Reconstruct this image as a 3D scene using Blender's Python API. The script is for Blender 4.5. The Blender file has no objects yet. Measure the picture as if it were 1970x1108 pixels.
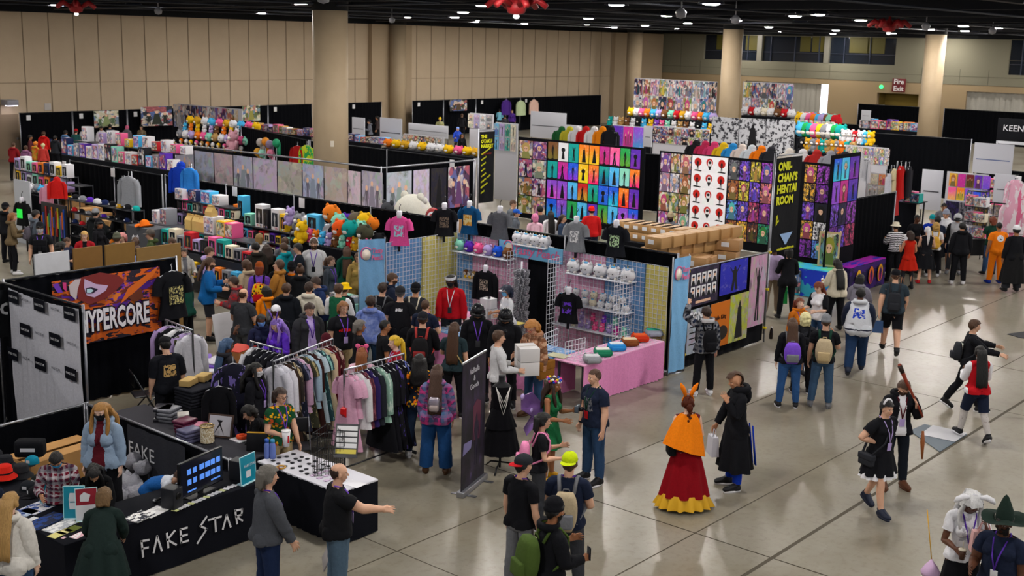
import bpy,bmesh,math,random
import numpy as np
from mathutils import Vector,Matrix
R=random.Random(7)
SC=bpy.context.scene
COL=SC.collection
pi=math.pi
FPX,PIT,ROLL,YAW,HC,W,H=2308.4,0.20336,0.023635,0.7055,6.6,1970,1108
_h=np.array([math.cos(YAW),math.sin(YAW),0.]);_r=np.array([math.sin(YAW),-math.cos(YAW),0.]);_u=np.array([0,0,1.])
_fw=_h*math.cos(PIT)-_u*math.sin(PIT);_up=_h*math.sin(PIT)+_u*math.cos(PIT)
def ray(px,py):
 x2,y2=px-W/2,py-H/2;c,s=math.cos(ROLL),math.sin(ROLL)
 return _fw+_r*((c*x2-s*y2)/FPX)-_up*((s*x2+c*y2)/FPX)
def at(px,py,z=0.):
 d=ray(px,py);t=(z-HC)/d[2]; return float(d[0]*t),float(d[1]*t)
def onY(px,py,Y):
 d=ray(px,py);t=Y/d[1]; return float(d[0]*t),Y,float(HC+d[2]*t)
def onX(px,py,X):
 d=ray(px,py);t=X/d[0]; return X,float(d[1]*t),float(HC+d[2]*t)
cam=bpy.data.cameras.new('camera');co=bpy.data.objects.new('camera',cam);COL.objects.link(co)
cr,sr=math.cos(ROLL),math.sin(ROLL)
cx=_r*cr+_up*sr;cy=-_r*sr+_up*cr
M=Matrix(((cx[0],cy[0],-_fw[0],0),(cx[1],cy[1],-_fw[1],0),(cx[2],cy[2],-_fw[2],HC),(0,0,0,1)))
co.matrix_world=M
cam.sensor_width=36;cam.lens=FPX/W*36;cam.clip_end=400
cam.dof.use_dof=True ;cam.dof.focus_distance=18;cam.dof.aperture_fstop=cam.lens/1000/0.014
SC.camera=co
def lin(h):
 h=h.lstrip('#');v=[int(h[i:i+2],16)/255 for i in (0,2,4)]
 return tuple((c/12.92 if c<=.04045 else ((c+.055)/1.055)**2.4) for c in v)+(1,)
CN=dict(black='14151a',charcoal='2b2d33',navy='1b2338',darkgrey='3a3c42',grey='74767c',lightgrey='a9abb2',white='e2e2e8',cream='ddd4bf',tan='b08a55',beige='b9a88a',brown='5a3d28',darkbrown='33221a',maroon='5a1722',red='b8141f',
brightred='e0201c',orange='ee7d12',yellow='e6c31a',lime='c8dd14',green='1e6b40',darkgreen='14382c',teal='128a92',blue='2560b0',skyblue='6fb2dd',royal='1338b0',denim='2c4668',lightdenim='7f98b4',purple='5b35a8',lilac='b5a0d8',
violet='7a4fd0',pink='e58ab5',hotpink='e0408c',palepink='e8bcd0',magenta='b52a8e',khaki='b5a079',gold='dba61c',silver='c4c8d0',auburn='6e2f16',blonde='b8904a',paleblonde='e0cf9a',ginger='a5561e',hairbrown='4a3120',hairblack='0f0d0d',
hairgrey='6f6a64',mint='8fd6c0',aqua='43bcd2',card='b58a5a',rust='a8441c')
def C(n): return lin(CN.get(n,n))
MATS={}
class NT:
 def __init__(s,name,rough=.8,spec=.3):
  s.m=bpy.data.materials.new(name);s.m.use_nodes=True ;s.t=s.m.node_tree;s.b=s.t.nodes['Principled BSDF']
  s.b.inputs['Roughness'].default_value=rough;s.b.inputs['Specular IOR Level'].default_value=spec
 def n(s,typ,**k):
  nd=s.t.nodes.new('ShaderNode'+typ)
  for a,v in k.items():
   if a.startswith('i_'):nd.inputs[int(a[2:]) if a[2:].isdigit() else a[2:].replace('_',' ')].default_value=v
   else:setattr(nd,a,v)
  return nd
 def l(s,a,b):s.t.links.new(a,b)
 def math(s,op,a,b=0.,clamp=False):
  nd=s.n('Math',operation=op,use_clamp=clamp)
  for i,v in enumerate((a,b)):
   if isinstance(v,(int,float)):nd.inputs[i].default_value=v
   else:s.l(v,nd.inputs[i])
  return nd.outputs[0]
 def mix(s,f,a,b,bt='MIX'):
  nd=s.n('Mix',data_type='RGBA',blend_type=bt)
  for sock,v in ((nd.inputs[0],f),(nd.inputs[6],a),(nd.inputs[7],b)):
   if isinstance(v,(int,float)):sock.default_value=v
   elif isinstance(v,tuple):sock.default_value=v
   else:s.l(v,sock)
  return nd.outputs[2]
 def noise(s,vec,scale,detail=3.,rough=.6,w=None):
  nd=s.n('TexNoise',i_Scale=scale,i_Detail=detail,i_Roughness=rough)
  if w is not None:
   nd.noise_dimensions='4D'
   s.l(w,nd.inputs['W']) if not isinstance(w,(int,float)) else setattr(nd.inputs['W'],'default_value',w)
  if vec is not None:s.l(vec,nd.inputs['Vector'])
  return nd
 def ramp(s,f,stops,interp='LINEAR'):
  nd=s.n('ValToRGB');cr=nd.color_ramp;cr.interpolation=interp
  while len(cr.elements)<len(stops):cr.elements.new(.5)
  for e,(p,c) in zip(cr.elements,stops):e.position=p;e.color=c
  s.l(f,nd.inputs[0]); return nd.outputs[0]
 def bump(s,h,strength=.3,dist=.01):
  nd=s.n('Bump',i_Strength=strength,i_Distance=dist);s.l(h,nd.inputs['Height']);s.l(nd.outputs[0],s.b.inputs['Normal'])
 def base(s,c):
  if isinstance(c,tuple):s.b.inputs['Base Color'].default_value=c
  else:s.l(c,s.b.inputs['Base Color'])
 def band(s,v,lo,hi):
  return s.math('MULTIPLY',s.math('GREATER_THAN',v,lo),s.math('LESS_THAN',v,hi))
def mat(color,rough=.75,metal=0.,kind='plain',emit=0.,spec=.3):
 key=(color,rough,metal,kind,emit)
 if key in MATS: return MATS[key]
 t=NT('%s_%s'%(kind,color),rough,spec);t.b.inputs['Metallic'].default_value=metal
 tc=t.n('TexCoord');c=C(color)
 if kind=='cloth':
  n=t.noise(tc.outputs['Object'],38,2);t.base(t.mix(n.outputs[0],tuple(x*.82 for x in c[:3])+(1,),tuple(min(1,x*1.14) for x in c[:3])+(1,)))
  n2=t.noise(tc.outputs['Object'],9,3);t.bump(n2.outputs[0],.5,.02)
 elif kind=='drape':
  t.base(c);n=t.noise(tc.outputs['Object'],60,2);t.bump(n.outputs[0],.25,.004)
 elif kind=='hair':
  mp=t.n('Mapping',i_Scale=(60,60,7));t.l(tc.outputs['Object'],mp.inputs[0]);n=t.noise(mp.outputs[0],1.5,3)
  t.base(t.mix(n.outputs[0],tuple(x*.45 for x in c[:3])+(1,),tuple(min(1,x*1.5) for x in c[:3])+(1,)));t.bump(n.outputs[0],.8,.012)
 elif kind=='wood' or kind=='card':
  n=t.noise(tc.outputs['Object'],6,4);t.base(t.mix(n.outputs[0],tuple(x*.85 for x in c[:3])+(1,),tuple(min(1,x*1.1) for x in c[:3])+(1,)))
 else:t.base(c)
 if emit:t.b.inputs['Emission Color'].default_value=c;t.b.inputs['Emission Strength'].default_value=emit
 MATS[key]=t.m; return t.m
def cloth(c): return mat(c,.9,0,'cloth',0,.15)
def drapem(c): return mat(c,.9,0,'drape',0,.12)
def plast(c,r=.35): return mat(c,r)
def metal(c='silver',r=.35): return mat(c,r,.9)
def _objcol():
 t=NT('item_colour',.55);oi=t.n('ObjectInfo');t.base(oi.outputs['Color']); return t
OC=_objcol().m
def _oc_cloth():
 t=NT('item_fabric',.9,.15);oi=t.n('ObjectInfo');tc=t.n('TexCoord');n=t.noise(tc.outputs['Object'],25,3)
 t.base(t.mix(.25,oi.outputs['Color'],t.mix(n.outputs[0],(0,0,0,1),oi.outputs['Color']),'MIX'));t.bump(n.outputs[0],.5,.01); return t
OCF=_oc_cloth().m
def art_material(name,mode):
 t=NT(name,.45,.3);oi=t.n('ObjectInfo');tc=t.n('TexCoord');g=tc.outputs['Generated'];rnd=oi.outputs['Random'];w=t.math('MULTIPLY',rnd,91.)
 c0=oi.outputs['Color']
 def hs(dh,sat=1.,val=1.):
  nd=t.n('HueSaturation',i_Hue=.5+dh,i_Saturation=sat,i_Value=val);t.l(c0,nd.inputs['Color']); return nd.outputs[0]
 n1=t.noise(g,2.2,2,.5,w).outputs[0]
 if mode=='glow':
  sp=t.n('SeparateXYZ');t.l(g,sp.inputs[0]);u=t.math('ADD',t.math('MULTIPLY',sp.outputs[2],.7),t.math('MULTIPLY',n1,.6));d=t.math('ADD',t.math('MULTIPLY',rnd,.26),.37)
  q=t.n('HueSaturation',i_Value=1.15);t.l(d,q.inputs['Hue']);t.l(c0,q.inputs['Color']);a=t.mix(t.ramp(u,[(.4,(0,0,0,1)),(.85,(1,1,1,1))]),q.outputs[0],hs(0,1.,1.2));n2=t.noise(g,6,4,.7,w).outputs[0]
  t.base(t.mix(t.ramp(n2,[(.55,(0,0,0,1)),(.75,(.7,.7,.7,1))]),a,hs(.03,.45,1.5)))
 elif mode=='mix':
  nd=t.n('TexVoronoi',voronoi_dimensions='4D',i_Scale=5.);t.l(g,nd.inputs['Vector']);t.l(w,nd.inputs['W'])
  sp=t.n('SeparateColor');t.l(nd.outputs['Color'],sp.inputs[0])
  a=t.ramp(sp.outputs[0],[(0,(.02,.02,.04,1)),(.3,(.5,.12,.14,1)),(.5,(.75,.62,.5,1)),(.65,(.1,.16,.42,1)),(.85,(.75,.75,.78,1))],'CONSTANT')
  b=t.mix(n1,hs(0),hs(.3,.9));n3=t.noise(g,9,3,.6,w).outputs[0]
  t.base(t.mix(t.ramp(n3,[(.42,(0,0,0,1)),(.5,(1,1,1,1))]),a,t.mix(.55,b,a)))
 elif mode=='ink':
  n3=t.noise(g,7,5,.65,w).outputs[0];n4=t.noise(g,20,3,.6,w).outputs[0]
  k=t.math('MULTIPLY',t.math('GREATER_THAN',n3,.52),t.math('GREATER_THAN',n4,.42))
  t.base(t.mix(k,c0,(.02,.02,.03,1)))
 elif mode=='pale':
  nd=t.n('TexVoronoi',voronoi_dimensions='4D',i_Scale=4.);t.l(g,nd.inputs['Vector']);t.l(w,nd.inputs['W'])
  mp=t.n('HueSaturation',i_Saturation=.35,i_Value=.55);t.l(nd.outputs['Color'],mp.inputs['Color']);n3=t.noise(g,6,4,.7,w).outputs[0]
  t.base(t.mix(t.ramp(n3,[(.42,(0,0,0,1)),(.58,(.75,.75,.75,1))]),c0,mp.outputs[0]))
 elif mode=='dark':
  n3=t.noise(g,7,4,.7,w).outputs[0]
  t.base(t.mix(t.ramp(n3,[(.45,(0,0,0,1)),(.6,(1,1,1,1))]),(.012,.012,.03,1),t.mix(n1,hs(0,1.1,1.2),hs(.1,.9,1.4))))
 return t.m
ART={k:art_material('print_'+k,k) for k in ('glow','mix','ink','pale','dark')}
def hue_mat(name,dh,sat,val):
 t=NT(name,.5);oi=t.n('ObjectInfo');h=t.math('ADD',t.math('MULTIPLY',oi.outputs['Random'],.3),dh)
 nd=t.n('HueSaturation',i_Saturation=sat,i_Value=val);t.l(h,nd.inputs['Hue']);t.l(oi.outputs['Color'],nd.inputs['Color']);t.base(nd.outputs[0]); return t.m
ARTA=hue_mat('print_accent',.35,.9,.6);ARTB=hue_mat('print_shade',.42,.8,.3);SKINP=mat('e3b79a',.6);INK=mat('0c0c12',.6);PAPER=mat('e6e6ea',.6)
def basis(d,hint=(0,0,1)):
 d=Vector(d).normalized();h=Vector(hint)
 if abs(d.dot(h))>.97:h=Vector((1,0,0))
 a=d.cross(h).normalized();b=a.cross(d); return a,b
class MB:
 def __init__(s):s.v=[];s.f=[];s.mi=[];s.sm=[]
 def add(s,vs,fs,mi=0,smooth=False,M=None):
  o=len(s.v)
  s.v+=[tuple(M@Vector(p)) for p in vs] if M is not None else [tuple(p) for p in vs]
  for f in fs:s.f.append([i+o for i in f]);s.mi.append(mi);s.sm.append(smooth)
  return s
 def box(s,lo,hi,mi=0,M=None,taper=0.):
  x0,y0,z0=lo;x1,y1,z1=hi;t=taper
  v=[(x0,y0,z0),(x1,y0,z0),(x1,y1,z0),(x0,y1,z0),(x0+t,y0+t,z1),(x1-t,y0+t,z1),(x1-t,y1-t,z1),(x0+t,y1-t,z1)]
  return s.add(v,[(3,2,1,0),(4,5,6,7),(0,1,5,4),(1,2,6,5),(2,3,7,6),(3,0,4,7)],mi,False,M)
 def rbox(s,lo,hi,r=.01,mi=0,M=None):
  bm=bmesh.new();bmesh.ops.create_cube(bm,size=1)
  for v in bm.verts:v.co=Vector([(a+b)/2+c*(b-a) for a,b,c in zip(lo,hi,v.co)])
  bmesh.ops.bevel(bm,geom=bm.edges[:],offset=r,segments=2,affect='EDGES',profile=.6)
  bm.verts.index_update();s.add([v.co[:] for v in bm.verts],[[v.index for v in f.verts] for f in bm.faces],mi,True,M);bm.free(); return s
 def tube(s,pts,r,n=8,mi=0,cap=True,M=None,sx=1.):
  pts=[Vector(p) for p in pts];rs=r if isinstance(r,(list,tuple)) else [r]*len(pts);vs=[];fs=[]
  a=None
  for i,p in enumerate(pts):
   d=(pts[min(i+1,len(pts)-1)]-pts[max(i-1,0)])
   if a is None:a,b=basis(d)
   else:b=d.normalized().cross(a).normalized();a=b.cross(d.normalized()).normalized()
   for k in range(n):
    t=2*pi*k/n;vs.append(p+(a*math.cos(t)*sx+(d.normalized().cross(a))*math.sin(t))*rs[i])
  for i in range(len(pts)-1):
   for k in range(n):fs.append((i*n+k,i*n+(k+1)%n,(i+1)*n+(k+1)%n,(i+1)*n+k))
  if cap:fs.append(tuple(range(n-1,-1,-1)));fs.append(tuple((len(pts)-1)*n+k for k in range(n)))
  return s.add(vs,fs,mi,True,M)
 def lathe(s,prof,n=16,mi=0,M=None,sx=1.,sy=1.,cap=3):
  vs=[];fs=[]
  for r,z in prof:
   for k in range(n):t=2*pi*k/n;vs.append((r*math.cos(t)*sx,r*math.sin(t)*sy,z))
  for i in range(len(prof)-1):
   for k in range(n):fs.append((i*n+k,i*n+(k+1)%n,(i+1)*n+(k+1)%n,(i+1)*n+k))
  if prof[0][0]>1e-4 and cap&1:fs.append(tuple(range(n-1,-1,-1)))
  if prof[-1][0]>1e-4 and cap&2:fs.append(tuple((len(prof)-1)*n+k for k in range(n)))
  return s.add(vs,fs,mi,True,M)
 def ell(s,c,r,n=10,m=7,mi=0,M=None):
  prof=[]
  for i in range(m+1):t=-pi/2+pi*i/m;prof.append((max(1e-5,math.cos(t)),math.sin(t)))
  T=Matrix.Translation(c)@Matrix.Diagonal((r[0],r[1],r[2],1))
  return s.lathe(prof,n,mi,(M@T) if M is not None else T)
 def loft(s,rings,mi=0,cap=True,M=None,smooth=True):
  n=len(rings[0]);vs=[p for r_ in rings for p in r_];fs=[]
  for i in range(len(rings)-1):
   for k in range(n):fs.append((i*n+k,i*n+(k+1)%n,(i+1)*n+(k+1)%n,(i+1)*n+k))
  if cap:fs.append(tuple(range(n-1,-1,-1)));fs.append(tuple((len(rings)-1)*n+k for k in range(n)))
  return s.add(vs,fs,mi,smooth,M)
 def poly(s,pts2,t,mi=0,M=None,off=0.):
  n=len(pts2);vs=[(x,-off,z) for x,z in pts2]+[(x,t-off,z) for x,z in pts2]
  ar=sum(pts2[i][0]*pts2[(i+1)%n][1]-pts2[(i+1)%n][0]*pts2[i][1] for i in range(n))
  idx=list(range(n)) if ar>0 else list(range(n-1,-1,-1))
  fs=[tuple(idx),tuple(i+n for i in reversed(idx))]
  for a in range(n):i,j=idx[a],idx[(a+1)%n];fs.append((j,i,i+n,j+n))
  return s.add(vs,fs,mi,False,M)
 def grid(s,P,mi=0,thick=0.,smooth=True,M=None):
  ni,nj=len(P),len(P[0]);vs=[p for row in P for p in row]
  fs=[(i*nj+j,i*nj+j+1,(i+1)*nj+j+1,(i+1)*nj+j) for i in range(ni-1) for j in range(nj-1)]
  return s.add(vs,fs,mi,smooth,M)
 def mesh(s,name,mats):
  me=bpy.data.meshes.new(name);me.from_pydata(s.v,[],s.f)
  me.polygons.foreach_set('material_index',s.mi);me.polygons.foreach_set('use_smooth',s.sm)
  for m in (mats if isinstance(mats,(list,tuple)) else [mats]):me.materials.append(m)
  me.update(); return me
 def build(s,name,mats,parent=None,loc=None,rz=0.,**k):
  return link(name,s.mesh(name,mats),parent,loc,rz,**k)
def link(name,me,parent=None,loc=None,rz=0.,label=None,cat=None,group=None,kind=None,color=None,rot=None,scale=None):
 o=bpy.data.objects.new(name,me);COL.objects.link(o)
 if parent is not None:o.parent=parent
 if loc is not None:o.location=loc
 o.rotation_euler=rot if rot is not None else (0,0,rz)
 if scale is not None:o.scale=scale if isinstance(scale,(tuple,list)) else (scale,)*3
 if color is not None:o.color=C(color) if isinstance(color,str) else color
 if label:o['label']=label
 if cat:o['category']=cat
 if group:o['group']=group
 if kind:o['kind']=kind
 return o
def thing(name,label,cat,loc=(0,0,0),rz=0.,group=None): return link(name,None,None,loc,rz,label,cat,group)
def struct(name,mb,m): return mb.build(name,m,kind='structure')
ORD=['first','second','third','fourth','fifth','sixth','seventh','eighth','ninth','tenth','eleventh','twelfth','thirteenth','fourteenth','fifteenth','sixteenth','seventeenth','eighteenth','nineteenth','twentieth']+['twenty-%s'%x for x in ('first',
'second','third','fourth','fifth','sixth','seventh','eighth','ninth')]+['thirtieth']
def text_obj(txt,size,m,parent=None,ext=.002,bold=0.,name='lettering',loc=(0,0,0),rot=(pi/2,0,0),align='CENTER',shear=0.,sx=1.,spacing=1.):
 cu=bpy.data.curves.new(name,'FONT');cu.body=txt;cu.size=size;cu.extrude=ext;cu.offset=bold;cu.align_x=align;cu.align_y='CENTER';cu.shear=shear;cu.space_character=spacing
 cu.resolution_u=2
 o=bpy.data.objects.new(name+'_tmp',cu);COL.objects.link(o);dg=bpy.context.evaluated_depsgraph_get()
 me=bpy.data.meshes.new_from_object(o.evaluated_get(dg));bpy.data.objects.remove(o);bpy.data.curves.remove(cu)
 me.materials.clear();me.materials.append(m)
 return link(name,me,parent,loc,rot=rot,scale=(sx,1,1))
 # ================================================================= the hall
def floor_mat():
 t=NT('polished_concrete',.28,.4);tc=t.n('TexCoord');P=tc.outputs['Object']
 a=t.noise(P,.35,5,.65).outputs[0];b=t.noise(P,1.6,6,.7).outputs[0];c=t.noise(P,9,4,.7).outputs[0]
 col=t.ramp(a,[(.3,C('746b5d')),(.48,C('868071')),(.62,C('8f8a7e')),(.8,C('80766a'))])
 col=t.mix(t.ramp(c,[(.35,(.35,.35,.35,1)),(.5,(0,0,0,1))]),col,C('6a5f50'))
 t.base(col)
 r=t.n('MapRange',i_3=.16,i_4=.34);t.l(b,r.inputs[0]);t.b.inputs['Roughness'].default_value=.28
 return t.m
mb=MB();mb.box((-12,-14,-.3),(92,61,0));fl=struct('floor',mb,floor_mat())
mb=MB()
jm=mat('4a4438',.8)
for (a,b,w) in (((1196.7,1107.4),(1570,880),.02),((714,1107),(973,981),.02),((1450,1093),(1668,936.6),.055)):
 y=(at(*a)[1]+at(*b)[1])/2;mb.box((-10,y-w/2,.0),(88,y+w/2,.0015))
for (a,b) in (((1154,952),(1355,1006.5)),((1518,1050),(1712,1107)),((725,1047),(892,1108))):
 x=(at(*a)[0]+at(*b)[0])/2
 for dx in (0,12.2):mb.box((x+dx-.008,-13,.0),(x+dx+.008,12.2,.0012))
struct('trim_floor',mb,jm)
def cover(name,q,parts,label):
 p=[at(*c) for c in q];z=.012
 t=thing(name,label,'floor hatch',(p[0][0],p[0][1],0))
 def quad(u0,v0,u1,v1):
  f= lambda u,v:tuple((p[0][i]*(1-u)+p[1][i]*u)*(1-v)+(p[3][i]*(1-u)+p[2][i]*u)*v-p[0][i] for i in (0,1))
  return [f(u0,v0),f(u1,v0),f(u1,v1),f(u0,v1)]
 for nm,(a,b,c,d),m in parts:
  k=quad(a,b,c,d);m_=MB();m_.add([(x,y,0.002) for x,y in k]+[(x,y,z) for x,y in k],[(3,2,1,0),(4,5,6,7),(0,1,5,4),(1,2,6,5),(2,3,7,6),(3,0,4,7)]);m_.build(nm,m,t)
cover('floor_hatch',[(1762,793),(1790,779),(1873,795),(1822,831)],[('frame',(0,0,1,1),plast('54616c',.5))],'blue grey service hatch let into the concrete beside the couple')
hq=[at(1806,781),at(1873,793),at(1850,811),at(1782,800)]
m_=MB();m_.add([(x,y,.013) for x,y in hq]+[(x,y,.02) for x,y in hq],[(3,2,1,0),(4,5,6,7),(0,1,5,4),(1,2,6,5),(2,3,7,6),(3,0,4,7)])
m_.build('hatch_lid',plast('b9bac0',.5),label='pale square lid lying over the blue grey floor hatch',cat='hatch lid')
hq=[at(1940,598),at(1985,590),at(1985,606),at(1965,604)]
m_=MB();m_.add([(x,y,.002) for x,y in hq]+[(x,y,.014) for x,y in hq],[(3,2,1,0),(4,5,6,7),(0,1,5,4),(1,2,6,5),(2,3,7,6),(3,0,4,7)])
m_.build('floor_mat',plast('2c2d31',.8),label='dark mat on the floor at the edge of the open aisle',cat='mat')
def panel_mat():
 t=NT('wall_fabric_panel',.9,.1);tc=t.n('TexCoord');P=tc.outputs['Object'];n=t.noise(P,1.2,4,.6).outputs[0];n2=t.noise(P,80,2).outputs[0]
 t.base(t.mix(n,C('b9a58c'),C('c8b59c')));t.bump(n2,.1,.002); return t.m
PW=panel_mat();beige=mat('aa967c',.85);seam=mat('7b6b58',.9)
WY=60.
mb=MB();mb.box((-12,WY,0),(92,WY+.4,7.5));struct('wall_left',mb,PW)
mb=MB()
x=24.2
while x<90:
 mb.box((x-.025,WY-.012,0),(x+.025,WY,7.45));x+=1.42
mb.box((20,WY-.01,3.86),(90,WY,3.89));struct('trim_wall_left',mb,seam)
for n,(xa,xb) in enumerate(((55.2,58.9),(82.5,89.6))):
 mb=MB();mb.box((xa,WY-.35,0),(xb,WY,7.45));struct('trim_pilaster_%d'%n,mb,beige)
FX=90.
green=mat('7c7866',.8);gb=mat('9a8566',.85);dark=mat('0a0c12',.3)
mb=MB()
def wall_x(mb,holes,y0,y1,z0,z1,mi):
 ys=sorted({y0,y1}|{v for h in holes for v in h[:2] if y0<v<y1});zs=sorted({z0,z1}|{v for h in holes for v in h[2:] if z0<v<z1})
 for a,b in zip(ys,ys[1:]):
  for c,d in zip(zs,zs[1:]):
   m,k=(a+b)/2,(c+d)/2
   if not any(h[0]<m<h[1] and h[2]<k<h[3] for h in holes):mb.box((FX,a,c),(FX+.4,b,d),mi)
wins=[(38.7,55.75,5.42,7.46),(10,30.2,5.0,7.46)]
door=[(44.0,51.5,0,3.76),(36.6,39.9,0,3.3),(2,33.0,0,3.7)]
wall_x(mb,wins,-14,61,4.15,7.5,0);wall_x(mb,door,-14,61,0,4.15,1)
struct('wall_right',mb,[green,gb])
mb=MB()
for z in (4.15,4.75,6.0):mb.box((FX-.015,-14,z),(FX,30.2 if z>5 else 61,z+.03))
for y in (56.0,52.0,47.0,44.0,36.5,33.6,31.5):mb.box((FX-.012,y,4.2),(FX,y+.04,5.3))
mb.box((FX-.012,58.0,4.2),(FX,58.04,7.4));struct('trim_wall_right',mb,mat('5f5b4c',.9))
mb=MB();mb.box((FX+.3,30.2,7.45),(FX+.4,10,7.5))
mb.box((FX-.02,30.2,7.46),(FX+.4,38.7,7.5));struct('trim_header',mb,green)
for n,(ya,yb,za,zb) in enumerate(wins):
 mb=MB();mb.box((FX+.9,ya-.6,za-.3),(FX+1.0,yb+.6,zb+.3));o=struct('window_%d'%(n+1),mb,mat('07090d',.5))
 mb=MB();mb.box((FX+.25,ya,za),(FX+.27,yb,zb));g_=NT('dark_glass',.05,.5);g_.base((.01,.014,.022,1));mb.build('pane',g_.m,o)
 mb=MB();mb.box((FX+.15,ya,za+.72),(FX+.25,yb,za+.76))
 k=ya+2.1
 while k<yb:mb.box((FX+.12,k,za),(FX+.25,k+.06,zb));k+=2.15
 mb.build('mullion',plast('323848'),o)
 for yy in ((44.4,50.4) if n==0 else ()):mb=MB();mb.box((FX-.05,yy-.22,za),(FX+.2,yy+.22,zb+.05));mb.build('mullion',plast('77756a'),o)
 if n==0:
  for yy,w in ((53.9,1.5),(51.0,1.7),(46.4,.9),(45.0,1.6),(41.8,1.6),(40.4,1.4)):
   mb=MB();mb.box((FX+.22,yy-w/2,za+.85),(FX+.245,yy+w/2,zb));mb.build('pane',mat('4a4416',.6,0,'plain',.12),o,label='pane with a dim yellow glow behind it')
def curtain(y0,y1,z1,name,lab):
 n=int((y1-y0)/.14);P=[]
 for i in range(2):
  P.append([(FX+.25+.07*math.sin(j*2.1)+.03*math.sin(j*.7),y0+(y1-y0)*j/n,i*z1) for j in range(n+1)])
 mb=MB();mb.grid(P);c=mb.build(name,cloth('a8a49a'));c['label']=lab;c['category']='curtain'
 return c
curtain(44.75,51.6,3.76,'curtain','grey curtain across the far opening beside the bright gap of daylight')
curtain(2,33.,3.7,'curtain','long grey curtain drawn across the wide far opening beside the exit wall')
mb=MB();mb.box((FX+.5,43.8,0),(FX+.55,51.6,3.8));o=struct('window_4',mb,mat('f4f2ff',.5,0,'plain',1.5))
mb=MB();mb.box((FX+.3,2,0),(FX+.9,33,3.9));mb=MB();mb.box((FX+.6,1.5,0),(FX+.65,33.4,3.9));struct('door_2',mb,mat('3b3833',.9))
mb=MB();mb.box((FX+1.6,36,0),(FX+1.7,40.5,3.4));mb.box((FX+.4,36.5,0),(FX+1.6,36.6,3.4));mb.box((FX+.4,39.9,0),(FX+1.6,40.,3.4));mb.box((FX+.4,36.5,3.3),(FX+1.6,40,3.4));struct('door_1',mb,mat('8a7434',.9))
t=thing('exit_sign','dark red sign with white words above the far exit recess','sign',(FX-.06,38.2,3.92))
mb=MB();mb.rbox((-.03,-.52,-.5),(.05,.52,.5),.01);mb.build('board',plast('6b1820'),t)
text_obj('Fire\nExit',.52,plast('e8e0e0'),t,.01,.012,loc=(-.05,0,.0),rot=(pi/2,0,-pi/2))
mb=MB();mb.lathe([(.15,0),(.15,.06),(.1,.09)],12,0,Matrix.Rotation(-pi/2,4,'Y'));mb.build('exit_lamp',mat('35f07a',.4,0,'plain',2.2),None,(FX-.02,39.6,3.75),label='round green exit lamp glowing left of the dark red sign',
cat='lamp')
colm=NT('painted_column',.6,.3);_t=colm.n('TexCoord');_n=colm.noise(_t.outputs['Object'],1.5,3).outputs[0];colm.base(colm.mix(_n,C('a08d72'),C('ad9a7f')))
for n,(x,y,r_) in enumerate(((27.6,31.9,.60),(57.2,59.3,.56),(80.5,56.3,.62),(57,33.55,.53),(66,26.15,.55))):
 mb=MB();mb.lathe([(r_,0),(r_,7.45)],40,0);mb.lathe([(r_+.02,7.45),(r_+.02,8.2)],40,1);o=struct('column',mb,[colm.m,mat('08090d',.8)]);o.location=(x,y,0)
 if n==0:
  mb=MB();mb.rbox((-.06,-.01,-.1),(.06,.03,.1),.008);mb.build('outlet_plate',plast('cfc7b8'),o,(-.37,-.49,3.0),rz=-.65)
blk=mat('090b12',.75);CZ=8.25
mb=MB();mb.box((-12,-14,CZ),(92,61,CZ+.3));struct('ceiling',mb,blk)
mb=MB();mb.box((-12,WY-.02,7.45),(92,61,CZ));mb.box((FX-.02,-14,7.5),(92,61,CZ));struct('trim_bulkhead',mb,blk)
mb=MB()
for x in np.arange(6,90,7.0):mb.box((x-.12,-14,7.72),(x+.12,60,CZ))
for y in np.arange(2,60,9.0):mb.box((0,y-.15,7.85),(90,y+.15,CZ))
struct('trim_beam',mb,mat('0b0d15',.7))
mb=MB()
for i,y in enumerate(np.arange(6,58,6.5)):mb.tube([(2,y,7.66),(89,y+.2,7.66)],.035,8)
for i,x in enumerate((22,44,68)):mb.tube([(x,0,7.62),(x+10,58,7.62)],.03,8)
struct('trim_pipe',mb,mat('2c2f38',.5))
LZ=7.68
vis=[(53,7),(436,10),(671,10),(903,14),(1160,1),(1258,17),(1504,6),(1548,1),(1631,8),(1739,9),(1829,10),(1898,10),(1960,11),(895,42),(1012,41),(1105,41),(1279,40),(1515,18),(1765,19),(232,45),(66,65),(215,63),(353,62),(890,
46),(985,45),(1190,40),(760,43),(1392,20),(1832,19),(478,49)]
pts=[at(x,y,LZ) for x,y in vis];pts=[p for p in pts if p[0]<88.5 and p[1]<59.]
for x in np.arange(3,90,8.5):
 for y in np.arange(-8,59,8.5):
  if all((x-a)**2+(y-b)**2>12 for a,b in pts):pts.append((float(x),float(y)))  # extra lamps added on a regular grid to light the whole hall
hb=MB();hb.lathe([(.10,.42),(.16,.30),(.34,.06),(.36,0),(.345,.02)],20,cap=1);hbm=hb.mesh('housing',metal('333743',.5))
ln=MB();ln.lathe([(1e-4,-.035),(.14,-.03),(.21,-.012),(.24,.02),(1e-4,.03)],20);LAMP=440.
lnm=ln.mesh('lens',mat('fff9f2',.5,0,'plain',LAMP));st_=MB();st_.tube([(0,0,.42),(0,0,CZ-LZ)],.02,6);stm=st_.mesh('stem',plast('15171d'))
for i,(x,y) in enumerate(pts):
 t=thing('ceiling_lamp','round high bay lamp glowing under the black ceiling','lamp',(x,y,LZ),0,'high bay lamps under the black ceiling')
 link('housing',hbm,t);link('lens',lnm,t);link('stem',stm,t)
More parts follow.
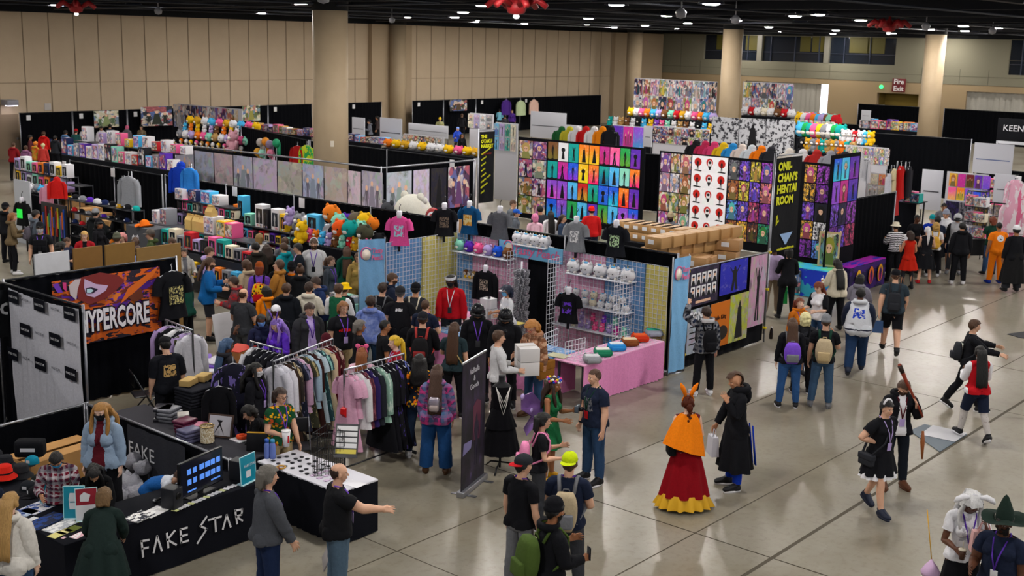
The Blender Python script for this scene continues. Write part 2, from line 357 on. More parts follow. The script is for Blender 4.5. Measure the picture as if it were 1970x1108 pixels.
def fan(px,py,label,z=7.35):
 x,y=at(px,py,z);t=thing('ceiling_reel',label,'ceiling fitting',(x,y,z));rm=plast('8e1a1e',.5)
 mb=MB();mb.lathe([(1e-4,-.18),(.2,-.12),(.26,.05),(.12,.2),(.04,.3),(.04,CZ-z)],14);mb.build('hub',rm,t)
 for k in range(6):
  a=k*pi/3;mb=MB();mb.tube([(.2*math.cos(a),.2*math.sin(a),.05),(.5*math.cos(a),.5*math.sin(a),.2),(.72*math.cos(a),.72*math.sin(a),.02)],[.07,.1,.07],8);mb.build('arm',rm,t)
 mb=MB();mb.ell((0,0,-.2),(.08,.08,.06));mb.build('lens',mat('ffffff',.4,0,'plain',1.),t)
fan(122,56,'red multi-armed ceiling fitting above the left end of the back wall');fan(968,15,'red multi-armed ceiling fitting hanging above the middle of the hall');fan(1686,19,'red multi-armed ceiling fitting above the exit sign side')
for (px,py) in ((596,12),(730,50),(183,24),(505,4),(1757,14),(1390,18),(280,54),(1100,56),(1285,11),(1885,16)):
 x,y=at(px,py,7.4);t=thing('ceiling_speaker','small grey fitting hanging on a drop rod from the black ceiling','ceiling fitting',(x,y,7.4),0,'grey fittings on drop rods')
 mb=MB();mb.lathe([(1e-4,-.14),(.12,-.1),(.15,.04),(.05,.14)],12);mb.build('body',plast('8c8c92'),t);mb=MB();mb.tube([(0,0,.12),(0,0,CZ-7.4)],.02,6);mb.build('drop_rod',plast('8c8c92'),t)
x,y,z=onY(8,245,WY-.6)
t=thing('wall_light','lit floodlight fixed low on the back wall at the left edge','lamp',(x,WY-.5,z));mb=MB();mb.rbox((-.3,-.2,-.1),(.3,.5,.18),.03);mb.build('housing',plast('8e8e98'),t)
mb=MB();mb.box((-.26,-.16,-.13),(.26,.16,-.1));mb.build('lens',mat('f2eaff',.4,0,'plain',6.),t)
x,y,z=onY(76,248,WY);mb=MB();mb.rbox((-.18,-.04,-.18),(.18,.0,.18),.01);mb.build('wall_box',plast('c2bcb8'),None,(x,WY,z),label='small pale box on the back wall above the leftmost drape',cat='box')
x,y,z=onY(8,330,WY);mb=MB();mb.box((-.8,-.05,0),(.55,0,2.3));o=mb.build('door_3',mat('93806a',.8),None,(onY(6,330,WY)[0],WY,0),kind='structure')
mb=MB();mb.rbox((.4,-.12,1.0),(.5,-.05,1.1),.01);mb.build('handle',metal(),o)
w=bpy.data.worlds.new('ambient_fill');SC.world=w;w.use_nodes=True ;w.node_tree.nodes['Background'].inputs[0].default_value=(.55,.6,.7,1);w.node_tree.nodes['Background'].inputs[1].default_value=.45  # even ambient fill added, entering by the open sides behind the camera
SC.view_settings.view_transform='Standard';SC.view_settings.look='None';SC.view_settings.gamma=1;SC.view_settings.exposure=.12;SC.view_settings.use_curve_mapping=False
SC.cycles.use_denoising=True ;SC.cycles.max_bounces=5;SC.cycles.diffuse_bounces=3;SC.cycles.glossy_bounces=3;SC.cycles.sample_clamp_indirect=6;SC.cycles.caustics_reflective=False ;SC.cycles.caustics_refractive=False
# ================================================================= people
def V(*a): return np.array(a,float)
J=dict(pel=V(0,0,.95),chest=V(0,0,1.12),neck=V(-.015,0,1.475),top=V(.02,0,1.75),wr=None)
def joints(fem):
 sh=.165 if fem else .185;hp=.095 if fem else .09
 j=dict(pel=V(0,0,.93),spine=V(0,0,1.06),neck=V(-.015,0,1.47),top=V(.02,0,1.75))
 for n,s in (('l',1),('r',-1)):
  a=V(-.01,s*sh,1.408);d=V(0,s*.66,-.75);d/=np.linalg.norm(d)
  j[n+'sh']=a;j[n+'el']=a+d*.285;d2=V(.12,s*.62,-.78);d2/=np.linalg.norm(d2);j[n+'wr']=j[n+'el']+d2*.255;j[n+'fi']=j[n+'wr']+d2*.18;j[n+'hd']=d2
  j[n+'hip']=V(0,s*hp,.91);j[n+'kn']=V(.012,s*(hp+.018),.50);j[n+'an']=V(-.02,s*(hp+.03),.085);j[n+'to']=V(.17,s*(hp+.055),.03)
 return j
def cone(mb,p0,p1,r0,r1,n=14,bul=0.,sx=1.):
 p0,p1=Vector(p0),Vector(p1);d=p1-p0;pts=[];rs=[]
 for k in range(5):t=-(1-k/4.);a=k/4.*pi/2;pts.append(p0-d.normalized()*r0*math.cos(a));rs.append(max(.001,r0*math.sin(a)))
 for k in range(1,6):t=k/6;pts.append(p0+d*t);rs.append(r0+(r1-r0)*t+bul*math.sin(pi*t))
 for k in range(5):a=k/4.*pi/2;pts.append(p1+d.normalized()*r1*math.sin(a));rs.append(max(.001,r1*math.cos(a)))
 mb.tube(pts,rs,n,sx=sx)
def make_body(fem):
 j=joints(fem);mb=MB()
 prof=[(.84,.085,.13),(.90,.112,.172),(.96,.118,.180),(1.04,.095,.145),(1.10,.085,.128),(1.18,.098,.138),(1.27,.112,.150),(1.35,.105,.155),(1.42,.078,.150),(1.465,.055,.085),(1.49,.048,.055)] if fem else [(.84,.085,.12),
(.90,.108,.160),(.96,.112,.168),(1.04,.104,.155),(1.10,.102,.150),(1.18,.112,.158),(1.27,.124,.172),(1.35,.116,.182),(1.42,.085,.178),(1.465,.060,.095),(1.49,.053,.060)]
 rings=[]
 for z,a,b in prof:rings.append([((a*math.cos(t)*(1 if math.cos(t)>0 else .95))-.005,b*math.sin(t),z) for t in np.linspace(0,2*pi,28,False)])
 mb.loft(rings)
 if fem:
  for s in (1,-1):mb.ell((.082,s*.07,1.27),(.062,.066,.062),14,10);mb.ell((-.06,s*.075,.92),(.085,.09,.10),14,10)
 else:
  for s in (1,-1):mb.ell((-.055,s*.075,.93),(.075,.085,.09),14,10);mb.ell((.06,s*.08,1.32),(.06,.085,.065),14,10)
 k=.9 if fem else 1.
 for n,s in (('l',1),('r',-1)):
  cone(mb,j[n+'sh'],j[n+'sh']*.4+j[n+'el']*.6,.056*k,.048*k);cone(mb,j[n+'sh']*.5+j[n+'el']*.5,j[n+'el'],.050*k,.041*k)
  cone(mb,j[n+'el'],j[n+'el']*.45+j[n+'wr']*.55,.042*k,.038*k,bul=.006);cone(mb,j[n+'el']*.5+j[n+'wr']*.5,j[n+'wr'],.038*k,.026*k)
  cone(mb,V(-.02,s*.05,1.44),j[n+'sh'],.055,.055)
  d=j[n+'hd'];w=j[n+'wr'];f=np.cross(d,V(0,s,0)-d*(d@V(0,s,0)));side=V(1,0,0)-d*d[0];side/=np.linalg.norm(side);pal=np.cross(d,side)*s;pal=pal/np.linalg.norm(pal)
  if (pal@V(0,-s,0))<0:pal=-pal
  for o_,r_ in ((-.024,.017),(0.,.018),(.024,.017)):cone(mb,w+d*.015+side*o_*.7,w+d*.085+side*o_,r_,.014,10)
  for q,(o_,L) in enumerate(((.036,.070),(.013,.080),(-.011,.074),(-.034,.058))):
   b0=w+d*.088+side*o_;b1=b0+d*L*.5+pal*L*.14+side*o_*.12;b2=b1+d*L*.42+pal*L*.32+side*o_*.08
   cone(mb,b0,b1,.0095,.0088,8);cone(mb,b1,b2,.0088,.007,8)
  t0=w+d*.03+side*.026;t1=t0+side*.03+d*.03+pal*.008;t2=t1+d*.035+side*.008+pal*.012
  cone(mb,t0,t1,.013,.0105,8);cone(mb,t1,t2,.0105,.008,8)
  cone(mb,j[n+'hip']+V(0,s*.005,.02),j[n+'kn'],.088 if not fem else .092,.056);cone(mb,j[n+'kn'],j[n+'kn']*.62+j[n+'an']*.38+V(-.012,0,0),.054,.055);cone(mb,j[n+'kn']*.62+j[n+'an']*.38+V(-.012,0,0),j[n+'an'],.055,.037)
  he=V(-.045,j[n+'an'][1],.04);cone(mb,he,j[n+'an'],.036,.036);cone(mb,he,j[n+'to']+V(-.02,0,.005),.034,.03,sx=1.2);cone(mb,j[n+'an']+V(.02,0,-.01),j[n+'to'],.036,.024,sx=1.3)
 cone(mb,j['neck']+V(-.005,0,-.04),V(.005,0,1.57),.052 if fem else .06,.05 if fem else .057)
 mb.ell((.005,0,1.655),(.098,.076,.096),24,18);mb.ell((.03,0,1.60),(.068,.062,.075),22,16);mb.ell((.052,0,1.553),(.038,.036,.030),16,12)
 cone(mb,(.096,0,1.640),(.118,0,1.603),.009,.0135,10);mb.ell((.096,0,1.574),(.012,.024,.010),12,8);mb.ell((.085,0,1.655),(.02,.05,.012),14,8)
 for s in (1,-1):mb.ell((.0,s*.076,1.622),(.020,.010,.032),12,10);mb.ell((.075,s*.034,1.612),(.024,.024,.022),12,8)
 me=mb.mesh('body_base',[]);o=link('body_tmp',me)
 m=o.modifiers.new('r','REMESH');m.mode='VOXEL';m.voxel_size=.0062;m.use_smooth_shade=True
 m=o.modifiers.new('s','SMOOTH');m.factor=.5;m.iterations=4
 out=[]
 for ratio in (.11,.022):
  m=o.modifiers.new('d','DECIMATE');m.ratio=ratio
  dg=bpy.context.evaluated_depsgraph_get();e=o.evaluated_get(dg);mm=e.to_mesh();mm.calc_loop_triangles()
  v=np.empty(len(mm.vertices)*3);mm.vertices.foreach_get('co',v);v=v.reshape(-1,3);f=np.empty(len(mm.loop_triangles)*3,int);mm.loop_triangles.foreach_get('vertices',f)
  out.append((v.copy(),f.reshape(-1,3).copy()));e.to_mesh_clear();o.modifiers.remove(m)
 bpy.data.objects.remove(o); return j,out
BN=['pel','chest','head','lua','lfa','lha','rua','rfa','rha','lth','lsh','lft','rth','rsh','rft']
def segd(v,a,b):
 ab=b-a;t=np.clip(((v-a)@ab)/(ab@ab),0,1); return np.linalg.norm(v-(a+t[:,None]*ab),axis=1)
class Base:
 def __init__(s,j,v,f):
  s.j=j;s.v=v;s.f=f;n=len(v)
  segs={'pel':(V(0,0,.90),V(0,0,1.0),.16),'chest':(V(0,0,1.14),V(0,0,1.40),.16),'head':(V(0,0,1.52),V(.01,0,1.68),.085)}
  for c in 'lr':
   segs[c+'ua']=(j[c+'sh']*.75+j[c+'el']*.25,j[c+'el'],.05);segs[c+'fa']=(j[c+'el'],j[c+'wr'],.038);segs[c+'ha']=(j[c+'wr']+j[c+'hd']*.03,j[c+'fi'],.03)
   segs[c+'th']=(j[c+'hip']+V(0,0,-.06),j[c+'kn'],.08);segs[c+'sh']=(j[c+'kn'],j[c+'an'],.05);segs[c+'ft']=(j[c+'an']+V(.01,0,-.02),j[c+'to'],.04)
  w=np.zeros((n,15))
  for i,b in enumerate(BN):
   a,c,r_=segs[b];d=np.maximum(segd(v,a,c)/r_,.15);wi=d**-7.
   if b[0] in 'lr' and b not in ('lth','rth'):sg=1 if b[0]=='l' else -1;wi=np.where(v[:,1]*sg>0,wi,0)
   elif b in ('lth','rth'):sg=1 if b=='lth' else -1;wi*=np.clip(.5+v[:,1]*sg/.04,0,1)
   w[:,i]=wi
  s.w=w/w.sum(1,keepdims=True)
  s.dom=s.w.argmax(1)
  e=np.vstack([f[:,[0,1]],f[:,[1,2]],f[:,[2,0]]]);s.e=e
  s.n=s.normals(v)
  s.armt=np.full(n,-1.);s.legt=np.full(n,-1.)
  arm={}
  for c in 'lr':
   sg=1 if c=='l' else -1;a,el,wr=j[c+'sh'],j[c+'el'],j[c+'wr'];isarm=np.isin(s.dom,[BN.index(c+x) for x in ('ua','fa','ha')])
   d1=(el-a)/np.linalg.norm(el-a);t1=((v-a)@d1)/.285;d2=(wr-el)/np.linalg.norm(wr-el);t2=((v-el)@d2)/.255
   tt=np.where(np.isin(s.dom,[BN.index(c+'ua')]),np.clip(t1,.02,1.)*.5,.5+t2*.5);s.armt[isarm]=tt[isarm]
   isl=np.isin(s.dom,[BN.index(c+x) for x in ('th','sh','ft')]);z=v[:,2];tl=np.where(z>.5,(.91-z)/.41*.5,.5+(.5-z)/.415*.5);s.legt[isl]=tl[isl]
  s.tor=np.isin(s.dom,[0,1]);s.hd=s.dom==2
 def normals(s,v):
  a,b,c=v[s.f[:,0]],v[s.f[:,1]],v[s.f[:,2]];fn=np.cross(b-a,c-a);n=np.zeros_like(v)
  for k in range(3):np.add.at(n,s.f[:,k],fn)
  return n/np.maximum(np.linalg.norm(n,axis=1,keepdims=True),1e-9)
BASES={}
for fem in (0,1):
 j,outs=make_body(fem)
 for lod,(v,f) in enumerate(outs):BASES[(fem,lod)]=Base(j,v,f)
def rotm(ax,a):
 c,s_=math.cos(a),math.sin(a)
 return np.array({'x':[[1,0,0],[0,c,-s_],[0,s_,c]],'y':[[c,0,s_],[0,1,0],[-s_,0,c]],'z':[[c,-s_,0],[s_,c,0],[0,0,1]]}[ax])
def minrot(a,b):
 a=a/np.linalg.norm(a);b=np.asarray(b,float);b=b/np.linalg.norm(b);v=np.cross(a,b);c=a@b
 if c<-.999: return rotm('x',pi)
 K=np.array([[0,-v[2],v[1]],[v[2],0,-v[0]],[-v[1],v[0],0]]); return np.eye(3)+K+K@K/(1+c)
ARM=dict(hang=((.02,.20,-1),(.2,.10,-1)),phone=((.3,.2,-.95),(.85,-.3,.25)),hold=((.15,.28,-.95),(.95,-.25,-.05)),reach=((.75,.35,-.55),(.95,.15,-.2)),fwd=((.85,.15,-.5),(1,.0,-.15)),hip=((-.2,.7,-.7),(.25,-.8,-.3)),pocket=((-.1,
.34,-.95),(.4,-.06,-.9)),up=((.55,.35,.3),(.25,-.25,.95)),cross=((.25,.3,-.95),(.55,-.85,.1)),side=((.1,.8,-.6),(.25,.9,-.25)),carry=((.2,.25,-.95),(.98,-.08,-.15)),back=((-.3,.2,-.95),(-.1,.1,-1)),swing=((.3,.2,-.95),(.55,
.0,-.85)),chin=((.35,.25,-.85),(.45,-.35,.85)),down=((.35,.12,-.93),(.45,.0,-.9)),strap=((.1,.35,-.9),(.35,-.45,.8)),table=((.5,.25,-.85),(.7,-.1,-.7)))
LEG=dict(stand=((.02,.10,-1),(-.03,.06,-1)),fwd=((.42,.06,-1),(.16,.05,-1)),back=((-.26,.06,-1),(-.62,.05,-1)),wide=((.02,.20,-1),(-.02,.18,-1)),sit=((1,.15,-.12),(.05,.05,-1)),ease=((.12,.12,-1),(-.1,.08,-1)))
POSE=dict(stand=('hang','hang','stand','stand',2),phone=('phone','hold','stand','ease',5),walk=('swing','back','back','fwd',4),walk2=('back','swing','fwd','back',4),look=('hang','hold','ease','stand',6),hold=('hold','hold',
'stand','stand',4),pocket=('pocket','pocket','stand','ease',2),bend=('table','table','stand','stand',40),reachr=('hang','reach','stand','ease',8),reachl=('reach','hang','ease','stand',8),cross=('cross','cross','stand','stand',
2),carry=('carry','carry','stand','ease',0),sit=('table','table','sit','sit',12))
SKIN={}
def skin_mat(tone):
 if tone in SKIN: return SKIN[tone]
 col=dict(l='d9a98d',m='c08a68',t='a06a48',d='5c3826',dd='3d241a',p='e6bda6')[tone];t=NT('skin_'+tone,.5,.35);a=t.n('Attribute',attribute_name='rest');s=t.n('SeparateXYZ');t.l(a.outputs['Vector'],s.inputs[0])
 x,y,z=s.outputs;ay=t.math('ABSOLUTE',y);face=t.math('GREATER_THAN',x,.055)
 def ellm(cy,cz,ry,rz): return t.math('LESS_THAN',t.math('ADD',t.math('POWER',t.math('DIVIDE',t.math('SUBTRACT',ay,cy),ry),2.),t.math('POWER',t.math('DIVIDE',t.math('SUBTRACT',z,cz),rz),2.)),1.)
 c=C(col);n=t.noise(a.outputs['Vector'],14,3).outputs[0]
 k=t.mix(n,tuple(v*.88 for v in c[:3])+(1,),tuple(min(1,v*1.08) for v in c[:3])+(1,))
 def on(m,cc):
  nonlocal k
  k=t.mix(t.math('MULTIPLY',m,face),k,cc)
 on(ellm(.0,1.574,.026,.0085),tuple(v*f for v,f in zip(c[:3],(.75,.42,.42)))+(1,));on(ellm(.034,1.63,.0145,.0055),(.42,.4,.38,1));on(ellm(.034,1.63,.0085,.006),(.02,.012,.01,1));on(ellm(.036,1.651,.020,.0045),tuple(v*.18 for v in c[:3])+(1,
))
 t.base(k);SKIN[tone]=t.m; return t.m
def garment_mat(kind,c1,c2='white',c3='black'):
 key=('g',kind,c1,c2,c3)
 if key in MATS: return MATS[key]
 t=NT('garment_%s_%s'%(kind,c1),.88,.15);a=t.n('Attribute',attribute_name='rest');P=a.outputs['Vector'];s=t.n('SeparateXYZ');t.l(P,s.inputs[0]);x,y,z=s.outputs
 A,B_,D=C(c1),C(c2),C(c3);wr=t.noise(P,7,4,.6).outputs[0];fine=t.noise(P,70,2).outputs[0]
 k=t.mix(fine,tuple(v*.85 for v in A[:3])+(1,),tuple(min(1,v*1.12) for v in A[:3])+(1,))
 ay=t.math('ABSOLUTE',y)
 def rect(h0,h1,hw,front):
  m=t.math('MULTIPLY',t.band(z,h0,h1),t.math('LESS_THAN',ay,hw)); return t.math('MULTIPLY',m,t.math('GREATER_THAN',x,.03) if front else t.math('LESS_THAN',x,-.03))
 if kind=='plaid':
  for src,f,cc,wd in ((y,90,B_,.35),(z,80,B_,.35),(y,45,D,.25),(z,40,D,.25)):k=t.mix(t.math('MULTIPLY',t.math('GREATER_THAN',t.math('SINE',t.math('MULTIPLY',src,f)),.3),.55),k,cc)
 elif kind=='spots':
  v_=t.n('TexVoronoi',i_Scale=16.);t.l(P,v_.inputs['Vector']);k=t.mix(t.math('LESS_THAN',v_.outputs['Distance'],.36),k,B_);k=t.mix(t.math('GREATER_THAN',t.noise(P,13,2).outputs[0],.60),k,D)
 elif kind=='dye':k=t.mix(t.ramp(t.noise(P,9,4,.7).outputs[0],[(.4,(0,0,0,1)),(.62,(1,1,1,1))]),k,B_)
 elif kind=='fade':k=t.mix(t.ramp(t.math('ADD',t.math('MULTIPLY',z,1.),t.math('MULTIPLY',t.noise(P,30,2).outputs[0],.12)),[(0,A),(1,A)]),k,k);k=t.mix(t.math('GREATER_THAN',t.math('ADD',z,t.math('MULTIPLY',t.noise(P,40,3).outputs[0],
.14)),1.40),k,B_)
 elif kind in ('front','back'):
  n_=t.noise(P,26,3,.6).outputs[0];m=t.math('MULTIPLY',rect(1.14,1.34,.085,kind=='front'),t.math('GREATER_THAN',n_,.47));k=t.mix(m,k,B_)
 elif kind=='bar':
  n_=t.math('GREATER_THAN',t.math('SINE',t.math('MULTIPLY',y,190)),-.65);k=t.mix(t.math('MULTIPLY',rect(1.245,1.29,.10,True),n_),k,B_)
 elif kind=='backbar':n_=t.math('GREATER_THAN',t.math('SINE',t.math('MULTIPLY',y,330)),-.5);k=t.mix(t.math('MULTIPLY',rect(1.335,1.355,.065,False),n_),k,B_)
 elif kind=='open':
  k=t.mix(t.math('MULTIPLY',t.math('LESS_THAN',ay,.05),t.math('GREATER_THAN',x,.0)),k,B_)
 elif kind=='varsity':k=t.mix(t.math('GREATER_THAN',ay,.172),k,B_)
 elif kind=='disc':k=t.mix(t.math('MULTIPLY',t.math('LESS_THAN',t.math('ADD',t.math('POWER',y,2.),t.math('POWER',t.math('SUBTRACT',z,1.31),2.)),.0075),t.math('LESS_THAN',x,0.)),k,B_);k=t.mix(t.math('MULTIPLY',t.math('MULTIPLY',
rect(1.26,1.36,.06,False),t.math('GREATER_THAN',t.noise(P,45,2).outputs[0],.55)),1.),k,D)
 elif kind=='satin':
  k=t.mix(t.math('GREATER_THAN',ay,.178),k,B_);n_=t.noise(P,24,3,.6).outputs[0];k=t.mix(t.math('MULTIPLY',t.math('MULTIPLY',rect(1.17,1.35,.085,False),t.math('GREATER_THAN',t.math('ADD',n_,t.math('MULTIPLY',ay,.8)),.52)),
1.),k,D)
  k=t.mix(t.math('MULTIPLY',t.band(z,.93,.945),t.math('LESS_THAN',ay,.17)),k,(.01,.012,.03,1));t.b.inputs['Roughness'].default_value=.45
 elif kind=='stripe':k=t.mix(t.math('GREATER_THAN',t.math('SINE',t.math('MULTIPLY',z,120)),.2),k,B_)
 elif kind=='tex':k=t.mix(t.math('GREATER_THAN',t.math('SINE',t.math('MULTIPLY',z,420)),.0),k,tuple(v*.7 for v in A[:3])+(1,))
 elif kind=='flare':k=t.mix(t.math('GREATER_THAN',t.noise(P,5,3).outputs[0],.56),k,B_)
 t.base(k);t.bump(wr,.55,.03);MATS[key]=t.m; return t.m
def vert_mesh(name,v,f,m,rest=None,smooth=True):
 me=bpy.data.meshes.new(name);me.vertices.add(len(v));me.vertices.foreach_set('co',np.asarray(v,np.float32).ravel())
 nf=len(f);k=f.shape[1];me.loops.add(nf*k);me.polygons.add(nf);me.polygons.foreach_set('loop_start',np.arange(0,nf*k,k,dtype=np.int32));me.loops.foreach_set('vertex_index',f.astype(np.int32).ravel())
 me.polygons.foreach_set('use_smooth',np.full(nf,smooth));me.update(calc_edges=True);me.validate()
 if rest is not None:at_=me.attributes.new('rest','FLOAT_VECTOR','POINT');at_.data.foreach_set('vector',np.asarray(rest,np.float32).ravel())
 me.materials.append(m); return me
def mbarr(mb):
 f=[]
 for q in mb.f:
  for i in range(1,len(q)-1):f.append((q[0],q[i],q[i+1]))
 return np.array(mb.v,float),np.array(f)
PLACED=[]
class Person:
 def __init__(s,px,py,hgt,face,sex,pose,skin,label,lod=None,fat=0.,head=(0,0),lean=None,arms=None,legs=None,xy=None,z0=0.,dz=0.):
  x,y=xy or at(px,py,hgt+z0);s.dist=math.hypot(x,y);lod=(0 if s.dist<24 else 1) if lod is None else lod
  s.b=b=BASES[(sex,lod)];j=b.j;s.sc=hgt/1.765;s.lod=lod;s.fat=fat
  la,ra,ll,rl,ln=POSE[pose]
  if arms:la,ra=arms
  if legs:ll,rl=legs
  if lean is not None:ln=lean
  ln=math.radians(ln);I=np.eye(3);X={}
  Rp=rotm('y',ln*.35);X['pel']=(Rp,j['pel'],j['pel'])
  def pt(par,p):Rm,a0,a1=X[par]; return Rm@(p-a0)+a1
  Rc=rotm('y',ln);X['chest']=(Rc,j['spine'],pt('pel',j['spine']))
  Rh=Rc@rotm('y',-ln*.45)@rotm('z',math.radians(head[0]))@rotm('y',math.radians(head[1]));X['head']=(Rh,j['neck'],pt('chest',j['neck']))
  for c,arm,sg in (('l',la,1),('r',ra,-1)):
   u,f=ARM[arm];u=(u[0],u[1]*sg,u[2]);f=(f[0],f[1]*sg,f[2]);tw=rotm('y',ln*.3)
   Ru=minrot(Rc@(j[c+'el']-j[c+'sh']),tw@V(*u))@Rc;X[c+'ua']=(Ru,j[c+'sh'],pt('chest',j[c+'sh']))
   Rf=minrot(Ru@(j[c+'wr']-j[c+'el']),V(*f))@Ru;X[c+'fa']=(Rf,j[c+'el'],pt(c+'ua',j[c+'el']))
   Rha=minrot(Rf@j[c+'hd'],V(*f)*.8+Rf@j[c+'hd']*.2)@Rf;X[c+'ha']=(Rha,j[c+'wr'],pt(c+'fa',j[c+'wr']))
  for c,lg,sg in (('l',ll,1),('r',rl,-1)):
   u,f=LEG[lg];u=(u[0],u[1]*sg,u[2]);f=(f[0],f[1]*sg,f[2])
   Rt=minrot(j[c+'kn']-j[c+'hip'],u);X[c+'th']=(Rt,j[c+'hip'],pt('pel',j[c+'hip']));Rs=minrot(Rt@(j[c+'an']-j[c+'kn']),f)@Rt;X[c+'sh']=(Rs,j[c+'kn'],pt(c+'th',j[c+'kn']))
   fd=j[c+'to']-j[c+'an'];ft=V(fd[0],fd[1],fd[2]) if lg!='back' else V(.12,0,-.13);X[c+'ft']=(minrot(Rs@fd,ft)@Rs,j[c+'an'],pt(c+'sh',j[c+'an']))
  s.X=X;s.dz=0.;s.lo=0.
  v=s.pose(b.v+b.n*s.fatn(b)[:,None],b.w);s.dz=.022-v[:,2].min() if pose!='sit' else .022-v[:,2].min();v[:,2]+=s.dz
  s.wld=v*s.sc
  s.headtop=s.pt('head',V(.0,0,1.76))
  a=YAW-pi/2+math.radians(face);s.face=a;s.loc=(x,y,z0)
  if lean is not None and lean>25 and xy is None:off=s.headtop;s.loc=(x-off[0]*math.cos(a)+off[1]*math.sin(a),y-off[0]*math.sin(a)-off[1]*math.cos(a),z0)
  if abs(s.headtop[2]-hgt)>.15 and xy is None:
   x,y=at(px,py,s.headtop[2]+z0);off=s.headtop;s.loc=(x-off[0]*math.cos(a)+off[1]*math.sin(a),y-off[0]*math.sin(a)-off[1]*math.cos(a),z0)
  if xy is None:
   q=np.array(s.loc[:2])
   for _ in range(30):
    mv=np.zeros(2)
    for o in PLACED:
     d=q-o;L=np.linalg.norm(d)
     if L<.44:mv+=(d/max(L,.01))*(.45-L)
    if not mv.any(): break
    q=q+mv*.7
   s.loc=(float(q[0]),float(q[1]),z0)
  PLACED.append(np.array(s.loc[:2]))
  s.root=link('person',vert_mesh('body',s.wld,b.f,skin_mat(skin),b.v),None,s.loc,s.face,label,'person')
 def fatn(s,b):
  if not s.fat: return np.zeros(len(b.v))
  return s.fat*(b.w[:,0]+b.w[:,1]*np.clip(1.45-b.v[:,2],0,.3)/.3+.45*(b.w[:,3]+b.w[:,6]+b.w[:,9]+b.w[:,12])+.25*(b.w[:,10]+b.w[:,13]+b.w[:,4]+b.w[:,7]))
 def pose(s,v,w):
  out=np.zeros_like(v)
  for i,bn in enumerate(BN):
   wi=w[:,i]
   if wi.max()<1e-4: continue
   Rm,a0,a1=s.X[bn];out+=wi[:,None]*((v-a0)@Rm.T+a1)
  out[:,2]+=s.dz; return out
 def pt(s,bone,p):Rm,a0,a1=s.X[bone];q=Rm@(np.asarray(p,float)-a0)+a1;q[2]+=s.dz; return q*s.sc
 def wpt(s,q):c,n=math.cos(s.face),math.sin(s.face); return (s.loc[0]+q[0]*c-q[1]*n,s.loc[1]+q[0]*n+q[1]*c,s.loc[2]+q[2])
 def hand(s,c):j=s.b.j; return s.pt(c+'ha',j[c+'wr']+j[c+'hd']*.10)
 def acc(s,name,mb,m,bone='head',w=None):
  v,f=mbarr(mb);W_=np.zeros((len(v),15));W_[:,BN.index(bone)]=1
  if w:W_=w(v)
  return link(name,vert_mesh(name,s.pose(v,W_)*s.sc,f,m,v),s.root)
 def garment(s,name,keep,m,off=.012,clamp=None,flare=None,smooth=3,label=None):
  b=s.b;v=b.v.copy();n=b.n;fk=keep[b.f].any(1);f=b.f[fk]
  if clamp:v=clamp(v)
  vs=v+n*(off+s.fatn(b))[:,None] if not np.isscalar(off) else v+n*(s.fatn(b)+off)[:,None]
  used=np.unique(f);idx=np.full(len(v),-1);idx[used]=np.arange(len(used));f=idx[f];vs=vs[used];w=b.w[used];rest=v[used]
  e=np.vstack([f[:,[0,1]],f[:,[1,2]],f[:,[2,0]]]);key=np.sort(e,1);_,inv,cnt=np.unique(key[:,0]*100000+key[:,1],return_inverse=True,return_counts=True)
  bd=np.zeros(len(vs),bool);be=e[cnt[inv]==1];bd[be.ravel()]=True
  for _ in range(smooth if s.lod==0 else 1):
   sm=np.zeros_like(vs);c=np.zeros(len(vs));np.add.at(sm,e[:,0],vs[e[:,1]]);np.add.at(c,e[:,0],1);np.add.at(sm,e[:,1],vs[e[:,0]]);np.add.at(c,e[:,1],1)
   sm/=np.maximum(c,1)[:,None];vs=np.where(bd[:,None],vs,vs*.5+sm*.5)
  if flare:vs=flare(vs)
  fold=np.sin(vs[:,2]*55+np.sin(vs[:,1]*40)*2+vs[:,0]*25)*.0035;vs=vs+n[used]*fold[:,None]
  o=link(name,vert_mesh(name,s.pose(vs,w)*s.sc,f,m,rest),s.root)
  if label:o['label']=label
  return o
 def top(s,m,sleeve=.3,hem=.90,off=.014,name='shirt',neck=1.475,loose=0.):
  b=s.b;j=b.j;keep=((b.tor&(b.v[:,2]>hem)&(b.v[:,2]<neck))|((b.armt>=0)&(b.armt<sleeve))|((b.legt>=0)&(b.v[:,2]>hem)))
  if sleeve<.05:keep&=np.abs(b.v[:,1])<.165
  def clamp(v):
   v=v.copy();low=b.tor|(b.legt>=0);v[low,2]=np.maximum(v[low,2],hem);up=b.tor|b.hd;v[up,2]=np.minimum(v[up,2],neck+.015)
   for c in 'lr':
    sg=1 if c=='l' else -1;isarm=(b.armt>=sleeve)&(v[:,1]*sg>0);a,e_,w_=j[c+'sh'],j[c+'el'],j[c+'wr']
    if sleeve<=.5:o_,d=a,(e_-a)/np.linalg.norm(e_-a);L=sleeve*2*.285
    else:o_,d=e_,(w_-e_)/np.linalg.norm(w_-e_);L=(sleeve-.5)*2*.255
    t=(v[isarm]-o_)@d;v[isarm]-=(np.maximum(t-L,0))[:,None]*d
   return v
  def flare(v):
   k=np.clip((1.25-v[:,2])/.35,0,1)*(np.abs(v[:,1])<.26);v=v.copy();v[:,0]=v[:,0]+np.sign(v[:,0])*k*(.012+loose);v[:,1]=v[:,1]+np.sign(v[:,1])*k*(.012+loose); return v
  am=np.where(b.armt>=0,off+loose*.4+.006,off);o=s.garment(name,keep,m,am,clamp,flare,4 if loose>.015 else 2);s.hem=hem;s.lo=loose; return o
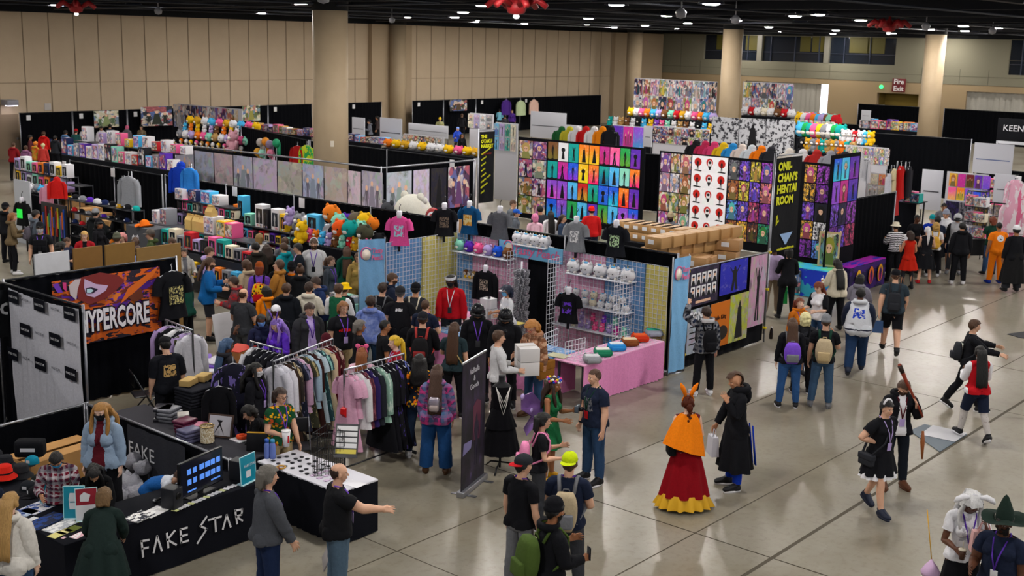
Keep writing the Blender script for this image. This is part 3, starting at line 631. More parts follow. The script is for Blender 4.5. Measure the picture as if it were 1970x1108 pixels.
 def legs_(s,m,L=.97,waist=1.03,off=.012,name='trousers',wide=0.):
  b=s.b;keep=((b.dom==0)|(b.dom==1)|((b.legt>=0)&(b.legt<L)))&(b.v[:,2]<waist)&(b.armt<0)
  zl=.91-L*2*.41 if L<=.5 else .5-(L-.5)*2*.415
  def clamp(v):v=v.copy();k=(b.legt>=0);v[k,2]=np.maximum(v[k,2],zl);k=b.armt<0;v[k,2]=np.minimum(v[k,2],waist); return v
  wd=np.where(b.legt>=0,off+wide*np.clip(b.legt,0,1),off)
  return s.garment(name,keep&(b.v[:,2]>zl-.06),m,wd,clamp,None,3)
 def shoes(s,c='white',sole='white',boot=.10):
  b=s.b
  for cc in 'lr':
   sg=1 if cc=='l' else -1;keep=(np.isin(b.dom,[BN.index(cc+'ft'),BN.index(cc+'sh')]))&(b.v[:,2]<boot)&(b.v[:,1]*sg>0)
   def clamp(v):v=v.copy();v[:,2]=np.clip(v[:,2],.012,boot+.02) if True else v; return v
   s.garment('shoe',keep,plast(c,.5),.011,clamp,None,1)
   if s.lod==0 and sole:
    mb=MB();a=s.b.j[cc+'an'];to=s.b.j[cc+'to'];P=[]
    for k in range(14):t=2*pi*k/14;d=(to-a);c0=V(.055,(a[1]+to[1])/2,0);P.append((c0[0]+.142*math.cos(t),c0[1]+.024*sg*math.cos(t)+.046*math.sin(t),0))
    mb.loft([[(x,y,-.018) for x,y,z in P],[(x,y,.014) for x,y,z in P]]);s.acc('sole',mb,plast(sole,.6),cc+'ft')
 def skirt(s,m,z0=1.03,z1=.55,r0=.15,r1=.28,folds=9,amp=.02,name='skirt',bone='pel',ex=.8,lift=0.,back=0.):
  rings=[];n=44
  for k in range(11):
   u=k/10;z=z0+(z1-z0)*u;rr=r0+(r1-r0)*u**.8+s.fat*(1-.5*u)
   rings.append([((rr*ex*math.cos(t)+amp*u*math.cos(t)*math.sin(folds*t))-.005-back*u*u,rr*math.sin(t)*1.05+amp*u*math.sin(t)*math.sin(folds*t),z+lift*u*math.cos(t)) for t in np.linspace(0,2*pi,n,False)])
  mb=MB();mb.loft(rings,0,False); return s.acc(name,mb,m,bone)
 def hair(s,style,c):
  m=mat(c,.55,0,'hair',0,.4);b=s.b;v=b.v;x,y,z=v.T;ang=np.clip((x+.03)/.11,0,1)
  top=dict(buzz=1.70,bald=9,short=1.692,medium=1.70,long=1.70,curly=1.695,bob=1.70,pony=1.70,bun=1.70,braid=1.70,mohawk=1.7).get(style,1.695);low=dict(buzz=1.585,short=1.565,bald=1.575,pony=1.55,bun=1.55,braid=1.55).get(style,
1.52)
  side=dict(short=1.635,buzz=1.64,bald=1.63).get(style,1.60)
  line=np.where(x>.035,top,np.where(x>-.02,side+(top-side)*np.clip((x+.02)/.055,0,1)**2,low+(side-low)*np.clip((x+.07)/.05,0,1)))
  keep=b.hd&(z>line)&(np.linalg.norm(v-V(.005,0,1.64),axis=1)>.05)
  if style=='bald':keep=b.hd&(z>line)&(z<1.68)&(x<.02)
  if style=='mohawk':keep=b.hd&(z>line)&(np.abs(y)<.04)
  th=dict(buzz=.006,short=.02,bald=.010,medium=.028,curly=.042,long=.022,bob=.026,mohawk=.035).get(style,.018);nz=np.sin(v[:,0]*90)*np.sin(v[:,1]*80)*np.sin(v[:,2]*70);off=th+nz*th*.35
  s.garment('hair',keep,m,np.where(b.hd,off,0),None,None,1)
  def sheet(zb,w0,w1,d,xo=0.,front=.2,nm='hair_length',wave=0.):
   rings=[]
   for k in range(9):
    u=k/8;zz=1.70+(zb-1.70)*u;hw=(w0+(w1-w0)*u)*(1+.12*math.sin(u*pi));dd=d*(1-.35*u);cxx=-.065-.03*u+(xo-(.02+s.fat+s.lo*2.4)*(zb<1.4))*min(1,u*1.6)+.01*math.sin(u*9)*wave;ring=[]
    for q in range(16):
     t=2*pi*q/16;ring.append((cxx+dd*math.cos(t)*(1.1 if math.cos(t)<0 else .7)+.012*wave*math.sin(3*t+k*1.7),hw*math.sin(t)+.012*wave*math.sin(5*t+k),zz+.015*math.sin(4*t)*u))
    rings.append(ring)
   mb=MB();mb.loft(rings)
   def wf(vv):W_=np.zeros((len(vv),15));k=np.clip((vv[:,2]-1.40)/.18,0,1);W_[:,2]=k;W_[:,1]=1-k; return W_
   s.acc(nm,mb,m,'head',wf)
  if style=='long':sheet(1.26,.088,.10,.060)
  elif style=='vlong':sheet(1.02,.088,.11,.060)
  elif style=='wavy':
   sheet(1.25,.105,.145,.085,wave=1.)
   mb=MB()
   for sg in (1,-1):mb.tube([(.02,sg*.075,1.70),(.045,sg*.098,1.62),(.06,sg*.115,1.52),(.10,sg*.115,1.40),(.13,sg*.10,1.26)],[.02,.026,.03,.03,.012],8)
   s.acc('hair_lock',mb,m,'head',lambda vv:( lambda k:np.stack([np.zeros(len(vv)),1-k,k]+[np.zeros(len(vv))]*12,1))(np.clip((vv[:,2]-1.40)/.18,0,1)))
  elif style=='bob':sheet(1.49,.092,.090,.066)
  elif style=='medium':sheet(1.52,.086,.075,.058)
  elif style=='curly':sheet(1.50,.108,.095,.075,wave=1.)
  elif style=='bun':mb=MB();mb.ell((-.07,0,1.775),(.05,.055,.045),12,8);s.acc('hair_bun',mb,m)
  elif style in ('pony','braid'):
   L=1.20 if style=='pony' else .98;pts=[(-.10,0,1.70),(-.135,0,1.62),(-.135,.0,1.5),(-.15,.0,1.36),(-.155,.01,L)]
   if style=='braid':
    mb=MB();k=14
    for i in range(k):u=i/(k-1);mb.ell((-.13-.03*u,.012*(-1)**i,1.58+(.98-1.58)*u),(.030-.008*u,.034-.01*u,.034),8,6)
    mb.ell((-.13,0,1.6),(.04,.05,.07))
   else:mb=MB();mb.tube(pts,[.03,.042,.045,.038,.012],10)
   s.acc('hair_length',mb,m,'head',lambda vv:( lambda k:np.stack([np.zeros(len(vv)),1-k,k]+[np.zeros(len(vv))]*12,1))(np.clip((vv[:,2]-1.38)/.2,0,1)))
 def beard(s,c):b=s.b;v=b.v;s.garment('beard',b.hd&(v[:,0]>.028)&(v[:,2]<1.600)&(v[:,2]>1.525)&~((np.abs(v[:,1])<.024)&(np.abs(v[:,2]-1.574)<.010)),mat(c,.8,0,'hair'),.010,None,None,1)
 def mask(s,c):b=s.b;v=b.v;s.garment('face_mask',b.hd&(v[:,0]>.035)&(v[:,2]<1.618)&(v[:,2]>1.545),mat(c,.8),.012,None,None,2)
 def glasses(s,c='black'):
  mb=MB()
  for sg in (1,-1):mb.tube([(.112+.0*t,sg*.036+.022*math.cos(t),1.63+.017*math.sin(t)) for t in np.linspace(0,2*pi,12)],.0028,5);mb.tube([(.11,sg*.058,1.633),(.01,sg*.08,1.635)],.0028,5)
  mb.tube([(.114,.014,1.632),(.114,-.014,1.632)],.0028,5);s.acc('glasses',mb,plast(c))
 def hat(s,kind,c,c2=None,back=False):
  m=cloth(c);mb=MB();cx_=.005;T=Matrix.Identity(4)
  if back:T=Matrix.Translation((cx_,0,0))@Matrix.Rotation(pi,4,'Z')@Matrix.Translation((-cx_,0,0))
  if kind in ('cap','visor'):
   if kind=='cap':mb.lathe([(.105,1.672),(.108,1.70),(.098,1.738),(.070,1.770),(.030,1.786),(1e-4,1.789)],20,0,Matrix.Translation((cx_,0,0)),1.08,.88,cap=2);mb.ell((cx_,0,1.79),(.009,.009,.006),8,4)
   else:mb.lathe([(.108,1.675),(.110,1.71),(.104,1.71)],20,0,Matrix.Translation((cx_,0,0)),1.08,.88,cap=0)
   o=s.acc('cap',mb,m);pb=MB();n=12;up,dn=[],[]
   for k in range(n+1):t=-pi/2*.86+pi*.86*k/n;up.append((cx_+.10*math.cos(t),.088*math.sin(t),1.682));dn.append((cx_+.10*math.cos(t)+.085*max(0,math.cos(t))**.5,.094*math.sin(t),1.668-.004))
   pb.grid([up,dn]);pb.grid([[(x,y,z-.005) for x,y,z in dn],[(x,y,z-.005) for x,y,z in up]]);pb.grid([dn,[(x,y,z-.005) for x,y,z in dn]])
   v=[tuple(T@Vector(p)) for p in pb.v];pb.v=v;s.acc('cap_brim',pb,cloth(c2 or c))
  elif kind=='beanie':mb.lathe([(.106,1.655),(.112,1.665),(.112,1.695),(.104,1.70),(.102,1.74),(.078,1.785),(.035,1.81),(1e-4,1.815)],22,0,Matrix.Translation((cx_-.01,0,0)),1.06,.88,cap=2);s.acc('beanie',mb,m)
  elif kind=='bucket':mb.lathe([(.165,1.655),(.112,1.69),(.100,1.76),(.09,1.772),(1e-4,1.775)],22,0,Matrix.Translation((cx_,0,0)),1.05,.92,cap=2);s.acc('hat',mb,m)
  elif kind=='cowboy':
   P=[[(cx_+r_*math.cos(t)*1.1,r_*math.sin(t),1.695+.06*abs(math.sin(t))*(r_-.1)/.1) for t in np.linspace(0,2*pi,25)] for r_ in (.1,.15,.2)];mb.grid(P);mb.lathe([(.102,1.69),(.10,1.76),(.08,1.80),(1e-4,1.79)],20,0,Matrix.Translation((cx_,
0,0)),1.08,.8,cap=2);s.acc('hat',mb,m)
  elif kind=='witch':
   P=[[(cx_+r_*math.cos(t),r_*math.sin(t),1.69+.02*math.sin(3*t)) for t in np.linspace(0,2*pi,25)] for r_ in (.1,.16,.24)];mb.grid(P);mb.lathe([(.105,1.685),(.095,1.77),(.06,1.86),(.03,1.93),(1e-4,1.96)],18,0,Matrix.Translation((cx_,
0,0)),1.05,.9,cap=2);s.acc('hat',mb,m)
  elif kind=='helmet':
   mb.ell((.0,0,1.665),(.135,.118,.125),22,16);s.acc('helmet',mb,plast(c,.2));mb=MB()
   for sg in (1,-1):mb.lathe([(.045,-.02),(.05,0),(.04,.022)],14,0,Matrix.Translation((.0,sg*.115,1.61))@Matrix.Rotation(pi/2,4,'X'))
   mb.tube([(.04,.10,1.60),(.10,.06,1.59),(.13,0,1.585),(.10,-.06,1.59),(.04,-.10,1.60)],.03,8);s.acc('respirator',mb,plast('1d1e22',.3));mb=MB();mb.ell((.11,0,1.645),(.045,.075,.028),16,8);s.acc('visor',mb,plast('050608',
.1))
  elif kind=='durag':s.hair('short',c)
 def ears(s,c,kind='bear',inner=None):
  mb=MB()
  for sg in (1,-1):
   if kind=='bear':mb.ell((.0,sg*.075,1.79),(.022,.042,.042),12,8)
   elif kind=='cat':mb.lathe([(.04,0),(1e-4,.08)],8,0,Matrix.Translation((.01,sg*.055,1.75)),.5,1)
   elif kind=='tall':mb.tube([(0,sg*.04,1.74),(0,sg*.06,1.82),(-.01,sg*.10,1.90),(-.03,sg*.135,1.97)],[.018,.034,.036,.008],10)
   elif kind=='lop':mb.tube([(.02,sg*.06,1.765),(.03,sg*.12,1.785),(.05,sg*.19,1.755),(.06,sg*.22,1.72)],[.02,.034,.034,.012],10)
  mb.tube([(.0,.09*math.sin(t),1.665+.125*math.cos(t)) for t in np.linspace(-1.5,1.5,14)],.008,6);o=s.acc('ear_band',mb,cloth(c)); return o
 def lanyard(s,c='violet',badge='lilac',front=.135):
  f=front+s.fat;mb=MB()
  for sg in (1,-1):mb.tube([(-.06,sg*.055,1.50),(-.01,sg*.082,1.498),(.075,sg*.07,1.445),(f,sg*.035,1.30),(f+.008,0,1.14)],.0085,6)
  s.acc('lanyard',mb,cloth(c),'chest');mb=MB();mb.rbox((f+.004,-.04,1.02),(f+.012,.04,1.14),.003);s.acc('badge',mb,plast(badge,.3),'chest')
 def finish(s): return s
def bag_on_back(p,c,label,c2=None,w=.30,h=.42,d=.15,cat='backpack',z=1.12,art=None,strap=None):
 """backpack worn on the shoulders: its own thing, straps and pocket as parts"""
 m=art or cloth(c);f=-.125-p.fat
 t=thing('backpack',label,cat,p.loc,p.face)
 def put(nm,mb,mm):v,fc=mbarr(mb);W_=np.zeros((len(v),15));W_[:,1]=1; return link(nm,vert_mesh(nm,p.pose(v,W_)*p.sc,fc,mm,v),t)
 mb=MB();rings=[]
 for k in range(9):
  u=k/8;zz=z-h/2+h*u;sh=(math.sin(pi*(.08+.84*u))**.35);ring=[]
  for q in range(20):
   a=2*pi*q/20;ca,sa=math.cos(a),math.sin(a);e=.55;ring.append((f-d/2-.02+d/2*sh*abs(ca)**e*(1 if ca>0 else -1),w/2*sh*abs(sa)**e*(1 if sa>0 else -1),zz))
  rings.append(ring)
 mb.loft(rings);put('body',mb,m)
 mb=MB();mb.rbox((f-d-.065,-w*.36,z-h*.40),(f-d*.7,w*.36,z-h*.02),.025);put('pocket',mb,cloth(c2 or c))
 for sg in (1,-1):
  mb=MB();mb.tube([(f,sg*w*.28,z+h*.42),(-.06,sg*.105,1.475+.018),(.03,sg*.115,1.485),(.115+p.fat,sg*.125,1.38),(.12+p.fat,sg*.14,1.25),(.02,sg*(.19+p.fat),1.10),(f,sg*w*.4,z-h*.38)],.016,6,sx=1.6);put('strap',mb,cloth(strap or c2 or c))
 mb=MB();mb.tube([(f-.03,-.04,z+h*.48),(f-.04,-.03,z+h*.56),(f-.04,.03,z+h*.56),(f-.03,.04,z+h*.48)],.009,6);put('handle',mb,cloth(c2 or c)); return t
def shoulder_bag(p,c,label,side='l',low=.85,size=(.3,.12,.26),strap=None,name='shoulder_bag'):
 sg=1 if side=='l' else -1;t=thing(name,label,'bag',p.loc,p.face)
 def put(nm,mb,mm,bone):v,fc=mbarr(mb);W_=np.zeros((len(v),15));W_[:,BN.index(bone)]=1; return link(nm,vert_mesh(nm,p.pose(v,W_)*p.sc,fc,mm,v),t)
 y0=sg*(.24+p.fat);mb=MB();mb.rbox((-size[0]/2-.02,y0-size[1]/2,low-size[2]/2),(size[0]/2-.02,y0+size[1]/2,low+size[2]/2),.03);put('body',mb,cloth(c),'pel')
 mb=MB();mb.rbox((-size[0]/2-.025,y0-size[1]/2-.006,low),(size[0]/2-.015,y0+size[1]/2+.006,low+size[2]/2+.004),.02);put('flap',mb,cloth(c),'pel')
 mb=MB();mb.tube([(-.10,y0,low+size[2]/2),(-.13-p.fat,sg*.12,1.15),(-.105,-sg*.06,1.42),(-.02,-sg*.105,1.495),(.10,-sg*.05,1.40),(.145+p.fat,sg*.10,1.15),(.08,y0,low+size[2]/2)],.013,6,sx=1.5);put('strap',mb,cloth(strap or c),
'chest'); return t
def in_hand(p,c,name,label,cat,build,off=(0,0,0)):
 """thing held in a hand; build(t) adds its parts around the grip point"""
 q=p.hand(c);t=thing(name,label,cat,p.wpt(q+np.array(off)),p.face);build(t); return t
def phone(p,c,label):
 def b(t):mb=MB();mb.rbox((-.006,-.037,-.03),(.006,.037,.12),.004);mb.build('body',plast('16171b',.25),t);mb=MB();mb.box((-.0075,-.033,-.02),(-.006,.033,.112));mb.build('screen',plast('2c3342',.1),t)
 in_hand(p,c,'phone',label,'phone',b)
 # ================================================================= who is in the hall
CUT=dict(tee=(.30,.90,.004),ls=(.97,.90,.010),hood=(.97,.87,.022),tank=(0.,.92,.0),elbow=(.5,.89,.012),long=(.97,.80,.02))
def PP(px,py,h,f,sx,pose,sk,lab,top='tee:black',bot='pants:black',hair=None,shoe='black',fat=0.,**k):
 p=Person(px,py,h,f,sx,pose,sk,lab,fat=fat,**k)
 cut,cs=top.split(':');cs=cs.split(',');kind=None
 if '.' in cut:cut,kind=cut.split('.')
 m=garment_mat(kind,*cs) if kind else cloth(cs[0]);sl,hem,lo=CUT[cut]
 p.top(m,sl,hem,.014,dict(tee='t_shirt',ls='shirt',hood='hoodie',tank='vest',elbow='shirt',long='jacket')[cut],loose=lo);p.m=m
 if cut=='hood':mb=MB();mb.lathe([(.085,1.445),(.125,1.45),(.135,1.50),(.11,1.535),(.08,1.51)],18,0,Matrix.Translation((-.055,0,0)),.95,1.1,cap=0);p.acc('hood',mb,m,'chest')
 b,bs=bot.split(':');bs=bs.split(',');bm_=cloth(bs[0])
 if b=='pants':p.legs_(bm_,wide=.014 if sx==0 else .006)
 elif b=='flare':p.legs_(bm_,wide=.05)
 elif b=='shorts':p.legs_(bm_,L=.47,wide=.03,name='shorts')
 elif b=='tights':p.legs_(bm_,off=.004,name='tights')
 elif b=='skirt':p.skirt(bm_,z1=float(bs[1]))
 if shoe:p.shoes(shoe,'white' if shoe in ('white','silver','black','navy') and b!='skirt' else shoe)
 if hair:p.hair(*hair.split(':'))
 return p
p=PP(1155,703,1.79,215,0,'stand','l','man in navy t-shirt and jeans with a pin-covered lanyard before the pink counter','tee.front:navy,grey','pants:denim','buzz:hairbrown','black',fat=.025,head=(-15,0));p.lanyard('darkgreen',
'red')
mb=MB();mb.lathe([(.036,-.014),(.036,.014)],14,cap=0,M=Matrix.Translation(p.b.j['rwr'])@Vector(p.b.j['rhd']).to_track_quat('Z','Y').to_matrix().to_4x4());p.acc('watch',mb,plast('black'),'rfa')
p=PP(1068,722,1.66,335,1,'phone','t','woman in green fairy dress with purple wings and a flower crown','tank:green','skirt:green,.60','wavy:darkbrown','gold')
mb=MB()
for i in range(26):t=2*pi*i/26;mb.ell((.005+.108*math.cos(t),.094*math.sin(t),1.70+.02*(i%3)),(.024,.024,.022),8,6,i%4)
v_,f_=mbarr(mb);o=mb.mesh('crown',[plast('white'),plast('royal'),plast('hotpink'),plast('yellow')])
for vv in o.vertices:q=p.pt('head',vv.co);vv.co=q
link('flower_crown',o,p.root)
wm=NT('sheer_wing',.25,.5);wm.base(C('9a6fc4'));wm.b.inputs['Transmission Weight'].default_value=.35;wm.b.inputs['Alpha'].default_value=.8
for sg in (1,-1):
 mb=MB();q=[(-.12,0,1.25),(-.25,sg*.25,1.52),(-.32,sg*.52,1.5),(-.28,sg*.55,1.3),(-.20,sg*.3,1.15),(-.26,sg*.42,.95),(-.22,sg*.36,.82),(-.14,sg*.12,1.0)]
 mb.add([a for a in q]+[(a[0]-.006,a[1],a[2]) for a in q],[tuple(range(8)),tuple(range(15,7,-1))]+[(i,(i+1)%8,(i+1)%8+8,i+8) for i in range(8)]);p.acc('wing',mb,wm.m,'chest')
 mb=MB();mb.ell((-.30,sg*.52,1.5),(.03,.05,.05));mb.ell((-.22,sg*.3,1.24),(.03,.045,.045));p.acc('wing_flower',mb,plast('lilac'),'chest')
def cam_(t):mb=MB();mb.rbox((-.02,-.07,-.02),(.04,.07,.08),.01);mb.build('body',plast('4a5560'),t);mb=MB();mb.lathe([(.035,0),(.035,.05)],12,0,Matrix.Translation((.04,0,.03))@Matrix.Rotation(pi/2,4,'Y'));mb.build('lens',
plast('black'),t)
in_hand(p,'l','camera','small camera held up by the woman in the green fairy dress','camera',cam_)
p=PP(1050,793,1.64,5,1,'phone','l','woman with a pink backpack in black t-shirt and grey cargo trousers','tee:black','pants:darkgrey','bob:hairblack','black');bag_on_back(p,'pink','pale pink backpack worn by the dark-haired woman',
w=.26,h=.34)
p=PP(1019,878,1.76,45,0,'stand','l','man in dark cap, black t-shirt and light grey joggers walking beside the yellow cap','tee:black','pants:grey','short:hairblack','white',head=(-25,0));p.hat('cap','charcoal','red',True);p.lanyard('purple')
p=PP(1110,872,1.78,80,0,'phone','l','man in a bright yellow-green cap and grey backpack seen from behind','tee:navy','pants:darkgrey','short:hairbrown','black',fat=.02,head=(-10,0));p.hat('cap','lime',None,True);p.lanyard('purple');bag_on_back(p,
'beige','grey beige backpack on the man in the yellow-green cap','grey',w=.30,h=.46)
p=PP(1078,962,1.76,25,0,'phone','t','person in black beanie and black hoodie with a green backpack, nearest the camera','hood:black','pants:darkgrey','short:hairblack','black',fat=.02);p.hat('beanie','black');p.beard('hairblack');bag_on_back(p,
'4a5f2a','olive green drawstring backpack on the person in black',w=.34,h=.48,d=.2);phone(p,'r','phone in the hand of the person in the black beanie')
p=PP(1335,748,1.66,95,1,'hold','p','woman in orange cape and long dark red skirt with orange ear headpiece','tank:maroon','skirt:red,.10','braid:auburn','brown');p.ears('orange','tall')
p.skirt(cloth('8a0a18'),1.03,.20,.15,.36,9,.03);p.skirt(mat('d8a520',.6),.24,.03,.335,.42,16,.05,'skirt_ruffle')
mb=MB();rings=[]
for k in range(9):u=k/8;rings.append([((.085+.11*u)*math.cos(t)-.05-.03*u+.012*math.sin(7*t),(.11+.22*u**.6+.012*math.sin(5*t))*math.sin(t)+.05*u,1.50-.56*u+.1*u*math.sin(t)) for t in np.linspace(0,2*pi,40,False)])
mb.loft(rings,0,False);p.acc('cape',mb,cloth('f0810f'),'chest');p.hair('braid','auburn')
shoulder_bag(p,'black','black shoulder bag hanging on the woman in the orange cape','l',.98,(.26,.12,.26),'charcoal')
p=PP(1430,696,1.82,190,0,'stand','m','man with shaved sides in a black hooded robe with bright blue lining','long:black','pants:royal','mohawk:hairbrown','black',arms=('chin','down'),head=(5,12));p.skirt(cloth('black'),1.05,
.30,.16,.30,7,.04,'robe')
mb=MB();mb.lathe([(.075,1.44),(.13,1.45),(.15,1.52),(.12,1.57),(.08,1.55)],18,0,Matrix.Translation((-.06,0,0)),.95,1.1,cap=0);mb.ell((-.14,0,1.42),(.07,.12,.14));p.acc('hood',mb,cloth('black'),'chest')
for y in (-.10,.04,.17):mb=MB();mb.add([(-.24,y,.40),(-.24,y+.06,.40),(-.17,y+.05,1.0),(-.17,y+.01,1.0),(-.255,y,.40),(-.255,y+.06,.40),(-.18,y+.05,1.0),(-.18,y+.01,1.0)],[(0,1,2,3),(7,6,5,4),(0,4,5,1),(1,5,6,2),(2,6,7,3),
(3,7,4,0)]);p.acc('robe_panel',mb,cloth('royal'),'pel')
def carrier(c,w=.24,h=.34):
 def b(t):
  mb=MB();mb.box((-.06,-w/2,-h-.10),(.06,w/2,-.10),0,None,.015);mb.build('body',plast(c,.5),t)
  for s in (-.03,.03):mb=MB();mb.tube([(s,-w*.25,-.11),(s*.4,-w*.12,.0),(0,0,.02),(s*.4,w*.12,.0),(s,w*.25,-.11)],.006,5);mb.build('handle',plast(c,.5),t)
 return b
in_hand(p,'r','carrier_bag','white paper carrier bag held by the man in the black robe','bag',carrier('c9c9d4',.26,.30))
p=PP(1362,573,1.74,105,0,'stand','l','man in blue checked hoodie photographing the poster wall with one raised arm','hood.plaid:navy,lightgrey,black','pants:black','short:darkbrown','white',arms=('up','hang'));p.acc('hood_lining',
MB().lathe([(.08,1.45),(.13,1.46),(.12,1.54)],16,0,Matrix.Translation((-.07,0,.01)),1,1.1,cap=0),cloth('white'),'chest');bag_on_back(p,'black','slim black backpack on the man by the poster wall',w=.27,h=.42);phone(p,'l',
'phone raised by the man in the checked hoodie')
p=PP(1528,588,1.70,85,1,'stand','l','woman with long brown hair, purple backpack and blue jeans','ls:black','pants:2f568c','vlong:hairbrown','black',fat=.02);bag_on_back(p,'violet','purple backpack with grey panel on the long-haired woman',
'grey',w=.32,h=.40)
p=PP(1592,582,1.73,75,0,'look','l','man in grey beanie with a beige backpack and faded jeans','tee:black','pants:3d5876','buzz:hairbrown','grey',arms=('hang','chin'),fat=.015);p.hat('beanie','grey');bag_on_back(p,'beige',
'beige backpack with purple ribbon on the man in the grey beanie','khaki',w=.32,h=.46,strap='darkgreen')
p=PP(1552,577,1.58,80,1,'stand','p','short person with a pale blond bob between two backpackers','ls:charcoal','pants:black','curly:paleblonde');bag_on_back(p,'black','small black backpack on the pale blond person',w=.24,
h=.3)
p=PP(1540,548,1.62,285,1,'stand','p','red-haired girl in a rust orange hoodie facing the camera','hood:b56316','pants:denim','long:auburn','black',head=(10,-12));p.lanyard('purple')
p=PP(1578,513,1.70,215,1,'hold','p','red-haired woman in white and black sports jersey','elbow.varsity:white,black','pants:denim','long:auburn','black',head=(10,15))
p=PP(1611,470,1.72,105,1,'reachl','t','black-haired woman in a cream sweatshirt holding a drink','hood:cream','pants:black','vlong:hairblack','black',fat=.03,arms=('hold','hang'))
def cup(c1='c98a50',c2='white'):
 def b(t):mb=MB();mb.lathe([(.03,-.05),(.042,.06)],14);mb.build('cup',plast(c1),t);mb=MB();mb.lathe([(.045,.06),(.045,.07),(.03,.08),(1e-4,.082)],14);mb.build('lid',plast(c2),t);mb=MB();mb.tube([(0,0,.08),(.01,0,.16)],.005,
6);mb.build('straw',plast(c2),t)
 return b
in_hand(p,'l','drink_cup','amber drink in a cup held by the woman in the cream sweatshirt','cup',cup())
p=PP(1653,498,1.66,60,1,'phone','d','dark-haired person in a grey lilac hoodie and shorts behind the silver jacket','hood:7d7a88','shorts:denim','bob:hairblack','white',fat=.04)
p=PP(1656,525,1.80,75,0,'walk','d','big man in silver satin jacket with navy sleeves and blue back emblem','hood.satin:silver,navy,royal','pants:1d3354','short:hairblack','navy',fat=.075,arms=('swing','swing'))
p=PP(1722,488,1.86,75,0,'walk2','l','tall man in slate shirt, black shorts and backward black cap','tee:2e3a44','shorts:black','buzz:hairbrown','black',fat=.045);p.hat('cap','black',None,False);bag_on_back(p,'charcoal','flat dark backpack on the tall man in shorts',
w=.28,h=.40,d=.10)
in_hand(p,'l','carrier_bag','blue patterned bag held low by the tall man in shorts','bag',carrier('33507a',.24,.26))
p=PP(1873,575,1.74,350,0,'walk','l','young man in black outfit stretching his arm to the right','ls:black','pants:black','short:hairbrown','black',arms=('fwd','reach'),head=(15,0));bag_on_back(p,'charcoal','compact black backpack on the young man in black',
w=.25,h=.34)
p=PP(1893,626,1.66,95,1,'walk2','d','woman with long black hair in a red and white varsity jacket','ls.varsity:red,white','shorts:navy','vlong:hairblack','black',fat=.02,arms=('phone','phone'));p.legs_(cloth('c9c3c0'),off=.005,
name='tights')
p=PP(1743,690,1.76,275,0,'stand','l','man in black leather jacket and dark jeans with a bat on his shoulder','hood.open:black,white','pants:161c26','short:hairbrown','5a3520',arms=('chin','hang'),head=(0,25));p.beard('hairbrown');p.lanyard('maroon')
def bat(t):mb=MB();mb.tube([(0,.12,-.24),(-.01,.03,-.06),(-.06,-.14,.26),(-.10,-.26,.52),(-.105,-.275,.55)],[.016,.015,.024,.036,.02],12);mb.build('barrel',mat('8a3520',.5,0,'wood'),t);mb=MB();mb.tube([(-.085,-.215,.42),
(-.1,-.265,.53)],[.034,.037],12);mb.build('bat_tip',plast('2a1c18'),t)
in_hand(p,'l','baseball_bat','dark red wooden bat resting on the shoulder of the man in the leather jacket','bat',bat)
def prop(t):mb=MB();mb.tube([(0,0,.12),(.02,0,-.05),(.06,0,-.30)],[.02,.035,.012],8);mb.build('blade',mat('9a5a30',.5,0,'wood'),t)
in_hand(p,'l','wooden_prop','wooden prop hanging from the hand of the man in the leather jacket','prop',prop,(0.1,.1,-.55))
p=PP(1712,737,1.70,300,0,'walk','l','person in black and white maid dress and trainers with one hand at the hip','tee:black','skirt:black,.62','short:hairblack','navy',arms=('back','hip'),fat=.015);p.lanyard('lilac');p.skirt(cloth('white'),
.68,.57,.235,.28,14,.025,'skirt_lace')
mb=MB();mb.tube([(.02,.085*math.sin(t),1.66+.12*math.cos(t)) for t in np.linspace(-1.2,1.2,12)],.018,6);p.acc('head_band',mb,cloth('white'));shoulder_bag(p,'charcoal','black printed pouch on the person in the maid dress',
'r',.86,(.26,.1,.18))
p=PP(1884,896,1.76,265,1,'hold','d','woman in a long curly white wig with drooping rabbit ears and black slit skirt','tee.front:white,lightgrey','skirt:black,.04','wavy:white','black',arms=('chin','hold'),head=(0,28));p.hair('curly',
'white');p.ears('white','lop');p.lanyard('purple','white')
in_hand(p,'r','drink_cup','iced coffee held by the woman in the curly white wig','cup',cup('4a2f22','cream'),(0,.02,-.02))
in_hand(p,'l','handbag','pale pink handbag held by the woman in the curly white wig','bag',carrier('dfb0ae',.28,.24))
t=thing('ice_cream_bag','ice cream cone shaped bag dangling beside the woman in the white wig','bag',p.wpt(V(.05,-.36,.62)),0)
mb=MB();mb.lathe([(.05,-.12),(.085,.08)],16);mb.build('cone',mat('c9a670',.7),t);mb=MB();mb.lathe([(.10,.08),(.11,.12),(.07,.19),(.03,.24),(1e-4,.28)],16);mb.build('swirl',plast('d8b5dc',.5),t);mb=MB();mb.tube([(0,0,.26),
(-.02,.10,.85)],.006,5);mb.build('strap',plast('gold'),t)
p=PP(1958,938,1.76,225,0,'look','d','man in dark pointed hat and navy t-shirt at the right edge','tee:navy','pants:black','short:hairblack','black',fat=.04);p.hat('witch','1d2c26');p.lanyard('purple','white');p.beard('hairblack')
p=PP(1917,384,1.80,95,0,'stand','t','man in orange martial arts costume with blue boots, seen from behind','tee.disc:e8790f,white,navy','pants:e8790f','buzz:hairblack','royal',fat=.03);p.shoes('royal',None,.40);mb=MB();mb.lathe([(.17,
1.0),(.175,1.03),(.17,1.06)],20,0,None,.75,1.1,cap=0);p.acc('belt',mb,cloth('b5520e'),'pel')
p=PP(1951,390,1.86,95,0,'stand','t','man in long black leather coat at the far right edge','long:black','flare:charcoal','short:hairblack','black',fat=.03);p.skirt(cloth('1a1a1c'),1.05,.25,.18,.30,7,.03,'coat_tail');p.hat('cap',
'white')
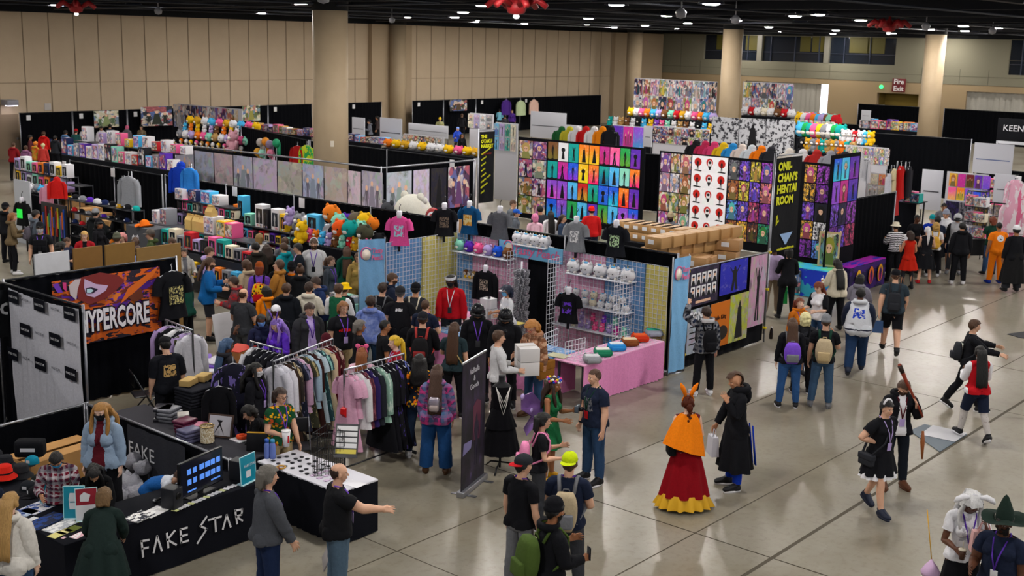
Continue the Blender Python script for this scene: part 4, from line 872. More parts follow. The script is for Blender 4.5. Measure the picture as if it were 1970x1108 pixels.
p=PP(1905,374,1.76,100,0,'hold','m','person in dark green shirt half hidden by the orange costume','tee:darkgreen','pants:denim','medium:auburn');in_hand(p,'l','bin_bag','bulky black plastic bag held by the person in dark green',
'bag',carrier('17181c',.5,.5))
p=PP(1846,388,1.80,85,0,'stand','m','person in black hoodie and white trainers alone at the stall end','hood:black','pants:black','short:hairblack','white',fat=.03)
p=PP(1836,372,1.82,250,0,'stand','l','costumed figure with a white and black robot helmet','hood.varsity:lightgrey,black','pants:darkgrey',None,'grey');p.hat('helmet','lightgrey')
p=PP(1747,409,1.66,100,1,'phone','m','woman in a bright red dress and black tights','tank:b3200e','skirt:b3200e,.60','bob:darkbrown','black');p.legs_(cloth('charcoal'),off=.005,name='tights')
p=PP(1780,399,1.66,85,1,'phone','l','woman with a long white ponytail, black dress and red shoes','tank:black','skirt:black,.48','pony:white','red')
p=PP(1795,391,1.62,75,1,'phone','l','blond person in white shirt with a yellow backpack at the far stall','tee:white','pants:black','curly:blonde','white');bag_on_back(p,'d9a840','yellow backpack on the blond person at the far stall',
w=.28,h=.40)
p=PP(1813,366,1.84,245,0,'stand','m','person in white sports jersey and grey hood at the far stall','hood:white','shorts:navy',None,'white');p.hat('beanie','8a8fa0')
p=PP(1755,376,1.80,295,0,'phone','d','seller in black behind the costume stall counter','ls:black','pants:black','buzz:hairblack')
p=PP(1719,394,1.72,100,0,'phone','m','person in cream hat and black and white top at the costume stall','ls.stripe:white,black','pants:black','short:hairblack','black');p.hat('bucket','cream')
PP(1799,378,1.76,100,0,'phone','d','person in navy top beside the white ponytail','tee:navy','pants:black','short:hairblack','white')
PP(1808,352,1.74,255,0,'stand','m','person in grey shirt far back at the costume stall','tee:grey','pants:black','short:hairblack')
PP(1789,376,1.70,260,0,'stand','l','person in teal cap and blue top far back at the costume stall','ls:royal','pants:black','short:hairblack').hat('cap','teal')
p=PP(1487,447,1.80,100,0,'stand','d','man in lavender t-shirt and khaki trousers behind the sign pole','tee:c6b2dc','pants:8c7a68','buzz:hairblack','cream')
in_hand(p,'r','shopping_bag','green shopping bag held by the man in lavender','bag',carrier('128a3c',.3,.42))
p=PP(1514,452,1.78,95,1,'phone','m','person in long black coat browsing under the black and yellow banner','long:black','pants:black','medium:hairblack','black')
p=PP(868,534,1.86,262,0,'stand','d','seller with long dreadlocks and red sweatshirt behind the pink counter','ls:b0101c','pants:charcoal','vlong:hairblack','black',fat=.02,head=(-15,8),arms=('hang','down'));p.mask('black');p.lanyard('white',
'charcoal');mb=MB();mb.lathe([(.112,1.67),(.118,1.70),(.112,1.73)],20,0,Matrix.Translation((.0,0,0)),1.02,.86,cap=0);p.acc('head_band',mb,cloth('white'))
p=PP(978,551,1.62,205,1,'hold','m','seller in white shirt and white visor beside the keychain rack','elbow:white','pants:navy','curly:navy','black');p.hat('visor','white');p.mask('skyblue')
for (px,py,f,lab,ly) in ((921,590,275,'person in black helmet, respirator and black suit with a purple lanyard',1),(975,597,265,'second masked person in black helmet and black jacket, right of the lanyard one',0)):
 p=PP(px,py,1.82,f,0,'stand','m',lab,'hood:black','pants:black',None,'black',fat=.03);p.hat('helmet','1a1b1f')
 if ly:p.lanyard('violet','darkgrey')
p=PP(1034,612,1.80,225,0,'look','l','man with wavy blond hair in a checked flannel jacket at the counter','hood.plaid:c9a184,8a4a28,5a3a28','pants:denim','curly:b5793a','brown',head=(10,18));p.glasses('red');shoulder_bag(p,
'8a5a20','tan leather bag with fringe hanging on the man in flannel','l',.90,(.36,.12,.30),'darkbrown')
p=PP(963,638,1.76,15,0,'carry','l','man in white shirt with goggles on his hair carrying cartons','ls:cfd0d4','pants:black','short:hairbrown','black');mb=MB();mb.tube([(.11,.06,1.735),(.13,.02,1.74),(.13,-.02,1.74),(.11,
-.06,1.735)],.022,8);p.acc('goggles',mb,plast('black',.15))
qa,qb=p.hand('l'),p.hand('r');q=(qa+qb)/2
for i,(z,lab) in enumerate(((-.10,'white carton at the bottom of the pair carried by the man in white'),(.145,'white carton on top of the pair carried by the man in white'))):
 t=thing('carton',lab,'box',p.wpt(q+V(.12,0,z)),p.face);mb=MB();mb.rbox((-.17,-.21,0),(.17,.21,.235),.006);mb.build('body',mat('d9d7d8',.7),t);mb=MB();mb.box((-.172,-.03,.16),(.172,.03,.237));mb.build('tape',plast('c4bfba'),
t)
p=PP(877,627,1.72,80,1,'stand','l','woman with long brown hair and slate t-shirt with a canvas bag strap','tee.backbar:28393f,white','pants:black','vlong:hairbrown','black',fat=.015,arms=('chin','hang'));shoulder_bag(p,'b59c68',
'canvas crossbody bag on the woman in the slate t-shirt','r',.80,(.2,.08,.24))
p=PP(815,612,1.78,85,0,'phone','l','man in black cap with a red-trimmed backpack at the counter','ls:black','pants:black','short:hairbrown','black',fat=.02);p.hat('cap','22232a',None,True);bag_on_back(p,'1d1d20','black backpack with red straps on the man in the black cap',
'8f2f30',strap='b5403e')
p=PP(769,657,1.68,195,1,'hold','p','person in yellow braided wig and red jacket','ls:9c1226','pants:black','pony:e0b020','black');p.lanyard('lilac')
p=PP(741,628,1.74,20,0,'stand','t','young man in black t-shirt with a big orange print','tee.front:black,orange','pants:black','buzz:hairblack','black')
p=PP(693,631,1.66,20,1,'stand','t','woman with short grey hair in a black cardigan','ls.open:black,lilac','pants:black','medium:hairgrey','black')
p=PP(661,597,1.78,295,0,'stand','l','man with glasses in black t-shirt with a red block logo','tee.bar:black,brightred','pants:khaki','medium:8a5a30','black',fat=.04,head=(10,0));p.glasses();p.lanyard('violet','lilac')
p=PP(594,601,1.82,305,0,'stand','l','dark-haired man in a dark grey fleece jacket looking down','hood.open:2f3034,lilac','pants:darkgrey','short:darkbrown','black',fat=.04,head=(10,10));p.lanyard('purple')
PP(713,584,1.76,90,0,'phone','t','person in blue tie-dye hoodie at the counter corner','hood.dye:5a70b8,8a9ad0','pants:denim','short:darkbrown','white',fat=.02)
p=PP(770,565,1.84,88,0,'stand','l','broad man in black cap and black t-shirt with small white back text','tee.backbar:black,white','pants:charcoal','buzz:hairgrey','black',fat=.06);p.hat('cap','2a2a2e',None,True)
p=PP(735,557,1.76,70,0,'stand','l','man with a slim grey strap pack beside the blue banner','tee:black','pants:black','short:darkbrown','black');bag_on_back(p,'darkgrey','slim grey backpack on the man beside the blue banner',
'grey',w=.22,h=.34,d=.1)
p=PP(751,537,1.80,10,0,'stand','l','bearded man in navy hoodie smiling toward the stall','hood:navy','pants:denim','short:hairbrown','black');p.beard('hairbrown')
p=PP(798,556,1.76,75,0,'phone','m','man in backward black cap at the yellow mesh wall','tee:charcoal','pants:black','short:hairblack','black');p.hat('cap','black',None,True);bag_on_back(p,'black','small black pack with pale strap by the yellow mesh wall',
'cream',w=.22,h=.3,d=.1)
p=PP(818,586,1.74,70,0,'hold','l','man with buzzed hair in navy polo holding pale soft toys','tee:navy','pants:black','buzz:hairbrown','black');p.lanyard('purple')
p=PP(650,563,1.76,85,0,'phone','l','man in green and white track jacket','ls.varsity:1a5a3e,white','pants:darkgrey','short:hairbrown','white')
p=PP(662,562,1.62,60,0,'stand','l','person in bright yellow hat and black top','ls:black','pants:black','short:hairbrown');p.hat('bucket','f2c40a')
p=PP(616,549,1.80,205,0,'phone','l','man with glasses in a navy hooded top looking down','hood:1e2f58','pants:charcoal','short:darkbrown','black',head=(0,15));p.glasses()
PP(593,563,1.74,85,0,'phone','l','man in cream hooded top with a receding crown','hood:d8d2c2','pants:tan','short:darkbrown','white')
PP(563,566,1.74,85,0,'stand','l','man in black puffer jacket seen from behind','hood:14181f','pants:black','short:hairbrown','black',fat=.03)
p=PP(535,522,1.82,175,0,'phone','l','man in a mustard tan hoodie looking up to the left','hood:a06c2c','pants:denim','short:hairbrown','brown',fat=.03,head=(0,-20))
p=PP(504,531,1.72,95,1,'stand','l','person in rust knitted hat and purple top','ls:violet','pants:black','medium:auburn','black');p.hat('beanie','9a4a1a');bag_on_back(p,'e8b818','bright yellow and red patterned backpack in the crowd',
'red',art=garment_mat('spots','e8b818','black','brightred'),strap='black')
p=PP(513,574,1.60,125,1,'stand','m','person in orange jacket with black bobbed hair','hood:ee860f','pants:denim','bob:hairblack','black');bag_on_back(p,'grey','small grey backpack on the person in orange',w=.2,h=.26,d=.1)
p=PP(466,581,1.78,65,0,'hold','l','balding man in charcoal t-shirt carrying a white board','tee:33353a','pants:56585c','bald:hairbrown','black',fat=.02)
t=thing('tote_board','tall white card with a pink oval carried by the balding man','board',(*at(449,735),.12),YAW-pi/2+.5);mb=MB();mb.rbox((-.2,-.01,0),(.2,.01,1.05),.004);mb.build('panel',plast('d8d8de',.4),t,rot=(0,-.12,
0));mb=MB();mb.lathe([(.12,-.012),(.12,.0)],20,0,Matrix.Translation((.05,-.005,.42))@Matrix.Rotation(pi/2,4,'X'),.8,1.3);mb.build('emblem',plast('b878a0'),t,rot=(0,-.12,0))
p=PP(454,557,1.72,190,1,'phone','l','person in plum checked scarf looking along the stall','hood.plaid:6a3a40,red,darkgrey','pants:charcoal','short:darkbrown','black')
PP(473,525,1.74,150,0,'stand','l','person in beige hooded coat with tousled brown hair','hood:b5a488','pants:khaki','medium:hairbrown','black')
PP(489,490,1.80,130,0,'stand','l','dark-haired man in dark brown jacket before the figure shelf','hood:2a2622','pants:black','short:hairblack','black')
p=PP(396,524,1.84,10,0,'phone','l','long-haired bearded man in bright blue jacket and black shorts','long.tex:1668b0','shorts:charcoal','long:hairbrown','black',fat=.03);p.beard('hairbrown');phone(p,'l','phone in the hand of the man in the bright blue jacket')
p=PP(397,503,1.78,15,0,'stand','l','brown-haired man behind the blue jacket in a pale top','hood:lilac','pants:denim','short:hairbrown','white')
PP(350,507,1.66,300,1,'hold','l','dark-haired woman in pale grey jacket facing the camera','hood.open:b5b3ac,grey','pants:denim','long:darkbrown','black')
PP(356,562,1.64,160,0,'hold','l','person in dark green jacket half hidden behind the black drape end','hood:12443a','pants:black','short:hairbrown','black')
p=PP(600,478,1.84,275,0,'stand','l','big bearded man in white shirt with headphones and lanyard','tee:c8c8cc','pants:charcoal','short:hairbrown','black',fat=.06);p.beard('hairbrown');p.lanyard('purple','black');mb=MB();mb.tube([(0,
.095*math.sin(t),1.64+.14*math.cos(t)) for t in np.linspace(-1.6,1.6,14)],.012,6);[mb.ell((0,s*.092,1.62),(.03,.02,.035)) for s in (1,-1)];p.acc('headphones',mb,plast('white'))
p=PP(597,452,1.86,240,0,'stand','l','man with black beard in navy t-shirt behind the white shirt','tee:14204a','pants:black','short:hairblack','black',fat=.02);p.beard('hairblack')
PP(632,510,1.72,340,1,'stand','l','woman in slate jacket looking right with a purple lanyard','hood:3a4048','pants:black','pony:hairbrown','black').lanyard('violet')
PP(664,490,1.74,100,1,'stand','l','person with very long brown hair in a green top','hood:0f4a3c','pants:black','vlong:hairbrown','black')
p=PP(683,500,1.66,280,1,'reachl','l','person in a fuzzy tan animal onesie by the blue banner','hood:b09050','flare:b09050','medium:hairbrown','tan',fat=.03);p.glasses()
p=PP(572,488,1.78,195,0,'stand','l','man in black suit jacket among the crowd','long.open:141a24,lilac','pants:black','short:hairblack','black')
PP(557,490,1.74,150,0,'stand','l','person in turquoise hoodie beside the black suit jacket','hood:1295a0','pants:black','short:hairbrown','black',fat=.02)
PP(494,474,1.74,95,0,'stand','l','blond-haired person in white t-shirt facing the figure shelf','tee:d4d2d0','pants:denim','medium:8a6a38','white')
PP(544,478,1.76,100,0,'stand','l','person in grey hooded top leaning over the goods','hood:6b6d74','pants:black','short:hairbrown','black')
PP(573,531,1.70,90,1,'stand','l','person with hair in a bun and wide black top','hood:15181c','pants:black','bun:hairbrown','black',fat=.03)
PP(524,495,1.68,110,1,'stand','m','person with long wavy dark hair and dark top','ls:2b2420','pants:black','wavy:darkbrown','black')
p=PP(556,531,1.68,90,0,'stand','m','person in black knitted hat with an orange collar','ls:charcoal','pants:black','short:hairblack','black');p.hat('beanie','black');mb=MB();mb.lathe([(.075,1.47),(.085,1.50),(.075,1.52)],
14,0,Matrix.Translation((-.02,0,0)),1,1.1,cap=0);p.acc('collar',mb,cloth('orange'),'chest')
p=PP(556,455,1.72,85,1,'stand','l','person in fluffy pink animal hat','ls:hotpink','pants:black','wavy:hairbrown','black');p.hat('beanie','hotpink');p.ears('hotpink','bear')
PP(540,522,1.70,95,1,'stand','m','brown-haired person behind the mustard hoodie','ls:black','pants:black','long:darkbrown','black')
p=PP(425,441,1.76,275,0,'stand','t','bearded seller in dark top behind the boxed figures','ls:1a2436','pants:black','short:hairblack','black');p.beard('hairblack')
p=PP(459,441,1.80,95,0,'stand','m','man in black with white shoulder straps facing the figure shelf','tee:black','pants:black','short:hairblack','black',fat=.05);p.hat('cap','black',None,True);mb=MB();[mb.tube([(-.165,s*.14,
1.44),(-.19,s*.02,1.2)],.010,5) for s in (1,-1)];p.acc('straps',mb,cloth('lightgrey'),'chest')
PP(158,484,1.66,285,1,'hold','p','blond woman in red top and black waistcoat','ls.open:9c1822,black','pants:black','long:blonde','black',fat=.03)
PP(124,498,1.52,340,0,'hold','l','boy with brown hair resting his chin on his hand','ls:2a3048','pants:black','short:hairbrown','black')
PP(112,508,1.60,60,1,'stand','l','person with tousled black hair behind the white board','ls:3a3a40','pants:black','curly:hairblack','black')
p=PP(184,462,1.66,340,1,'stand','t','woman in black headscarf and long black coat','hood:15151a','skirt:15151a,.2','medium:hairblack','black');p.hat('beanie','15151a')
p=PP(175,442,1.80,70,0,'phone','l','person in grey cap and dark jacket before the cap rack','hood:14181a','pants:black','short:hairblack','black',fat=.05);p.hat('cap','85878c','grey')
p=PP(72,474,1.80,280,0,'stand','l','man in black vest and pale skull mask with a lanyard','tee:17191d','pants:black','short:hairblack','black',fat=.03);p.hat('beanie','black');p.mask('lightgrey');p.lanyard('violet','lightgrey');mb=MB();mb.rbox((.10,
-.16,1.08),(.18,.16,1.38),.02);[mb.rbox((.16,y,1.10),(.21,y+.09,1.22),.01) for y in (-.15,-.045,.06)];p.acc('chest_rig',mb,cloth('black'),'chest')
p=PP(60,448,1.78,40,0,'stand','m','person in slate grey hoodie with short black hair','hood:59626e','pants:black','short:hairblack','black');bag_on_back(p,'5a5560','grey backpack on the person in the slate hoodie',w=.26,
h=.36)
PP(14,456,1.70,30,1,'phone','l','ginger-haired person in olive brown top at the left edge','hood:6a5a42','pants:black','medium:8a5a30','white')
PP(2,438,1.74,60,0,'stand','m','person in black at the far left edge behind the ginger one','hood:black','pants:black','short:hairblack','black').hat('cap','black')
p=PP(220,487,1.72,80,0,'stand','l','person in olive green knitted hat','hood:5a5a48','pants:black','short:hairbrown','black');p.hat('beanie','55584a')
PP(232,484,1.66,250,1,'stand','p','pale-faced person with pinkish hair behind the olive hat','ls:maroon','pants:black','medium:c07a78','black')
p=PP(249,492,1.64,95,1,'stand','l','brown-haired person wearing white cat ears','ls:black','pants:black','long:hairbrown','black');p.ears('white','cat')
p=PP(281,477,1.78,190,0,'stand','l','man in grey flat cap and olive green jacket','hood:3c4a2a','pants:black','short:hairbrown','black');p.hat('cap','5a5550')
p=PP(320,487,1.74,335,0,'look','l','man in red jacket and plum scarf looking down at the goods','hood:8a1f26','pants:black','short:hairbrown','black',head=(0,15));p.glasses()
p=PP(262,508,1.56,120,1,'stand','l','person in pale blue top behind the brown cardboard panel','ls:7a90d0','pants:black','short:hairbrown','black')
p=PP(302,519,1.50,20,1,'stand','l','child in a white and pink fluffy hat by the brown panel','hood:palepink','pants:black','short:hairbrown','black');p.hat('bucket','e8d8e4')
p=PP(221,435,1.76,170,0,'phone','m','man with black face mask beside the cap rack','hood:17191c','pants:black','short:darkbrown','black');p.mask('black')
p=PP(207,812,1.74,265,1,'stand','p','woman with long wavy ginger hair in a pale denim jacket','hood.open:8ba0b8,maroon','pants:black','wavy:a5763a','black',fat=.06,head=(0,8));p.mask('black')
p=PP(125,893,1.56,285,0,'hold','m','young man with blue face mask and red checked shirt sorting stock','ls.plaid:7a1c30,white,navy','pants:black','short:hairblack','black',head=(0,25),lean=18);p.mask('3a9ad0')
p=PP(172,926,1.42,285,1,'bend','m','person with long black hair bowed over the stall in a black leather jacket','hood:0c0d10','pants:black','wavy:hairblack','black',head=(0,20),lean=40)
p=PP(218,962,1.50,100,1,'bend','l','person in dark green cardigan bowed over the black counter from the front','long:1c2a28','pants:black','bob:6a5030','black',lean=38,fat=.03);p.skirt(cloth('1c2a28'),1.05,.55,.19,.32,9,
.04,'cardigan_hem',bone='pel')
p=PP(36,997,1.66,82,1,'stand','p','woman with long blond hair and a white sweater at the bottom left','hood:cbc8c2','pants:denim','vlong:a8834c','white',fat=.06);shoulder_bag(p,'charcoal','dark shoulder bag on the woman in the white sweater',
'l',.95,(.2,.1,.2))
p=PP(360,905,1.25,355,0,'bend','l','man in blue t-shirt with white dyed shoulders bent double behind the screen','tee.fade:1d5aa0,c6ccd8','pants:black','short:hairbrown','black',lean=78,fat=.02,xy=at(303,938,.95),arms=('down',
'down'))
p=PP(528,921,1.80,30,0,'stand','l','grey-haired man in a dark grey quarter-zip sweater and jeans','ls:4a4d54','pants:1c2a4a','medium:6a6660','black',fat=.025,arms=('down','down'));p.lanyard('purple')
p=PP(664,909,1.76,20,0,'stand','l','balding man in black t-shirt reaching his right hand forward','tee:15161a','pants:52687c','bald:darkbrown','black',fat=.04,arms=('hang','fwd'));p.lanyard('violet')
in_hand(p,'l','poster_sleeve','clear sleeve with a rolled print held low by the balding man','poster',lambda t:(MB().rbox((-.01,-.12,-.55),(.01,.12,.05),.004).build('sleeve',mat('b9b4b8',.2),t,rot=(.4,.3,0)),MB().box((-.012,
-.06,-.25),(.012,.10,.02)).build('print',plast('9a5a48'),t,rot=(.4,.3,0)))[0])
p=PP(545,768,1.66,315,1,'hold','l','woman with glasses in a dark green shirt printed with yellow flowers','tee.spots:174a2c,gold,rust','pants:khaki','medium:darkbrown','black',fat=.02,arms=('down','hold'),head=(10,0));p.glasses();p.lanyard('violet',
'lilac')
def bigcup(t):mb=MB();mb.lathe([(.042,-.12),(.062,.10)],16);mb.build('cup',plast('e6e4e8'),t);mb=MB();mb.lathe([(.066,.10),(.066,.115),(1e-4,.118)],16);mb.build('lid',plast('f2f2f4'),t);mb=MB();mb.box((.05,-.012,-.06),(.058,
.012,.05));mb.build('stripe',plast('red'),t)
in_hand(p,'r','drink_cup','large white foam cup with a red mark held by the woman in the flowered shirt','cup',bigcup,(.02,0,-.02))
p=PP(488,797,1.40,195,1,'bend','l','person with curly black hair in black bent over the merchandise table','ls:17181c','pants:black','curly:hairblack','black',lean=48,arms=('table','table'))
p=PP(497,722,1.66,345,1,'stand','l','person with white face mask and dark hair under the clothes rails','hood:16171d','pants:black','wavy:hairblack','black',fat=.03);p.mask('white');p.lanyard('violet')
p=PP(325,683,1.76,125,0,'stand','l','seller in black cap and black t-shirt with gold print on the back','elbow.back:15171e,c9a468','pants:black','short:hairblack','black',fat=.03,head=(0,15));p.hat('cap','1a1a1e')
p=PP(438,678,1.70,40,1,'hold','d','person with long blue and silver braids and grey sleeves','hood:2a2a30','pants:black','vlong:3a5578','black',arms=('up','hold'))
p=PP(540,633,1.64,235,1,'hold','p','costumed person in long lilac wig with antlers, headset and purple coat','long:5a2fb8','skirt:5a2fb8,.4','vlong:9a7ad8','purple',head=(0,15));p.hair('wavy','9a7ad8')
mb=MB();[mb.tube([(.0,s*.05,1.76),(-.01,s*.08,1.86),(-.02,s*.14,1.96)],[.012,.014,.008],7) for s in (1,-1)];[mb.lathe([(.05,-.015),(.05,.015)],14,0,Matrix.Translation((0,s*.10,1.64))@Matrix.Rotation(pi/2,4,'X')) for s in (1,
-1)];p.acc('antler_headset',mb,plast('7d5ac4'))
p=PP(505,628,1.60,285,1,'phone','d','dark-haired person in blue face mask beside the lilac wig','hood:1f2440','pants:black','bob:hairblack','black');p.mask('6a9ad8')
p=PP(521,616,1.66,100,0,'stand','l','person in a white cap behind the antlers','ls:16181e','pants:black','short:hairbrown','black');p.hat('cap','white')
p=PP(702,684,1.66,90,1,'stand','p','woman with long ginger hair and pink bear ears behind the clothes rail','ls:palepink','pants:palepink','vlong:8a4f28','pink');p.ears('f06a9a','bear')
p=PP(813,691,1.70,95,1,'stand','l','person with long curly black hair in dark jeans and white trainers','tee.spots:1d2230,gold,orange','pants:1f2d44','wavy:hairblack','white')
p=PP(848,711,1.72,85,1,'stand','l','woman in purple checked flannel and flared jeans','hood.plaid:5a3a68,hotpink,4a78a0','flare:1f4a80','vlong:4a3226','brown',fat=.045);bag_on_back(p,'c0b0b8','small shiny silver backpack on the woman in flannel',
'a89a98',w=.20,h=.24,d=.09,art=metal('c8bcc8',.25),z=1.18)
p=PP(632,664,1.66,95,1,'stand','l','person in maroon knitted hat behind the clothes rail','hood:3a1a22','pants:black','medium:maroon','black');p.hat('beanie','4a1420')
p=PP(1131,392,1.76,95,0,'stand','l','person in red cap, red top and navy braces','ls:c01a1c','pants:navy','short:hairblack','black',fat=.04);p.hat('cap','brightred',None,True)
p=PP(1283,397,1.78,275,0,'stand','d','bearded seller in tan beanie and grey hoodie behind the cartons','hood:6d7078','pants:black','buzz:hairblack','black',fat=.03);p.hat('beanie','9a8a70');p.beard('hairblack')
PP(978,385,1.80,330,0,'stand','l','man with receding brown hair before the bright print wall','ls:5a6068','pants:black','short:hairbrown','black')
PP(985,404,1.66,350,0,'stand','l','person in blue cap sitting low at the figure stall','hood:59606a','pants:black','short:hairbrown','black').hat('cap','1f56b8')
PP(1032,394,1.78,110,0,'stand','m','person with short black hair in dark grey before the prints','ls:32363e','pants:black','short:hairblack','black')
PP(1023,410,1.70,100,1,'stand','l','person with bright pink hair before the prints','ls:palepink','pants:black','medium:f07aa8','black')
PP(1053,403,1.70,105,1,'stand','l','person in black with long black hair before the prints','ls:white','pants:black','vlong:hairblack','black')
PP(1075,409,1.66,340,1,'stand','l','seated woman with dark hair looking right at the figure stall','ls:30405a','pants:black','long:darkbrown','black')
FAR=[(70,296,1.74,90,0,'l','person in bright red jacket at the leftmost wall stall','hood:c81a18','short:hairbrown'),(111,292,1.74,70,0,'m','person in pale blue vest at the leftmost wall stall','hood:5f86b5','short:hairblack'),
(132,289,1.7,80,0,'l','person in red cap by the wall stall','ls:2a5a58','short:hairbrown'),(149,282,1.74,300,0,'l','person in white shirt at the wall stall','tee:c8c6cc','short:hairblack'),(181,281,1.76,280,0,'m','person in white hoodie leaning on the wall stall',
'hood:d8d4dc','short:hairblack'),(12,320,1.7,80,0,'l','person in dark red hoodie at the left edge','hood:8a1a22','short:hairbrown'),(37,325,1.6,90,1,'l','person in mauve hood near the left edge','hood:8a5a80','short:hairbrown'),
(54,316,1.66,60,1,'m','person in orange and yellow top near the left edge','hood.dye:e05a28,b5b840','short:orange'),(70,319,1.6,90,1,'l','blond person near the left edge stall','ls:c8403a','short:paleblonde'),(92,303,1.7,
80,0,'m','person in dark clothes beside the pale blue vest','hood:23262c','short:hairblack'),(44,304,1.7,20,1,'t','person with dark hair beside the bright red jacket','ls:5a2a30','short:hairblack'),(197,276,1.74,100,0,'m',
'person in dark grey shirt beside the white hoodie','tee:3d424c','short:hairblack'),(230,277,1.66,90,1,'l','pink-haired person before the black wall drape','hood:7d7880','medium:d8628a'),(244,270,1.72,270,1,'l','blond person in dark green at the wall stall',
'hood:12352a','medium:b5924a'),(258,275,1.7,260,1,'l','dark-haired woman in brown patterned top at the wall stall','ls.dye:6a5a48,8a7a60','long:hairblack'),(697,244,1.76,190,0,'m','person in grey jacket and dark cap by the white grid panel',
'hood:595c66','short:hairblack'),(711,236,1.74,180,1,'m','person in dark dress beside the grey jacket','ls:3a3030','medium:hairblack'),(831,233,1.7,280,0,'l','person in yellow hard hat behind the white panel','ls:8a8a60',
'short:hairbrown'),(873,224,1.76,90,0,'l','person in black with pale collar at the second wall stall','hood.open:141418,white','short:hairbrown'),(866,250,1.66,280,1,'l','person in blue hood among the print racks','hood:2a4ab8',
'medium:6a8ad8'),(875,262,1.66,300,1,'m','woman with black hair seated among the print racks','ls:17181c','long:hairblack'),(945,211,1.7,90,1,'m','person in light blue top at the t-shirt stall','ls:7ac0d8','short:hairblack'),
(969,212,1.7,270,1,'l','person in purple hoodie at the t-shirt stall','hood:4a2a80','medium:hairbrown'),(528,244,1.7,90,1,'l','person in yellow-green top with red hair at the wall stall','ls:b5c04a','medium:a03a18'),(956,
222,1.7,100,0,'t','person in dark clothes at the t-shirt stall','ls:2a2a30','short:hairblack'),(903,211,1.7,270,0,'l','person with orange cap beside the t-shirt stall','ls:2f3a55','short:orange')]
for i,(px,py,h,f,sx,sk,lab,top,hair) in enumerate(FAR):
 p=PP(px,py,h,f,sx,'phone' if i%2 else 'stand',sk,lab,top,'pants:black',hair,'black',lod=1)
 if 'cap ' in lab or 'hat ' in lab:p.hat('cap','red' if 'red' in lab else 'yellow' if 'yellow' in lab else 'orange' if 'orange' in lab else 'black')
 # ================================================================= shared stock of things for the stalls
RX,RY=-pi/2,0.
def sheet_pts(p0,p1,z0,z1,amp=.03,wl=.22,nz=5,gather=0.):
 p0,p1=Vector((*p0,0)),Vector((*p1,0));d=p1-p0;L=d.length;d.normalize();n=Vector((-d.y,d.x,0));k=max(4,int(L/.06));P=[]
 for i in range(nz+1):
  u=i/nz;z=z1+(z0-z1)*u;row=[]
  for j in range(k+1):s=L*j/k;a=amp*(.35+.65*u)*(math.sin(2*pi*s/wl+math.sin(s*3.1)*1.2)+.4*math.sin(2*pi*s/wl*2.3+1));q=p0+d*s+n*a;row.append((q.x,q.y,z))
  P.append(row)
 return P
DRP=drapem('0d0f15');POST=metal('9a9ca4',.4);NUMW=plast('d8d8dc')
def drape(p0,p1,h,label,m=None,posts=2,rail=True,cat='drape',tag=True):
 t=thing('pipe_drape',label,cat);mb=MB();P=sheet_pts(p0,p1,.03,h-.02,.035,.26);mb.grid(P);mb.grid([[(x,y,z) for x,y,z in r_] for r_ in P]);mb.build('drape',m or DRP,t)
 if rail:mb=MB();mb.tube([(*p0,h),(*p1,h)],.02,8);mb.build('rail',POST if h<1.2 else plast('1a1c22'),t)
 for i in range(posts):
  u=i/max(1,posts-1);x,y=p0[0]+(p1[0]-p0[0])*u,p0[1]+(p1[1]-p0[1])*u;mb=MB();mb.tube([(x,y,.01),(x,y,h+.03)],.024,8);mb.lathe([(.2,0),(.2,.012)],12,0,Matrix.Translation((x,y,0)));mb.build('post',POST,t)
 return t
def number_tag(x,y,z,rz,label):t=link('number_card',MB().rbox((-.11,-.012,-.13),(.11,.0,.13),.004).mesh('number_card',NUMW),None,(x,y,z),rz,label,'sign','stall number cards on the drapes'); return t
def counter(x0,y0,x1,y1,h,label,skirt,top=None,sides='lfrb',cat='table',pleat=.018,over=None):
 t=thing('draped_table',label,cat);mb=MB();mb.rbox((x0,y0,h-.03),(x1,y1,h),.008);mb.build('tabletop',top or skirt,t)
 S=dict(f=((x0,y0),(x1,y0)),r=((x1,y0),(x1,y1)),b=((x1,y1),(x0,y1)),l=((x0,y1),(x0,y0)))
 mb=MB()
 for k in sides:mb.grid(sheet_pts(*S[k],.015,h-.015,pleat,.13,4))
 mb.build('table_skirt',skirt,t)
 mb=MB();[mb.box((x-.02,y-.02,0),(x+.02,y+.02,h-.03)) for x in (x0+.08,x1-.08) for y in (y0+.08,y1-.08)];mb.box((x0+.06,y0+.06,h-.06),(x1-.06,y1-.06,h-.03));mb.build('leg_frame',metal('6a6c72'),t); return t
def _man(x,z,s,cape=False,arms=0,wide=.5):
 P=[(-.10*wide*2,0),(-.04,0),(0,.38),(.04,0),(.10*wide*2,0),(.09,.5),(.10,.70)]+([(.24,.95),(.20,.98)] if arms&1 else [(.19,.42),(.22,.44)])+[(.12,.80),(.05,.83),(.055,.90),(.0,.98),(-.055,.90),(-.05,.83),(-.12,.80)]+([(-.22,
.98),(-.25,.95)] if arms&2 else [(-.22,.44),(-.19,.42)])+[(-.10,.70),(-.09,.5)]
 if cape:P=[(-.26,.0),(.26,.0),(.14,.60),(.12,.80),(.05,.83),(.055,.90),(0,.98),(-.055,.90),(-.05,.83),(-.12,.80),(-.14,.6)]
 return [(x+a*s,z+b*s) for a,b in P]
def _ell(cx,cz,rx,rz,n=18,a0=0,a1=2*pi): return [(cx+rx*math.cos(a0+(a1-a0)*i/(n-(a1-a0<6.2))),cz+rz*math.sin(a0+(a1-a0)*i/(n-(a1-a0<6.2)))) for i in range(n)]
